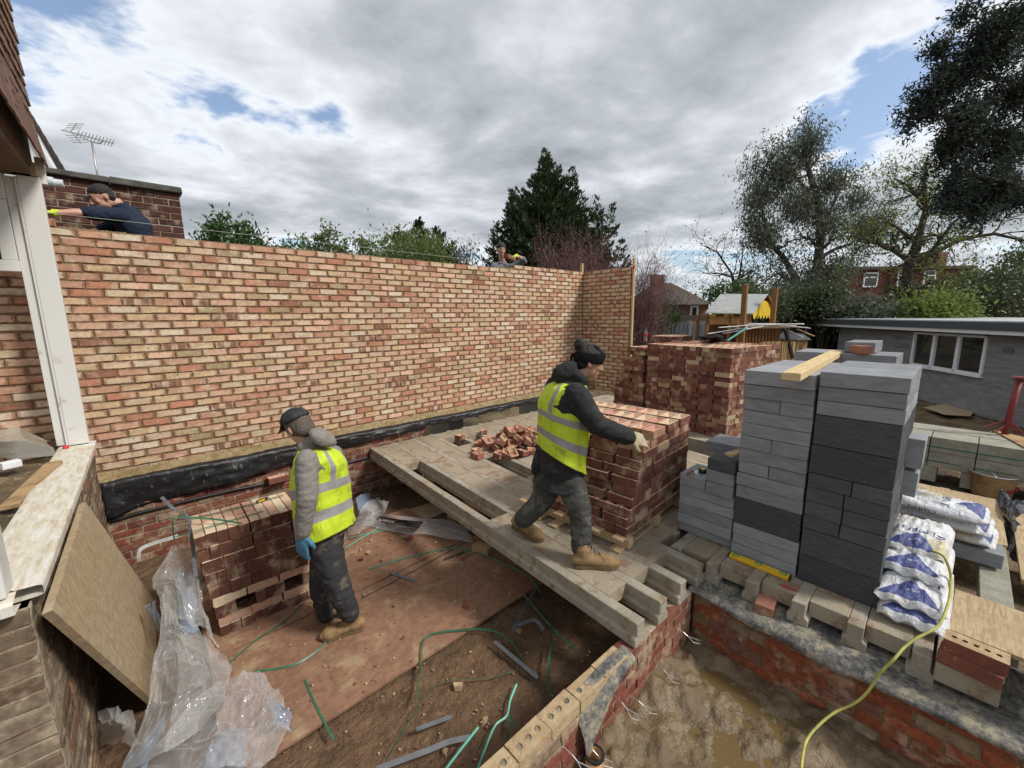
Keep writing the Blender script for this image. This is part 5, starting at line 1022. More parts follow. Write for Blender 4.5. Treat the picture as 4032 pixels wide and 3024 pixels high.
pbox(cr_, 'top_rail', (x0-.05, .02, zt-.0), (x1+.12, .5, zt+.04), 'dirty_timber'); pbox(cr_, 'back', (x0, .4, 0), (x1, .45, zt), 'brown_timber')
trims = [((1060, 712), (1330, 690)), ((955, 772), (1330, 708)), ((1100, 768), (1480, 700)), ((1250, 688), (1875, 675)), ((1340, 672), (1870, 682)), ((1330, 695), (1640, 690)), ((1500, 692), (1910, 712)), ((1700, 690), (1935, 718)), ((1730, 742), (1865, 805)), ((1820, 728), (1975, 795)), ((1450, 700), (1800, 693))]
for k, (a, b) in enumerate(trims):
    pa, pb_ = (onv(2400+.4069*x, 1000+.4069*y, slp, .0+.03*k-.1) for x, y in (a, b)); zz = .0
    plank(pa, pb_, .075, .014, 'white_plastic' if k < 9 else 'pale_timber', 'white plastic trim length in the fanned heap on the timber crate' if k < 9 else ('pale batten end sticking out of the heap of white trims' if k == 9 else 'pale batten lying in the middle of the heap of white trims'), 'trim')
    if k < 9: bpy.data.objects[-1] if False else None
for o in [o for o in COL.objects if o.get('category') == 'trim' and 'fanned' in o['label']]: o.name = 'plastic_trim'; o['group'] = 'white trims heaped on the crate'
pa, pb_ = (onv(2400+.4069*x, 1000+.4069*y, slp, -.35) for x, y in ((1140, 838), (1330, 712))); o = plank(pa, pb_, .09, .01, 'strap_mint', 'green plastic strip drooping from the heap of white trims', 'trim')
pa, pb_ = (onv(2400+.4069*x, 1000+.4069*y, slp) for x, y in ((1770, 1010), (1705, 740))); o = plank(pa, pb_, .07, .05, 'black_plastic', 'black plastic downpipe length leaning on the slatted panels', 'pipe')
# kennel
kp = D_at(1748, 772, 9.4); kn = facing('dog_kennel', 'small wooden kennel with felt roof in front of the garden room opening', 'kennel', kp); kl = lambda x, y: local(kn, np.array([onv(2400+.4069*x, 1000+.4069*y, kp)]))[0]
x0, x1, zb = kl(1815, 850)[0], kl(1915, 850)[0], kl(1860, 830)[2]; pbox(kn, 'wall', (x0, 0, 0), (x1, .6, zb), 'dirty_timber'); pbox(kn, 'door_panel', (x0+.08, -.015, zb-.45), (x1-.1, .0, zb-.12), 'brown_timber')
zr = kl(1830, 770)[2]; MB().add(np.array([(x0-.05, -.05, zb), (x1+.06, -.05, zb), (x0+(x1-x0)*.3, -.05, zr), (x0-.05, .65, zb), (x1+.06, .65, zb), (x0+(x1-x0)*.3, .65, zr)]), [(0, 1, 2), (3, 5, 4), (0, 2, 5, 3), (2, 1, 4, 5), (0, 3, 4, 1)]).build('roof', 'grey_fence', kn)
# fence
fp_ = D_at(1460, 720, 15.); fe = facing('garden_fence', 'grey boarded garden fence with concrete posts behind the brick packs', 'fence', fp_); fl_ = lambda x, y: local(fe, np.array([onv(x*D2, y*D2, fp_)]))[0]
x0, x1 = fl_(1380, 700)[0], fl_(1540, 700)[0]; zt = fl_(1460, 700)[2]; n_ = 34
for k in range(n_): x = x0+(x1-x0)*k/n_; pbox(fe, 'board', (x, 0 if k % 2 else .02, .05), (x+(x1-x0)/n_*1.02, .02 if k % 2 else .04, zt+jj(.01)), 'grey_fence')
for px in (1436, 1491): x = fl_(px, 700)[0]; pbox(fe, 'post', (x-.07, -.06, 0), (x+.07, .06, zt+.10), 'concrete_post', .02)
# brick house behind
hp = D_at(1480, 650, 33.); bh = facing('house', 'distant brick house with brown hipped roof beyond the garden fence', 'house', hp); q = lambda x, y, o=0: local(bh, np.array([onv(2400+.4069*x, 1000+.4069*y, hp, o)]))[0]
wl_, wr2, zt, zb = q(330, 500)[0], q(960, 500)[0], q(800, 490)[2], 0
pbox(bh, 'wall', (wl_, 0, 0), (wr2, 6, zt), 'brick_far'); rp, re = q(600, 280, 3), q(1000, 490, -.3); rl = q(430, 270, 3)
MB().add(np.array([(wl_-.4, -.4, zt), (re[0], -.4, zt), (rp[0], 3, rp[2]), (rl[0], 3, rp[2]), (wl_-.4, 6.4, zt), (re[0], 6.4, zt)]), [(0, 1, 2, 3), (1, 5, 2), (3, 2, 5, 4), (0, 3, 4)]).build('roof', 'roof_tile_far', bh)
for xx, x2, y1, y2 in ((790, 842, 510, 622),):
    a, b = q(xx, y1), q(x2, y2); w_ = pbox(bh, 'window', (a[0], -.03, b[2]), (b[0], .02, a[2]), 'pane_dark'); wo = np.array(w_.location)
    for lo, hi in (((a[0]-.08, b[2]), (a[0]+.06, a[2])), ((b[0]-.06, b[2]), (b[0]+.08, a[2])), ((a[0]-.08, a[2]-.06), (b[0]+.08, a[2]+.08)), ((a[0]-.08, b[2]-.1), (b[0]+.08, b[2]+.06))):
        o = MB().box((0, 0, 0), (hi[0]-lo[0], .1, hi[1]-lo[1])).build('frame', 'white_paint', w_); o.location = np.array(((lo[0]+hi[0])/2, -.04, (lo[1]+hi[1])/2))-wo
a = q(480, 200, 2); pbox(bh, 'chimney', (a[0]-.5, 2.0, rp[2]-1.2), (a[0]+.5, 2.8, a[2]), 'brick_far'); a, b = q(700, 640, -3), q(930, 690, -3); pbox(bh, 'extension', (a[0], -3, 0), (b[0]+.6, 0, a[2]), 'render_far'); pbox(bh, 'extension_roof', (a[0]-.2, -3.2, a[2]), (b[0]+.9, 0.1, a[2]+.35), 'roof_tile_far')
# red tile-hung house with dormer
rp_ = D_at(1980, 640, 36.); rh = facing('house', 'distant red tile-hung dormer house behind the curly willow', 'house', rp_); sc3 = .5777
q = lambda x, y, o=0: local(rh, np.array([onv(3300+sc3*x, 950+sc3*y, rp_, o)]))[0]
a, b = q(150, 195), q(860, 400); pbox(rh, 'dormer_wall', (a[0], 0, b[2]), (b[0], 3, a[2]), 'hung_tile_far'); pbox(rh, 'dormer_roof', (a[0]-.25, -.3, a[2]), (b[0]+.3, 3.2, a[2]+.25), 'roof_tile_far')
for k in range(26): z = b[2]+(a[2]-b[2])*k/26; pbox(rh, 'tile_course', (a[0]+.01, -.035, z), (b[0]-.01, 0.0, z+.05), 'hung_tile_far')
for x_, x2, y1, y2 in ((180, 250, 222, 305), (412, 480, 205, 300), (590, 640, 205, 300)):
    c1, c2_ = q(x_, y1), q(x2, y2); w_ = pbox(rh, 'window', (c1[0], -.06, c2_[2]), (c2_[0], -.04, c1[2]), 'pane_dark'); wo = np.array(w_.location); f_ = .1
    for lo, hi in (((c1[0]-f_, c2_[2]-f_), (c1[0], c1[2]+f_)), ((c2_[0], c2_[2]-f_), (c2_[0]+f_, c1[2]+f_)), ((c1[0], c1[2]), (c2_[0], c1[2]+f_)), ((c1[0], c2_[2]-f_), (c2_[0], c2_[2])), ((c1[0], c2_[2]*.35+c1[2]*.65), (c2_[0], c2_[2]*.35+c1[2]*.65+f_))):
        o = MB().box((0, 0, 0), (hi[0]-lo[0], .1, hi[1]-lo[1])).build('frame', 'white_paint', w_); o.location = np.array(((lo[0]+hi[0])/2, -.08, (lo[1]+hi[1])/2))-wo
pbox(rh, 'wall', (a[0]-3, .3, 0), (b[0]+6, 8, b[2]-.2), 'brick_far'); MB().add(np.array([(a[0]-3.5, -.6, b[2]-.5), (b[0]+.3, -.6, b[2]-.5), (b[0]+.3, 1.2, b[2]+.3), (a[0]-2.2, 1.2, b[2]+.3)]), [(0, 1, 2, 3)]).build('eaves_roof', 'roof_tile_far', rh)
c1, c2_ = q(990, 130), q(1267, 200); pk = c1[2]; MB().add(np.array([(b[0]-.5, -.6, b[2]-1.2), (b[0]+9, -.6, b[2]-1.2), (c2_[0]+1, 5, pk), (c1[0]-1.5, 5, pk), (b[0]+9, 11, b[2]-1.2), (b[0]-.5, 11, b[2]-1.2)]), [(0, 1, 2, 3), (1, 4, 2), (3, 2, 4, 5), (0, 3, 5)]).build('main_roof', 'roof_tile_far', rh)
c1, c2_ = q(870, 60), q(990, 200); pbox(rh, 'chimney', (c1[0], 3.2, b[2]), (c2_[0], 4.4, c1[2]+.3), 'brick_far'); MB().tube([(q(350, 180)[0], -.1, q(350, 160)[2]), (q(340, 395)[0], -.1, q(340, 400)[2])], .09, 8).build('soil_pipe', 'black_plastic', rh)
for x_ in (160, 200, 260, 370, 430): c1 = q(x_, 430); pbox(rh, 'conservatory_post', (c1[0]-.1, -1.2, 0), (c1[0]+.1, -1.0, c1[2]), 'white_paint')
# ---------------------------------------------------------------- vegetation
def leaf_mesh(name, P, size, mt, parent, aspect=.42, dirs=None, spread=1., bend=0.):
    P = np.asarray(P, float); n = len(P); d = RNG.normal(size=(n, 3)) if dirs is None else np.asarray(dirs, float)+RNG.normal(size=(n, 3))*spread
    d /= np.linalg.norm(d, axis=1, keepdims=True)+1e-9; s = RNG.normal(size=(n, 3)); s -= (s*d).sum(1, keepdims=True)*d; s /= np.linalg.norm(s, axis=1, keepdims=True)+1e-9
    L = (np.asarray(size)*RNG.uniform(.65, 1.35, n))[:, None]; w = L*aspect*.5
    V = np.stack([P, P+d*L*.45+s*w, P+d*L, P+d*L*.45-s*w], 1).reshape(-1, 3); F = np.arange(n*4).reshape(-1, 4)
    me = bpy.data.meshes.new(name); me.vertices.add(n*4); me.vertices.foreach_set('co', V.astype(np.float32).ravel()); me.loops.add(n*4); me.loops.foreach_set('vertex_index', F.astype(np.int32).ravel()); me.polygons.add(n); me.polygons.foreach_set('loop_start', np.arange(0, n*4, 4, dtype=np.int32)); me.update(calc_edges=True); me.materials.append(MATS[mt]); return link(name, me, parent)
def fr_off(a, b, c=0.): return HR*a+np.array([0, 0, 1.])*b+HF*c
def twig_mesh(name, curves, mt, parent, n=4):
    m = MB()
    for pts, rad in curves: m.tube(pts, rad, n, cap=False)
    return m.build(name, mt, parent, smooth=True, recalc=False)
def grow(p, d, L, r, depth, out, tips, wig=.25, split=3, shrink=.68, up=.1, seg=4):
    pts = [p]; q = np.array(p, float); d = np.array(d, float); d /= np.linalg.norm(d)
    for i in range(seg):
        d = d+RNG.normal(size=3)*wig*(.6 if depth > 2 else 1)+np.array([0, 0, up]); d /= np.linalg.norm(d); q = q+d*L/seg; pts.append(q.copy())
    rr = list(np.linspace(r, r*.62, seg+1)); out.append((pts, rr))
    if depth == 0: tips.append((q, d)); return
    for k in range(split):
        t = RNG.uniform(.45, 1.) if k else 1.; i = min(seg, max(1, int(round(t*seg)))); nd = d+RNG.normal(size=3)*.55; grow(pts[i], nd, L*shrink*RNG.uniform(.8, 1.15), r*.58, depth-1, out, tips, wig, split, shrink, up, seg)
    if depth <= 1: tips.append((q, d))
def conifer(label, d, apexes, base_py, half_w, leaf='conifer_leaf', n=800, ln=34, size=.30, cx=None):
    t0 = D_at(apexes[0][0], base_py, d); tr = thing('conifer_tree', label, 'tree', (t0[0], t0[1], -.97)); O_ = np.array(tr.location); pts, dr, sz = [], [], []; H0 = D_at(*apexes[0][:2], d)[2]+.97
    m = MB(); m.tube([(0, 0, 0), (0, 0, H0*.5), (0, 0, H0*.96)], [.28, .17, .02], 9); m.build('trunk', 'bark', tr, smooth=True)
    hw = half_w*D2/FPX*d
    for ax, ay, share, wf in apexes:
        ap = onv(ax*D2, ay*D2, t0); H = ap[2]+.97; off = np.array([ap[0]-t0[0], ap[1]-t0[1]])
        for k in range(int(n*share)):
            h = 1-RNG.uniform(.0, 1)**.62; a = RNG.uniform(0, 6.283); r = hw*wf*(1-h)**.9*(.80+.40*mnoise.noise(Vector((math.cos(a)*1.6+ax, math.sin(a)*1.6, h*5))))*RNG.uniform(.82, 1.1)
            z = h*H*.985+.2; dirv = np.array([math.cos(a), math.sin(a), .35+.75*h]); dirv /= np.linalg.norm(dirv); s = off*min(1, h*1.2)
            L = r*RNG.uniform(.4, .75)+.12; st = np.array([s[0]+math.cos(a)*max(0, r-L*.9), s[1]+math.sin(a)*max(0, r-L*.9), z-L*.15])
            for q in range(ln):
                u = RNG.uniform(.0, 1); p = st+dirv*L*u+RNG.normal(size=3)*.085*(1.1-u)*np.array([1, 1, .6])*(1+L*.3); pts.append(p); dr.append(dirv+np.array([0, 0, .35])); sz.append(size*(.45+.55*min(1, r/1.6))*(1.15-.4*u))
    leaf_mesh('crown', pts, sz, leaf, tr, .34, dr, .4); return tr
conifer('large dark green conifer standing behind the worker holding a brick', 21., [(1178, 328, 1., 1.), (1235, 366, .3, .62), (1205, 350, .25, .75), (1290, 430, .25, .62), (1322, 440, .15, .5), (1105, 415, .25, .62), (1075, 470, .15, .55), (1345, 520, .15, .55)], 700, 262, n=1300, ln=30, size=.30)
conifer('dark clipped conifer rising behind the pale hedge above the wall', 25., [(905, 476, 1., 1.), (945, 486, .6, .9), (862, 494, .6, .9), (830, 512, .3, .7), (975, 520, .3, .7)], 720, 190, n=700, ln=30, size=.34)
def shrub(name, label, d, px, py, rx, ry, leaf, n, size, aspect=.42, clumps=40, cl=.2, trunk=True, bark='bark', cat='shrub', spread=1., updir=None, fuzzy=1., rz=None):
    c = D_at(px, py, d); k = D2/FPX*d; t = thing(name, label, cat, (c[0], c[1], -.97)); O_ = np.array(t.location); rx, ry = rx*k, ry*k; rz = rz or rx*.7; P, Dn = [], []; cv = []
    for q in range(clumps):
        v = RNG.normal(size=3); v /= np.linalg.norm(v); v *= RNG.uniform(.45, 1.)**.5*fuzzy; cc = c-O_+fr_off(v[0]*rx, v[2]*ry, v[1]*rz)
        m_ = n//clumps; g = RNG.normal(size=(m_, 3))*cl*(.6+.8*RNG.random()); P.append(cc+g); Dn.append(np.tile(v if updir is None else np.array(updir), (m_, 1)))
        if trunk and q % 2 == 0: b = np.array([jj(.15), jj(.15), 0]); md = (b+cc)/2+RNG.normal(size=3)*.12; cv.append(([b, md, cc], [.035, .02, .006]))
    if cv: twig_mesh('stem', cv, bark, t, 5)
    leaf_mesh('crown', np.concatenate(P), size, leaf, t, aspect, np.concatenate(Dn), spread); return t
shrub('laurel_shrub', 'glossy green laurel bush showing over the wall beside the brown outbuilding', 7.5, 510, 530, 60, 42, 'laurel_leaf', 2600, .095, .42, 46, .10, spread=.8, updir=(0, 0, .8))
shrub('laurel_shrub', 'small trailing tip of laurel leaves just above the wall', 7.5, 565, 540, 22, 14, 'laurel_leaf', 240, .09, .4, 9, .06)
for px, py, rx, ry, lab in ((648, 545, 40, 22, 'sparse spring green bush with thin arching shoots above the wall'), (712, 540, 30, 50, 'taller spring green shoot standing above the wall'), (770, 548, 46, 30, 'thin spring green bush left of the rounded pale hedge')): shrub('spring_bush', lab, 13., px, py, rx, ry, 'spring_leaf', 1100, .11, .5, 44, .12, bark='bark')
shrub('hedge_bush', 'rounded pale green hedge bush in front of the dark clipped conifer', 15.5, 880, 560, 88, 42, 'spring_leaf', 6500, .12, .45, 90, .28, updir=(0, 0, 1.), spread=.9)
shrub('sparse_tree', 'thin sparse pale sapling between the hedge and the large conifer', 18., 1008, 560, 26, 38, 'twig_leaf', 900, .14, .3, 40, .2, updir=(0, 0, 1.), spread=.5)
def twiggy(name, label, d, px, py, rx, ry, mt, leaf, nst, nl, size, cat='bush', n=3):
    b = D_at(px, py, d); k = D2/FPX*d; t = thing(name, label, cat, (b[0], b[1], -.97)); cv, tips = [], []; top = b[2]+.97
    for q in range(nst):
        a = RNG.uniform(0, 6.283); e = np.array([*((HR*math.cos(a)*rx+HF*math.sin(a)*rx*.7)*k*RNG.random()**.6)[:2], top+ry*k*RNG.uniform(-.3, 1.)]); s = np.array([e[0]*.25, e[1]*.25, max(.1, top*.35)]); pts = [s]
        for u in (.35, .65, 1.): pts.append(s+(e-s)*u+RNG.normal(size=3)*.16*np.array([1, 1, .5])); 
        cv.append((pts, [.014, .010, .007, .003]))
        for w in range(6): p = pts[RNG.integers(1, 4)]; dv = RNG.normal(size=3)*.4+np.array([0, 0, .35]); cv.append(([p, p+dv*.55+RNG.normal(size=3)*.06, p+dv*1.1], [.006, .004, .002])); tips += [p+dv*.6, p+dv, p+dv*1.1]
    cv.append(([(0, 0, 0), (.1, .05, top*.4)], [.12, .06])); twig_mesh('branches', cv, mt, t, n)
    if nl: tp = np.array(tips); P = tp[RNG.integers(len(tp), size=nl)]+RNG.normal(size=(nl, 3))*.12; leaf_mesh('crown', P, size, leaf, t, .5)
twiggy('purple_bush', 'purple-red twiggy bush in front of the large conifer', 14., 1245, 590, 95, 60, 'bark_purple', 'purple_leaf', 190, 1900, .06)
twiggy('purple_bush', 'purple brown twiggy bush beyond the timber batten', 13., 1398, 640, 36, 70, 'bark_purple', 'purple_leaf', 120, 700, .06)
twiggy('bare_bush', 'bare brown twiggy bush in front of the distant brick house', 17., 1440, 670, 45, 50, 'bark', 'twig_leaf', 110, 300, .08)
shrub('garden_shrub', 'low dark green shrub at the foot of the garden fence', 14.2, 1432, 690, 40, 14, 'laurel_leaf', 1500, .10, .5, 30, .12)
def tree(name, label, d, px, base, limbs, bark, leaf, nl, size, aspect, cl, droop=0., depth=3, wig=.25, split=3, r0=.2, up=.08, cat='tree', L0=None, clumps=None, upd=None, twn=4, spread=.8, shrink=.68, jitter=.5):
    b = D_at(px, base, d); k = D2/FPX*d; t = thing(name, label, cat, (b[0], b[1], -.97)); O_ = np.array(t.location); out, tips = [], []
    for pts, r in limbs:      # limbs traced in the picture plane at the tree's own distance
        W_ = [onv(x*D2, y*D2, b, o)-O_ for x, y, o in pts]; n = len(W_); R_ = np.linspace(r, r*.3, n); out.append((W_, list(R_)))
        for i in range(1, n):
            dd = W_[i]-W_[i-1]; Ls = np.linalg.norm(dd)
            for s in range(3 if i < n-1 else 4): grow(W_[i]-dd*RNG.random()*.6, dd/Ls+RNG.normal(size=3)*.8, (L0 or Ls)*RNG.uniform(.5, .8), R_[i]*.55, depth-2, out, tips, wig, split, shrink, up)
    twig_mesh('trunk', out, bark, t, twn+2)
    tp = np.array([q for q, _ in tips]); td = np.array([q for _, q in tips]); C = clumps or []
    if C:
        cw = np.concatenate([[onv(x*D2, y*D2, b, jj(r*k*.8))-O_+RNG.normal(size=3)*r*k*.27*jitter*2 for _ in range(m_)] for x, y, r, m_ in C]); tp = np.concatenate([tp, cw]); td = np.concatenate([td, RNG.normal(size=cw.shape)])
    i = RNG.integers(len(tp), size=nl); P = tp[i]+RNG.normal(size=(nl, 3))*cl*np.array([1, 1, .8]); P[:, 2] -= abs(RNG.normal(size=nl))*droop
    leaf_mesh('crown', P, size, leaf, t, aspect, (td[i]*.4+np.array(upd if upd is not None else (0, 0, .2))), spread); return t
tree('eucalyptus_tree', 'tall open eucalyptus with grey green hanging leaves behind the playhouse', 24., 1745, 700, [([(1750, 700, 0), (1762, 600, 0), (1772, 520, 0), (1768, 440, 0), (1745, 360, 0), (1750, 280, 0)], .30), ([(1735, 690, 0), (1722, 610, .5), (1695, 560, .5), (1660, 520, 0), (1640, 430, 0), (1650, 360, .3)], .2), ([(1765, 560, 0), (1800, 540, .5), (1840, 525, .5), (1880, 480, 0)], .12), ([(1768, 500, 0), (1800, 440, -.5), (1830, 380, 0)], .12), ([(1725, 620, 0), (1680, 590, -.6), (1650, 610, 0)], .10), ([(1750, 420, 0), (1700, 360, .5), (1690, 330, .5)], .1)],
     'bark_pale', 'euc_leaf', 36000, .20, .28, .38, droop=.35, L0=1.5, upd=(0, 0, -1.), spread=.55, clumps=[(1745, 300, 17, 26), (1690, 360, 25, 34), (1640, 410, 28, 34), (1660, 500, 40, 36), (1790, 380, 28, 26), (1790, 460, 35, 30), (1720, 430, 45, 40), (1850, 420, 22, 20), (1865, 480, 22, 18), (1760, 600, 50, 26), (1690, 620, 38, 26), (1630, 470, 20, 16), (1810, 580, 40, 24)])
tree('bare_tree', 'small budding tree with bare forking branches behind the playhouse roof', 24., 1590, 690, [([(1592, 690, 0), (1590, 640, 0), (1580, 590, 0), (1550, 545, 0), (1520, 530, 0)], .10), ([(1590, 630, 0), (1600, 580, 0), (1605, 540, 0)], .08), ([(1585, 600, 0), (1550, 590, .3), (1515, 590, .3)], .06)], 'bark', 'spring_leaf', 420, .11, .6, .1, L0=1.6, wig=.3, split=3, depth=4, twn=3)
shrub('evergreen_shrub', 'mid green evergreen shrub behind the playhouse roof', 19., 1580, 632, 50, 16, 'laurel_leaf', 2200, .14, .5, 36, .2)
tree('willow_tree', 'curly twisted willow with fresh yellow green leaves in front of the red house', 19.5, 1965, 700, [([(1962, 700, 0), (1958, 640, 0), (1962, 570, 0), (1985, 510, 0), (2000, 450, 0), (1995, 380, 0)], .26), ([(1965, 565, 0), (2020, 545, .5), (2080, 515, .5), (2150, 505, 0), (2212, 520, 0)], .15), ([(1960, 560, 0), (1920, 535, 0), (1880, 520, .5), (1850, 515, 0)], .12), ([(1975, 520, 0), (1935, 490, 0), (1900, 470, 0)], .10), ([(2010, 545, 0), (2060, 480, -.5), (2110, 440, 0)], .10), ([(1995, 440, 0), (1960, 400, 0), (1930, 385, 0)], .08), ([(1960, 640, 0), (2010, 610, .0), (2060, 590, 0)], .10)],
     'bark', 'willow_leaf', 9500, .16, .30, .20, droop=.30, L0=1.5, wig=.55, split=3, depth=4, upd=(0, 0, -.8), twn=3, shrink=.75, clumps=[(2030, 640, 50, 90), (2080, 620, 65, 80), (1990, 660, 40, 40), (2120, 650, 50, 40), (2010, 400, 40, 40), (2100, 600, 50, 70), (2060, 650, 50, 60)])
# dark evergreen overhanging at the right
tree('evergreen_tree', 'dark evergreen tree overhanging from the top right edge', 12.5, 2260, 640, [([(2300, 700, 0), (2290, 500, 0), (2270, 300, 0), (2240, 100, 0), (2230, -60, 0)], .3), ([(2280, 420, 0), (2200, 400, -.4), (2110, 380, -.4), (2060, 370, 0)], .10), ([(2270, 300, 0), (2180, 290, 0), (2080, 270, 0), (2010, 240, 0)], .10), ([(2250, 180, 0), (2150, 170, 0), (2060, 150, 0), (2020, 140, 0)], .09), ([(2240, 100, 0), (2170, 70, 0), (2120, 40, 0)], .08), ([(2285, 450, 0), (2210, 440, 0), (2160, 430, 0)], .07)],
     'bark', 'dark_leaf', 46000, .125, .34, .13, droop=.12, L0=.9, upd=(-.5, -.1, -.15), spread=.6, clumps=[(2035, 180, 26, 26), (2000, 230, 20, 22), (2080, 150, 34, 40), (2090, 240, 48, 50), (2150, 110, 50, 60), (2180, 40, 40, 50), (2130, 60, 24, 20), (2200, 200, 50, 50), (2060, 300, 34, 34), (2130, 300, 44, 44), (2200, 310, 30, 30), (2080, 400, 46, 46), (2150, 410, 56, 60), (2060, 430, 22, 20), (2120, 445, 26, 20)], jitter=.75)
for px, py, d, rx, ry, lf, lab in ((1640, 668, 17., 50, 22, 'hedge_leaf', 'dark hedge clump behind the playhouse gable'), (1720, 665, 18., 55, 28, 'hedge_leaf', 'dark ivy hedge at the foot of the eucalyptus'), (1785, 660, 17., 42, 32, 'hedge_leaf', 'dark hedge clump between the eucalyptus and the red house'), (1860, 678, 16., 50, 14, 'euc_leaf', 'grey green shrub above the garden room roof'), (2140, 640, 16., 70, 60, 'hedge_leaf', 'dark shrub with white blossom beside the willow'), (2210, 620, 17., 60, 70, 'hedge_leaf', 'dark shrub at the right edge behind the garden room'), (2020, 675, 15., 60, 20, 'willow_leaf', 'low yellow green shrub behind the garden room roof')):
    t_ = shrub('hedge_shrub', lab, d, px, py, rx, ry, lf, 4200, .15, .5, 70, .28, trunk=True)
    if 'blossom' in lab:
        k_ = D2/FPX*d; O_ = np.array(t_.location); c = D_at(px, py, d)-O_; leaf_mesh('blossom', c+RNG.normal(size=(260, 3))*np.array([1, 1, .7])*rx*k_*.55, .09, 'blossom', t_, .9)
P = []
far = thing('tree_belt', 'far dark belt of garden trees on the horizon behind the houses', 'trees', (60, 40, -.4)); far['kind'] = 'stuff'
for px in range(1000, 2300, 14): c = D_at(px, 668, 55); P.append(c-np.array(far.location)+RNG.normal(size=(60, 3))*np.array([.8, .8, 1.0]))
leaf_mesh('crown', np.concatenate(P), .5, 'hedge_leaf', far, .6)
# ---------------------------------------------------------------- people
plain('skin', (.50, .27, .19), .5, .12, 30, bs=.2, bsc=120); plain('skin_tan', (.42, .23, .155), .5, .12, 30, bs=.2, bsc=120); plain('eye_white', (.30, .26, .24), .3, .05); plain('hair_dark', (.012, .009, .008), .6, .4, 60, bs=1., bsc=90, bd=.01); plain('hair_grey', (.10, .075, .06), .7, .4, 90, bs=1., bsc=120, bd=.006)
def cloth(name, c, c2=None, rough=.85, sc=10, lo=.5, bsc=22, bs=.5):
    def b(nt):
        p = nt.pos(); k = nt.mix(1., c, nt.ramp(nt.noise(p, 120, 3), [(.3, (.85,)*3), (.7, (1.1,)*3)]), 'MULTIPLY')
        if c2: k = nt.mix(nt.step(nt.noise(p, sc, 6, .68), lo, lo+.16), k, c2)
        return {'Base Color': k, 'Roughness': rough, 'Normal': nt.bump(nt.m('ADD', nt.noise(p, bsc, 4, .6, .8), nt.m('MULTIPLY', nt.noise(p, 260, 2), .12)), bs, .02), 'Specular IOR Level': .2}
    material(name, b)
cloth('grey_hoodie', (.235, .215, .195), (.19, .17, .15)); cloth('black_trousers', (.038, .038, .041), (.125, .11, .08), sc=9, lo=.52); cloth('brown_trousers', (.05, .042, .03), (.09, .075, .05)); cloth('black_coat', (.028, .0285, .030), (.075, .072, .066), sc=8, lo=.54); cloth('grey_trousers', (.06, .06, .055), (.13, .125, .105), sc=9, lo=.48)
cloth('boot_tan', (.28, .185, .09), (.15, .09, .045), .75, 14, .52, 60, .3); cloth('boot_sole', (.16, .11, .06), None, .8); cloth('cap_grey', (.035, .035, .038), (.06, .058, .056), .9); cloth('navy_jumper', (.018, .026, .048), (.028, .038, .06), .9); cloth('grey_fleece', (.15, .165, .19), (.22, .23, .25), .95, 60, .5, 80); cloth('glove_blue', (.075, .20, .32), (.05, .12, .19), .6, 20, .55); cloth('glove_cream', (.46, .40, .27), (.33, .27, .16), .9, 30, .5, 90); cloth('glove_lime', (.55, .68, .06), (.04, .05, .03), .7, 22, .58); cloth('black_band', (.006, .006, .007), None, .9)
def vest_mat(nt):
    s, l = nt.attr('sv').outputs['Fac'], nt.attr('lv').outputs['Fac']; p = nt.pos(); rng = lambda v, a, b: nt.m('MULTIPLY', nt.m('GREATER_THAN', v, a), nt.m('LESS_THAN', v, b)); al = nt.m('ABSOLUTE', l)
    tape = nt.m('MAXIMUM', nt.m('MAXIMUM', rng(s, .17, .26), rng(s, .42, .51)), nt.m('MULTIPLY', rng(al, .46, .64), nt.m('GREATER_THAN', s, .5)))
    y = nt.mix(nt.step(nt.noise(p, 9, 6, .72), .50, .70), (.52, .65, .025), (.31, .37, .045)); c = nt.mix(tape, y, (.29, .28, .275))
    edge = nt.m('LESS_THAN', s, .012); c = nt.mix(edge, c, (.03, .03, .02))
    return {'Base Color': c, 'Roughness': .7, 'Normal': nt.bump(nt.noise(nt.scale(p, (1, 1, .35)), 16, 4, .6, 1.), .55, .025)}
material('hi_vis', vest_mat)
def remesh(m, voxel, mt, name, parent, O_, smooth=4, wr=None):
    me = m.mesh('tmp', None, recalc=True); o = bpy.data.objects.new('tmp', me); COL.objects.link(o); md = o.modifiers.new('r', 'REMESH'); md.mode = 'VOXEL'; md.voxel_size = voxel; md.use_smooth_shade = True
    sm = o.modifiers.new('s', 'SMOOTH'); sm.factor = .5; sm.iterations = smooth; bpy.context.view_layer.update()
    n = bpy.data.meshes.new_from_object(o.evaluated_get(bpy.context.evaluated_depsgraph_get())); bpy.data.objects.remove(o); bpy.data.meshes.remove(me); n.name = name
    k = len(n.vertices); co = np.empty(k*3); n.vertices.foreach_get('co', co); co = co.reshape(-1, 3)
    if wr:
        nr = np.empty(k*3); n.vertices.foreach_get('normal', nr); nr = nr.reshape(-1, 3); amp, sc, an = wr
        dsp = np.array([1-2*abs(mnoise.noise(Vector((p[0]*sc*an[0], p[1]*sc*an[1], p[2]*sc*an[2]))+.5*mnoise.noise_vector(Vector(p)*sc*.5))) for p in co]); co = co+nr*(amp*dsp)[:, None]
    co = co-O_; n.vertices.foreach_set('co', co.ravel()); n.polygons.foreach_set('use_smooth', [True]*len(n.polygons)); n.materials.clear(); n.materials.append(MATS[mt]); n.update(); return link(name, n, parent)
def nz(v): v = np.asarray(v, float); return v/np.linalg.norm(v)
def basis(f, u): f = nz(f); l = nz(np.cross(u, f)); u = np.cross(f, l); return np.stack([f, l, u], 1)      # columns forward, left, up
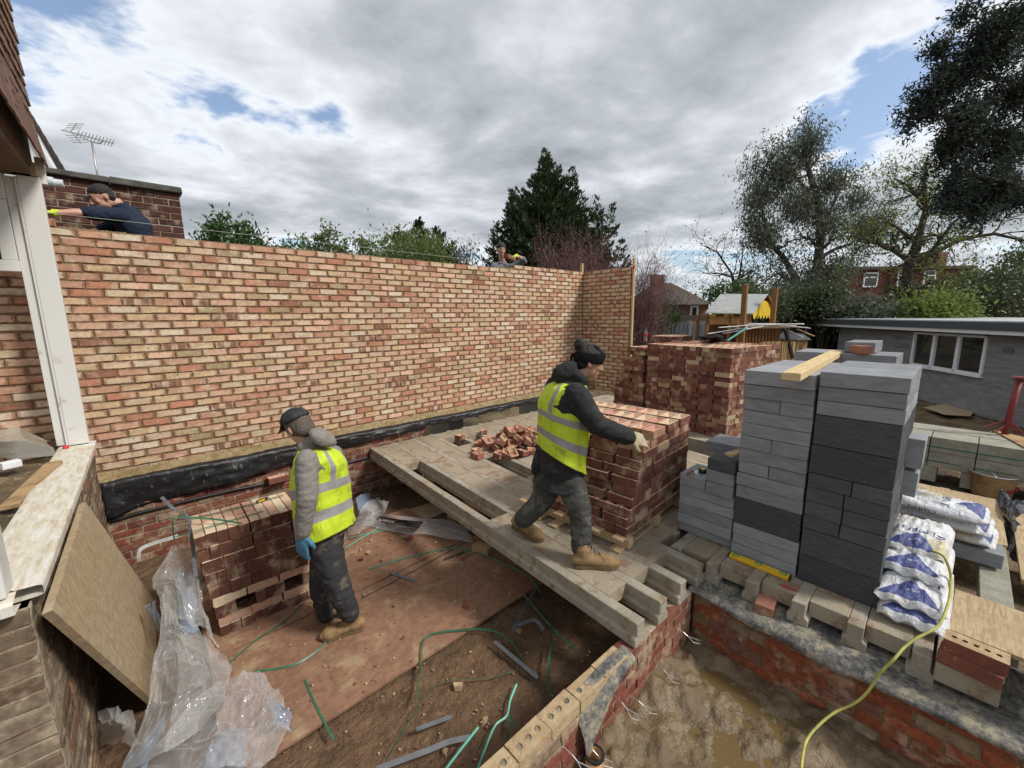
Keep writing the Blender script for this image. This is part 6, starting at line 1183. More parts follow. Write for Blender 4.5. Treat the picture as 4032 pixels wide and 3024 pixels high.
def rings(m, C, lat, fwd, hw, hd, n=26, p=2.4, shift=None):
    P = []
    for i, c in enumerate(C):
        L = nz(lat[i]); F = nz(fwd[i]-L*(fwd[i]@L)); a = np.arange(n)*2*math.pi/n; ca, sa = np.cos(a), np.sin(a); P.append(c+np.outer(np.sign(ca)*abs(ca)**(2/p)*hw[i], L)+np.outer(np.sign(sa)*abs(sa)**(2/p)*hd[i], F))
    k = len(C); f = [(i*n+j, i*n+(j+1) % n, (i+1)*n+(j+1) % n, (i+1)*n+j) for i in range(k-1) for j in range(n)]; return np.concatenate(P), f, n
def torso(J, sc=1., low=0., lo_w=None, top=True, n=26):
    pel, ch, nk = J['pelvis'], J['chest'], J['neck']; ls, rs = J['Lsho'], J['Rsho']; lat = nz(ls-rs); up = nz(nk-pel); fwd = nz(np.cross(lat, up))
    if fwd@J['face'] < 0: fwd = -fwd
    sh = (ls+rs)/2; hs = np.linalg.norm(ls-rs)/2; C, hw, hd = [], [], []
    K = [(-.10, .150, .120), (.0, .165, .135), (.12, .158, .128), (.30, .165, .125), (.55, .185, .135), (.75, .195, .130), (.88, hs+.02, .105), (.96, hs*.80, .085), (1.0, .085, .075), (1.06, .06, .062)]
    for t, w, d in K: c = (pel*(1-t*2)+ch*t*2) if t < .5 else (ch*(2-2*t)+sh*(2*t-1) if t < .93 else sh*(1-(t-.93)/.13)+nk*((t-.93)/.13)); C.append(c); hw.append(w*sc); hd.append(d*sc)
    return np.array(C), [lat]*len(C), [fwd]*len(C), hw, hd, fwd, lat, up
def limb(m, pts, rad, flat=1.): m.tube(pts, rad, 12, flat=flat, round_end=True)
def head_mb(m, c, f, u, s=1.):
    B = basis(f, u)
    def bl(p, r): m.blob(c+B@(np.array(p)*s), np.array(r)*s, B, 16, 11)
    bl((-.005, 0, .030), (.097, .076, .092)); bl((.028, 0, -.045), (.062, .058, .068)); bl((.066, 0, -.092), (.024, .028, .020)); bl((.06, 0, .0), (.035, .058, .05)); bl((.078, 0, .030), (.017, .048, .012)); bl((.088, 0, -.062), (.012, .024, .006)); bl((.087, 0, -.073), (.010, .020, .006))
    for q in (-1, 1): bl((.055, q*.036, -.022), (.032, .022, .022)); bl((-.010, q*.078, -.008), (.019, .008, .032)); bl((-.022, q*.082, -.004), (.008, .010, .026))
    m.tube([c+B@(np.array(p)*s) for p in ((.088, 0, .022), (.104, 0, -.006), (.114, 0, -.026), (.098, 0, -.036))], [.009*s, .012*s, .014*s, .010*s], 8, round_end=True)
    for q in (-1, 1): bl((.099, q*.011, -.032), (.011, .009, .008))
    return B
def eyes(c, B, par, O_, s=1.):
    for q in (-1, 1):
        p = c+B@(np.array((.0795, q*.031, .010))*s)-O_; e = MB().blob(p, .0115*s, None, 12, 8).build('eye', 'eye_white', par, smooth=True); MB().blob(p+B@np.array((.0085, 0, -.002)), .0055*s, None, 8, 6).build('pupil', 'black_plastic', e, smooth=True)
        MB().tube([c+B@(np.array(w)*s)-O_ for w in ((.094, q*.012, .033), (.096, q*.032, .037), (.084, q*.052, .030))], [.004, .005, .003], 6).build('eyebrow', 'hair_dark', par, smooth=True)
def hand(m, w, d, n, sgn, curl=.4, s=1., th=.6):
    d = nz(d); n = nz(n-d*(n@d)); sd = np.cross(n, d)*sgn; B = np.stack([d, sd, n], 1)
    m.tube([w-d*.02, w+d*.03*s], [.028*s, .032*s], 12, flat=.75, up=sd); m.blob(w+d*.055*s, np.array([.052, .044, .020])*s, B, 14, 9)
    for i, L in enumerate((.074, .082, .076, .060)):
        p = w+(d*.085+sd*(.032-.021*i))*s; q = d; a = curl*(.6+.12*i); pts = [p-d*.02, p]
        for k, fr in enumerate((.45, .32, .23)): q = nz(q*math.cos(a)+n*math.sin(a)) if k else nz(d*math.cos(a*.6)+n*math.sin(a*.6)); p = p+q*L*fr*s; pts.append(p)
        m.tube(pts, [.0105*s, .0105*s, .0098*s, .0092*s, .0082*s], 9, round_end=True)
    p = w+(d*.028+sd*.036)*s; q = nz(d*.75+sd*th+n*.25); p2 = p+q*.034*s; q2 = nz(d*.9+sd*.15+n*.5); m.tube([p-sd*.01, p, p2, p2+q2*.030*s], [.014*s, .0135*s, .0125*s, .0095*s], 9, round_end=True)
def boot(m, ms, heel, toe, ank, s=1.):
    d = toe-heel; L = np.linalg.norm(d); d = d/L; up = np.array([0, 0, 1.]); z = lambda t, h: heel+d*L*t+up*h
    m.tube([z(.02, .055), z(.3, .06), z(.6, .05), z(.85, .042), z(.96, .036)], [.040*s, .044*s, .047*s, .046*s, .032*s], 12, flat=.9, round_end=True); m.blob(z(.80, .042), (.055*s, .050*s, .042*s), basis(d, up)); m.tube([z(.22, .06), z(.2, .11), ank+up*.03], [.048*s, .049*s, .052*s], 12); m.blob(z(.15, .06), .046*s)
    sd = np.cross(up, d); K = [(-.05, .030), (.0, .038), (.15, .040), (.4, .036), (.65, .046), (.85, .048), (.98, .034), (1.04, .012)]; top = [z(t, .026)+sd*w*s for t, w in K]+[z(t, .026)-sd*w*s for t, w in K[::-1]]; n = len(top)
    ms.add(np.array(top+[p-up*(.026 if i not in (3, 4, n-4, n-5) else .020) for i, p in enumerate(top)]), [tuple(range(n)), tuple(range(2*n-1, n-1, -1))]+[(i, (i+1) % n, (i+1) % n+n, i+n) for i in range(n)])
def vest(par, O_, J, hem, sc=1.14, flare=1.2, drop=0., amp=.02, tilt=0.):
    C, lat, fwd, hw, hd, F, L, U = torso(J, 1.); pel, ch, nk = J['pelvis'], J['chest'], J['neck']; T = np.linspace(0, 1, 40); Cs, W_, Dp = [], [], []; key = np.array([-.10, 0, .12, .30, .55, .75, .88, .96, 1.0, 1.06]); hs = np.linalg.norm(J['Lsho']-J['Rsho'])/2
    for t in T:
        k = hem+(1.01-hem)*t; c = np.array([np.interp(k, key, C[:, i]) for i in range(3)])
        if k < -.1: c = c+(C[0]-C[1])/.1*(-.1-k)
        w = np.interp(k, [-.6, -.1, 0, .12, .30, .55, .75, .87, .95, .99, 1.02], [.225*flare, .205*flare, .20*flare, .196*flare, .19*1.1, .198*1.05, .200, .205, .185, .115, .08]); d = np.interp(k, [-.6, -.1, .12, .30, .55, .75, .87, .96, 1.02], [.18*flare, .168*flare, .16*flare, .155, .158, .152, .135, .112, .086]); Cs.append(c); W_.append(w*sc/1.14); Dp.append(d*sc/1.14)
    n = 56; V, f, n = rings(None, Cs, [L]*40, [F]*40, W_, Dp, n, 2.6); sv = np.repeat(T, n); a = np.arange(n)*2*math.pi/n; ca = np.cos(a); lv = np.tile(np.sign(ca)*abs(ca)**.77, 40)
    for i in range(len(V)):
        t = sv[i]; r = mnoise.noise(Vector((math.atan2(V[i]@F-Cs[i//n]@F, V[i]@L-Cs[i//n]@L)*3.1, t*1.5, J['pelvis'][0]*3)))+.5*mnoise.noise(Vector((V[i]*14))); V[i] += nz(V[i]-Cs[i//n])*amp*r*(1.6-t)
    for i in range(len(V)): V[i] -= U*tilt*((V[i]-Cs[i//n])@F+(.12 if tilt else 0))*(1-sv[i])**1.5
    me = bpy.data.meshes.new('vest'); me.from_pydata((V-O_).tolist(), [], f); me.attributes.new('sv', 'FLOAT', 'POINT').data.foreach_set('value', sv.astype(np.float32)); me.attributes.new('lv', 'FLOAT', 'POINT').data.foreach_set('value', lv.astype(np.float32)); me.polygons.foreach_set('use_smooth', [True]*len(me.polygons)); me.materials.append(MATS['hi_vis']); bm = bmesh.new(); bm.from_mesh(me); bmesh.ops.recalc_face_normals(bm, faces=bm.faces); bm.to_mesh(me); bm.free()
    o = link('vest', me, par); o.modifiers.new('solid', 'SOLIDIFY').thickness = .004; return o
def joints(base, D_): return {k: onv(v[0], v[1], base, v[2]) for k, v in D_.items()}
def body_mesh(par, O_, J, H, hf, hu, arms=True, legs=True, mt='skin', hs=1.):
    m = MB(); C, lat, fwd, hw, hd, F, L, U = torso(J, .86); V, f, n = rings(None, C, lat, fwd, hw, hd); m.add(V, f+[tuple(range(n)), tuple((len(C)-1)*n+j for j in range(n))]); m.tube([J['neck']-U*.07, J['neck'], H-nz(hu)*.03], [.062, .056, .056], 12); B = head_mb(m, H, hf, hu, hs)
    for s in 'LR':
        if s+'elb' in J: limb(m, [J[s+'sho'], (J[s+'sho']+J[s+'elb'])/2, J[s+'elb'], (J[s+'elb']*.6+J[s+'wri']*.4), J[s+'wri']], [.052, .046, .038, .038, .026])
        if legs: limb(m, [J[s+'hip'], (J[s+'hip']+J[s+'kne'])/2, J[s+'kne'], J[s+'kne']*.65+J[s+'ank']*.35, J[s+'ank']], [.085, .072, .052, .052, .036])
    o = remesh(m, .007, mt, 'body', par, O_, 3); eyes(H, B, o, O_, hs); return B, F, L, U
def shell(J, par, O_, mt, name, sc, sleeves, low=None, wr=(.006, 16, (1, 1, 1.6)), arm_r=(.072, .062, .054, .050, .046), hood=None, voxel=.011):
    m = MB(); C, lat, fwd, hw, hd, F, L, U = torso(J, sc)
    if low: C = np.concatenate([[low[0]], C]); lat = lat+[L]; fwd = fwd+[F]; hw = [low[1]]+hw; hd = [low[2]]+hd
    V, f, n = rings(None, C, lat, fwd, hw, hd); m.add(V, f+[tuple(range(n)), tuple((len(C)-1)*n+j for j in range(n))])
    for s in sleeves:
        a, b, c = J[s+'sho'], J[s+'elb'], J[s+'wri']; e = J.get(s+'cuff', 1.); w = b+(c-b)*e; limb(m, [a, (a+b)/2, b, (b+w)/2, w], arm_r)
    if hood: hood(m, F, L, U)
    return remesh(m, voxel, mt, name, par, O_, 5, wr)
# ---- worker in the grey hoodie, in the pit
B1 = onz(1372, 2470, -.864); pz = -.864
J = joints(B1, dict(pelvis=(1281, 2075, .0), chest=(1258, 1880, .02), neck=(1214, 1748, .05), Lsho=(1208, 1812, -.20), Lelb=(1210, 1955, -.27), Lwri=(1192, 2098, -.26), Rsho=(1312, 1790, .19), Relb=(1290, 1950, .30), Rwri=(1200, 2010, .40), Lhip=(1268, 2110, -.07), Lkne=(1322, 2290, -.10), Lank=(1378, 2420, -.07), Rhip=(1292, 2110, .09), Rkne=(1268, 2320, .10), Rank=(1290, 2425, .10)))
LEFT, AWAY = -HR, HF; J['face'] = nz(LEFT*.8+AWAY*.5)
w1_ = thing('person', 'worker in grey hoodie, dark cap and yellow vest looking down beside the small brick pack', 'person', B1*np.array([1, 1, 0])+np.array([0, 0, pz])); O_ = np.array(w1_.location)
H = onv(1176, 1680, B1, .06); hf = nz(LEFT*.80+AWAY*.42+np.array([0, 0, -.42])); hu = nz(np.array([0, 0, 1.])+LEFT*.30)
B, F, L, U = body_mesh(w1_, O_, J, H, hf, hu, mt='skin', hs=1.06)
def hood1(m, F, L, U):
    n = J['neck']; m.blob(onv(1268, 1722, B1, -.02), (.10, .085, .05), basis(nz(HR*.8-np.array([0, 0, .55])), U)); m.tube([n+F*.085-U*.07, n+L*.085-U*.01, n-F*.06+L*.06+U*.025, n-F*.085-L*.05+U*.025, n-L*.09-U*.01, n+F*.085-U*.07], .032, 10); m.blob(onv(1298, 1735, B1, .0), (.05, .05, .032), basis(nz(HR*.7-np.array([0, 0, .7])), U))
shell(J, w1_, O_, 'grey_hoodie', 'hoodie', 1.12, 'LR', hood=hood1, wr=(.006, 13, (1, 1, 2.2)), arm_r=(.072, .069, .065, .060, .050))
vest(w1_, O_, J, -.06, 1.24, 1.06, tilt=.22)
m = MB(); C, lat, fwd, hw, hd, *_ = torso(J, 1.1); V, f, n = rings(None, C[:4], lat[:4], fwd[:4], hw[:4], hd[:4]); m.add(V, f+[tuple(range(n)), tuple(3*n+j for j in range(n))])
for s in 'LR': limb(m, [J[s+'hip'], (J[s+'hip']+J[s+'kne'])/2, J[s+'kne'], (J[s+'kne']+J[s+'ank'])/2, J[s+'ank']+np.array([0, 0, .015])], [.118, .108, .090, .080, .068])
remesh(m, .011, 'black_trousers', 'trousers', w1_, O_, 5, (.008, 9, (1, 1, 1.9)))
mb, ms = MB(), MB(); heel, toe = onz(1420, 2475, pz), onz(1272, 2520, pz); boot(mb, ms, heel, toe, J['Lank'], 1.15); o = remesh(mb, .007, 'boot_tan', 'boot', w1_, O_, 3); ms2 = MB().add(ms.v[0]-O_, ms.f).build('sole', 'boot_sole', o)
mb, ms = MB(), MB(); heel2 = onz(1338, 2468, pz)+AWAY*.12; boot(mb, ms, heel2, heel2+nz(LEFT*.9+AWAY*.25)*np.linalg.norm(toe-heel), J['Rank'], 1.15); o = remesh(mb, .007, 'boot_tan', 'boot', w1_, O_, 3); MB().add(ms.v[0]-O_, ms.f).build('sole', 'boot_sole', o)
m = MB(); hand(m, J['Lwri'], nz(onv(1186, 2215, B1, -.26)-J['Lwri']), nz(LEFT*-.3+AWAY*.9), -1, .35, 1.28); remesh(m, .005, 'glove_blue', 'glove', w1_, O_, 2)
m = MB(); hand(m, J['Rwri'], nz(LEFT*.8+AWAY*.3-np.array([0, 0, .4])), np.array([0, 0, -1.]), 1, .5, 1.05); remesh(m, .005, 'glove_blue', 'glove', w1_, O_, 2)
m = MB(); m.blob(H+B@np.array((-.014, 0, .012)), (.099, .087, .092), B, 16, 11); m.blob(H+B@np.array((-.054, 0, -.03)), (.058, .074, .064), B, 14, 9); remesh(m, .006, 'hair_grey', 'hair', w1_, O_, 2, (.003, 60, (1, 1, 1)))
m = MB(); 
def dome(m, r, zc, n=22, k=8, cut=.0):
    P = []
    for i in range(k+1):
        t = i/k*math.pi/2*.999; P.append([H+B@np.array((-.004+r[0]*math.cos(t)*math.cos(a), r[1]*math.cos(t)*math.sin(a), zc+r[2]*math.sin(t)-.016*math.cos(a)*math.cos(t)*0)) for a in np.linspace(0, 2*math.pi, n+1)])
    m.grid(np.array(P)-O_)
cp_ = MB(); dome(cp_, (.115, .099, .092), .052); o = cp_.build('cap', 'cap_grey', w1_, smooth=True); o.modifiers.new('solid', 'SOLIDIFY').thickness = .004
P = [[H+B@np.array((.09*math.cos(a)+.02+e*.115*math.cos(a)**.8, .094*math.sin(a)*(1-.12*e), .058-.022*e-.02*e*abs(math.sin(a))))-O_ for e in np.linspace(0, 1, 6)] for a in np.linspace(-1.25, 1.25, 18)]
b_ = MB().grid(P).build('brim', 'cap_grey', o, smooth=True); b_.modifiers.new('solid', 'SOLIDIFY').thickness = .005
for a in (.95, 1.5): MB().lathe([(.002, 0), (.005, .001), (.005, 0)], H+B@np.array((.105*math.cos(a), .092*math.sin(a), .085))-O_+B[:, 1]*.002, 8, basis(B[:, 2], B[:, 1])).build('eyelet', 'black_plastic', o)
# ---- worker in the black coat at the opened pack
B2_ = (onz(2330, 2230, FZ)+onz(2080, 2110, FZ))/2; pz = FZ+.0
J = joints(B2_, dict(pelvis=(2212, 1835, .0), chest=(2218, 1640, .0), neck=(2262, 1492, .02), Rsho=(2268, 1552, -.22), Relb=(2348, 1672, -.25), Rwri=(2478, 1722, -.13), Lsho=(2188, 1520, .17), Lelb=(2160, 1700, .22), Lwri=(2120, 1850, .18), Rhip=(2240, 1880, -.08), Rkne=(2285, 2015, -.12), Rank=(2290, 2160, -.15), Lhip=(2180, 1880, .08), Lkne=(2122, 1985, .08), Lank=(2062, 2042, .02)))
RGT = HR; J['face'] = nz(RGT*.9+AWAY*.15); J['Rcuff'] = .94
w2_ = thing('person', 'worker in long black coat, headband and yellow vest reaching to the opened brick pack', 'person', (B2_[0], B2_[1], FZ)); O_ = np.array(w2_.location)
H = onv(2318, 1425, B2_, .02); hf = nz(RGT*.93+AWAY*.10+np.array([0, 0, -.28])); hu = nz(np.array([0, 0, 1.])+RGT*.22)
B, F, L, U = body_mesh(w2_, O_, J, H, hf, hu, mt='skin_tan')
def hood2(m, F, L, U):
    n = J['neck']; m.blob(onv(2222, 1462, B2_, -.02), (.105, .085, .06), basis(nz(-RGT*.75-np.array([0, 0, .45])), U)); m.tube([n+F*.085-U*.03, n+L*.085+U*.02, n-F*.06+L*.06+U*.06, n-F*.09+U*.075, n-F*.06-L*.06+U*.06, n-L*.085+U*.02, n+F*.085-U*.03], .036, 10)
low = onv(2205, 1915, B2_, 0)
shell(J, w2_, O_, 'black_coat', 'coat', 1.14, 'LR', low=(low, .19, .20), hood=hood2, wr=(.006, 11, (1, 1, 1.8)), arm_r=(.080, .076, .070, .064, .060))
vest(w2_, O_, J, .14, 1.22, 1.04, tilt=.45)
m = MB(); C, lat, fwd, hw, hd, *_ = torso(J, .9); V, f, n = rings(None, C[:3], lat[:3], fwd[:3], hw[:3], hd[:3]); m.add(V, f+[tuple(range(n)), tuple(2*n+j for j in range(n))])
for s in 'LR': limb(m, [J[s+'hip'], (J[s+'hip']+J[s+'kne'])/2, J[s+'kne'], (J[s+'kne']+J[s+'ank'])/2, J[s+'ank']], [.104, .094, .080, .074, .070])
remesh(m, .011, 'grey_trousers', 'trousers', w2_, O_, 5, (.007, 11, (1, 1, 2.)))
for (hx, hy), (tx, ty), an_ in (((2268, 2228), (2428, 2232), 'R'), ((2030, 2075), (2132, 2132), 'L')):
    mb, ms = MB(), MB(); heel, toe = onz(hx, hy, FZ+.002), onz(tx, ty, FZ+.002); boot(mb, ms, heel, toe, J[an_+'ank'], 1.12); o = remesh(mb, .007, 'boot_tan', 'boot', w2_, O_, 3); MB().add(ms.v[0]-O_, ms.f).build('sole', 'boot_sole', o)
    d = nz(toe-heel); sd = np.cross((0, 0, 1.), d)
    for k in range(5): c = heel+d*np.linalg.norm(toe-heel)*(.30+.07*k)+np.array([0, 0, .155-.016*k]); MB().tube([c-sd*.024-O_, c+np.array([0, 0, .012])-O_, c+sd*.024-O_], .0028, 5).build('lace', 'black_band', o)
m = MB(); hand(m, J['Rwri'], nz(onv(2560, 1738, B2_, -.05)-J['Rwri']), nz(AWAY*.75-np.array([0, 0, .65])), 1, .45, 1.25, .9); remesh(m, .005, 'glove_cream', 'glove', w2_, O_, 2)
m = MB(); hand(m, J['Lwri'], np.array([0, 0, -1.])+RGT*.1, -AWAY, 1, .5, 1.0); remesh(m, .005, 'black_coat', 'glove', w2_, O_, 2)
m = MB(); m.blob(H+B@np.array((-.012, 0, .048)), (.094, .081, .078), B, 18, 12); m.blob(H+B@np.array((-.048, 0, -.0)), (.056, .074, .075), B); m.blob(H+B@np.array((-.098, .0, .100)), .044); 
for k in range(7): a = -.9+k*.3; m.tube([H+B@np.array((.075, math.sin(a)*.055, .085)), H+B@np.array((.0, math.sin(a)*.07, .122)), H+B@np.array((-.09, math.sin(a)*.03, .095))], .008, 7, round_end=True)
remesh(m, .006, 'hair_dark', 'hair', w2_, O_, 2, (.004, 38, (1, 1, 1)))
P = [[H+B@np.array(((.106+bul)*math.cos(a)-.004, (.088+bul)*math.sin(a), z-.018*math.cos(a)*-1-.01))-O_ for z, bul in ((.004, -.004), (.012, .002), (.04, .003), (.070, .002), (.080, -.004))] for a in np.linspace(0, 2*math.pi, 33)]
hb_ = MB().grid(P).build('headband', 'black_band', w2_, smooth=True); hb_.modifiers.new('solid', 'SOLIDIFY').thickness = .006
MB().tube([H+B@np.array(p)-O_ for p in ((-.10, .0, .04), (-.125, .02, .01), (-.12, .03, -.035))], [.010, .012, .006], 7).build('band_tail', 'black_band', hb_, smooth=True)
# ---- worker leaning behind the wall on the left
B3 = np.array([.30, .52, .9]); Y3 = .52
def y3(x, y, o=0.): return ony(x, y, Y3+o)
J = dict(pelvis=y3(560, 1010, .05), chest=y3(535, 900, .02), neck=y3(462, 800, .02), Lsho=y3(478, 850, -.12), Lelb=y3(345, 838, -.20), Lwri=y3(225, 838, -.26), Rsho=y3(520, 838, .17), Relb=y3(420, 900, .26), Rwri=y3(320, 930, .2)); J['Lcuff'] = .05; J['Rcuff'] = .2
J['face'] = nz(np.array([-1., .1, -.1])); w3 = thing('person', 'bricklayer in navy jumper leaning behind the wall with one bare forearm stretched out', 'person', (J['pelvis'][0], Y3, J['pelvis'][2]-.9)); O_ = np.array(w3.location)
for s, o in (('L', -.08), ('R', .08)): J[s+'hip'] = J['pelvis']+np.array([0, o, -.05]); J[s+'kne'] = J[s+'hip']+np.array([.02, 0, -.42]); J[s+'ank'] = J[s+'kne']+np.array([.05, 0, -.40])
H = y3(405, 782, -.02); hf = nz(np.array([-.86, -.22, -.42])); hu = nz(np.array([-.35, 0, 1.])); B, F, L, U = body_mesh(w3, O_, J, H, hf, hu, mt='skin', hs=.98)
shell(J, w3, O_, 'navy_jumper', 'jumper', 1.0, 'LR', wr=(.005, 16, (1.6, 1, 1)), arm_r=(.075, .070, .062, .058, .054))
m = MB(); [limb(m, [J[s+'hip'], J[s+'kne'], J[s+'ank']], [.10, .08, .07]) for s in 'LR']; m.blob(J['pelvis'], (.16, .15, .12)); remesh(m, .014, 'black_trousers', 'trousers', w3, O_, 4, (.006, 12, (1, 1, 2)))
m = MB(); hand(m, J['Lwri'], np.array([-1., -.1, -.15]), np.array([0, .1, -1.]), 1, .55, 1.05); remesh(m, .005, 'glove_lime', 'glove', w3, O_, 2)
m = MB(); m.blob(H+B@np.array((-.014, 0, .057)), (.095, .082, .076), B, 16, 11); m.blob(H+B@np.array((-.052, 0, .01)), (.05, .074, .07), B); remesh(m, .006, 'hair_dark', 'hair', w3, O_, 2, (.003, 60, (1, 1, 1)))
m = MB(); m.blob(H+B@np.array((.040, 0, -.074)), (.056, .056, .038), B, 14, 9); remesh(m, .006, 'hair_grey', 'beard', w3, O_, 2, (.002, 60, (1, 1, 1)))
# ---- worker holding a brick behind the wall
Y4 = .42; y4 = lambda x, y, o=0.: ony(x, y, Y4+o)
J = dict(pelvis=y4(1990, 1240, .03), chest=y4(1985, 1105, .02), neck=y4(1978, 1032, .0), Rsho=y4(1945, 1050, .02), Lsho=y4(2022, 1050, .03), Lelb=y4(2066, 1026, -.16), Lwri=y4(2034, 1006, -.24), Relb=y4(1935, 1120, -.05), Rwri=y4(1960, 1110, -.22)); J['Lcuff'] = .35
J['face'] = nz(np.array([-.45, -.9, -.1])); w4 = thing('person', 'bricklayer in grey fleece raising a brick above the far top of the wall', 'person', (J['pelvis'][0], Y4, J['pelvis'][2]-.9)); O_ = np.array(w4.location)
for s, o in (('L', .08), ('R', -.08)): J[s+'hip'] = J['pelvis']+np.array([o, 0, -.05]); J[s+'kne'] = J[s+'hip']+np.array([0, -.02, -.42]); J[s+'ank'] = J[s+'kne']+np.array([0, .03, -.40])
H = y4(1973, 985, -.04); hf = nz(np.array([-.35, -.85, -.22])); hu = nz(np.array([-.05, -.12, 1.])); B, F, L, U = body_mesh(w4, O_, J, H, hf, hu, mt='skin', hs=1.)
def col4(m, F, L, U): n = J['neck']; m.tube([n+F*.07-U*.03, n+L*.08, n-F*.06+U*.03, n-L*.08, n+F*.07-U*.03], .022, 8)
shell(J, w4, O_, 'grey_fleece', 'fleece', 1.0, 'LR', wr=(.004, 16, (1, 1, 1)), hood=col4, arm_r=(.072, .066, .060, .055, .050))
m = MB(); [limb(m, [J[s+'hip'], J[s+'kne'], J[s+'ank']], [.10, .08, .07]) for s in 'LR']; m.blob(J['pelvis'], (.16, .15, .12)); remesh(m, .014, 'black_trousers', 'trousers', w4, O_, 4)
m = MB(); hand(m, J['Lwri'], nz(np.array([-.75, -.25, -.22])), nz(np.array([-.2, -.1, -1.])), -1, .75, 1.02); remesh(m, .005, 'glove_lime', 'glove', w4, O_, 2)
m = MB(); m.blob(H+B@np.array((-.010, 0, .060)), (.096, .083, .076), B, 16, 11); m.blob(H+B@np.array((-.052, 0, .01)), (.05, .076, .07), B); remesh(m, .006, 'hair_dark', 'hair', w4, O_, 2, (.003, 60, (1, 1, 1)))
a, b = y4(1984, 1004, -.33), y4(2030, 1026, -.30); R = frame(b-a); bc = (a+b)/2; o = frogb.put(3, M4((0, 0, 0)), None, 'held_brick'); o.matrix_world = basisM(bc, R[:, 2], -R[:, 0], R[:, 1]); tag(o, 'red brick held up in the lime glove of the bricklayer in fleece', 'brick')
# platform the bricklayers stand on behind the wall
zp = min(J['Rank'][2], J['Lank'][2])-.06
sc_ = thing('scaffold_platform', 'plank platform on blocks hidden behind the long wall', 'scaffold', (3, .6, -.97))
for k in range(3): MB().box((0, -.2+k*.24, zp+.97-.02), (7.4, .225, .038)).build('plank', 'dirty_timber', sc_)
for x in (-3.4, -1.2, 1.2, 3.4): MB().box((x, .04, (zp+.97-.04)/2), (.3, .6, zp+.97-.042)).build('support', 'dense_block', sc_)
# ---------------------------------------------------------------- small things on the packs, hose
P2Z = -.25+18*.068+.004; c = onz(2541, 1346, P2Z); c = np.array([c[0], c[1], P2Z])
bt_ = thing('drink_bottle', 'clear plastic drink bottle with red drink and blue cap on the rear brick pack', 'bottle', c)
plain('bottle_plastic', (.75, .78, .8), .08, .03, **{'Transmission Weight': .85, 'IOR': 1.3}); plain('drink_red', (.65, .10, .05), .2, .05); plain('label_red', (.55, .03, .08), .4, .3, 40); plain('cap_blue', (.05, .08, .30), .4, .05)
MB().lathe([(0, 0), (.033, .002), (.037, .02), (.036, .065), (.031, .085), (.037, .11), (.037, .17), (.030, .20), (.015, .235), (.013, .255), (0, .256)], n=20).build('body', 'bottle_plastic', bt_, smooth=True); MB().lathe([(0, .003), (.031, .004), (.0345, .02), (.0335, .062), (0, .063)], n=18).build('drink', 'drink_red', bt_, smooth=True); MB().lathe([(.0375, .115), (.038, .117), (.038, .165), (.0375, .167)], n=20).build('label', 'label_red', bt_, smooth=True); MB().lathe([(0, .28), (.013, .28), (.015, .277), (.015, .25), (.0, .25)], n=14).build('cap', 'cap_blue', bt_, smooth=True)
ck = onz(2800, 1322, 1.06); cl_ = thing('black_cloth', 'black cloth crumpled on the tall rear brick pack', 'cloth', ck); O_ = np.array(cl_.location); cloth('black_rag', (.010, .010, .011))
Q = lambda x, y, h: onz(x, y, 1.05+h)
film_sheet(loc([[Q(2735, 1330, .0), Q(2790, 1340, .02), Q(2860, 1345, .0)], [Q(2760, 1325, .03), Q(2805, 1330, .12), Q(2850, 1338, .02)], [Q(2780, 1325, .01), Q(2815, 1330, .10), Q(2845, 1334, .01)], [Q(2780, 1322, .0), Q(2815, 1324, .0), Q(2850, 1330, .0)]]), 'black_rag', cl_, 'cloth', .05, 30, 51)
kf = thing('utility_knife', 'yellow and black knife lying on top of the small brick pack', 'knife', c5(900, 240, -.02)); d = c5(990, 205, -.02)-c5(860, 255, -.02); R = basis(d, (0, 0, 1.)); L_ = np.linalg.norm(d)
MB().box((0, 0, .012), (L_*.8, .022, .018), R).build('handle', 'black_plastic', kf); MB().box(tuple(R@np.array((-.01, .0, .014))), (L_*.5, .024, .014), R).build('grip', 'yellow_paint', kf); MB().box(tuple(R@np.array((-L_*.75, .0, .012))), (L_*.8, .014, .002), R).build('blade', 'steel', kf)
hp_ = [((1060, 250), .13), ((1130, 280), .125), ((1165, 340), .08), ((1185, 420), .0), ((1182, 520), -.05), ((1160, 620), -.09), ((1100, 740), -.15), ((960, 820), -.20), ((880, 880), -.235), ((820, 950), -.245), ((720, 1050), -.36), ((650, 1160), -.47), ((560, 1240), -.56), ((430, 1300), -.62), ((320, 1390), -.68), ((250, 1480), -.72), ((225, 1580), -.74), ((215, 1680), -.75)]
pts = [onz(3024+.6076*x, 2016+.6076*y, z+.012) for (x, y), z in hp_]; Qp = []
for i in range(len(pts)-1):
    p0_, p1_, p2_, p3_ = pts[max(i-1, 0)], pts[i], pts[i+1], pts[min(i+2, len(pts)-1)]
    for t in np.linspace(0, 1, 6)[:-1]: Qp.append(.5*((2*p1_)+(-p0_+p2_)*t+(2*p0_-5*p1_+4*p2_-p3_)*t*t+(-p0_+3*p1_-3*p2_+p3_)*t**3))
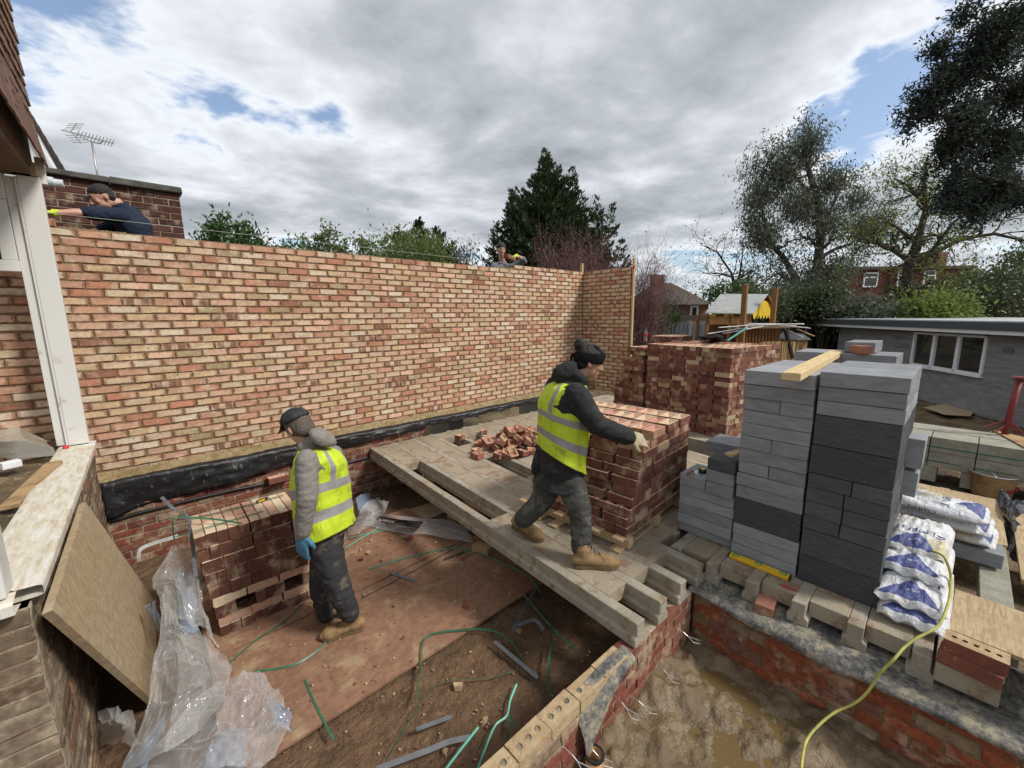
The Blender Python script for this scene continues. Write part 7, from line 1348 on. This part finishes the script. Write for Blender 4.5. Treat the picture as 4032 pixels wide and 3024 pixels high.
tag(MB().tube(Qp, .0068, 10).build('hose', 'hose_yellow', smooth=True), 'yellow hose trailing over the cement bags down into the muddy pit', 'hose')
cpp = onz(2340, 3000, -.72); pc = thing('drain_pipe', 'orange clay pipe end standing in the mud by the foundation wall', 'pipe', cpp); MB().lathe([(.045, -.2), (.045, .05), (.037, .05), (.037, -.2)], n=20).build('pipe', 'clay_pipe', pc, smooth=True); MB().lathe([(.047, .035), (.050, .04), (.050, .052), (.036, .052)], n=20).build('collar', 'black_plastic', pc)
# crumbs of brick and mortar on the boards and earth
chip = [MB().box((0, 0, 0), (1, .7, .5), jit=.22).mesh('brick_chip', mt_) for mt_ in ('holed_red', 'holed_top', 'ledge_mortar', 'holed_red')]
ch = thing('brick_chips', 'scattered brick chips and mortar crumbs on the dusty boards and earth', 'rubble', (1.4, -2.6, -.865)); ch['kind'] = 'stuff'
m = {}
V, F_l = [], []; MBs = [MB(), MB(), MB()]
for k in range(520):
    x, y = RNG.uniform(.5, 2.6), RNG.uniform(-4.1, -1.0); s = RNG.uniform(.004, .012)*(2.4 if RNG.random() < .07 else 1); z = -.862 if (y > -3.1) else -.90+.03*fbm((x, y, 0), 2)
    MBs[k % 3].box((x-1.4, y+2.6, z+s*.25+.865), (s*1.3, s, s*.6), rotz(RNG.uniform(0, 6)), jit=s*.3)
for q, mt_ in zip(MBs, ('holed_red', 'holed_top', 'ledge_mortar')): q.build('chips', mt_, ch)
for lab, x, y, s in (('pink brick chip on the dusty board near the mint straps', 1450, 2180, .05), ('small brown brick chip on the board beside the worker in grey', 1422, 2204, .045), ('cream brick flake on the bare earth by the bent green strap', 1805, 2710, .055), ('dark stone on the dusty floor board', 1832, 2388, .045), ('orange brick piece by the bent grey strip', 1612, 2125, .06)):
    p = onz(x, y, -.862 if y < 2650 else -.9); o = MB().box((0, 0, 0), (s, s*.7, s*.5), jit=s*.15).build('brick_chip', 'holed_top' if 'cream' in lab or 'pink' in lab else 'holed_red'); o.location = p+np.array([0, 0, s*.25]); o.rotation_euler.z = jj(3); tag(o, lab, 'rubble')
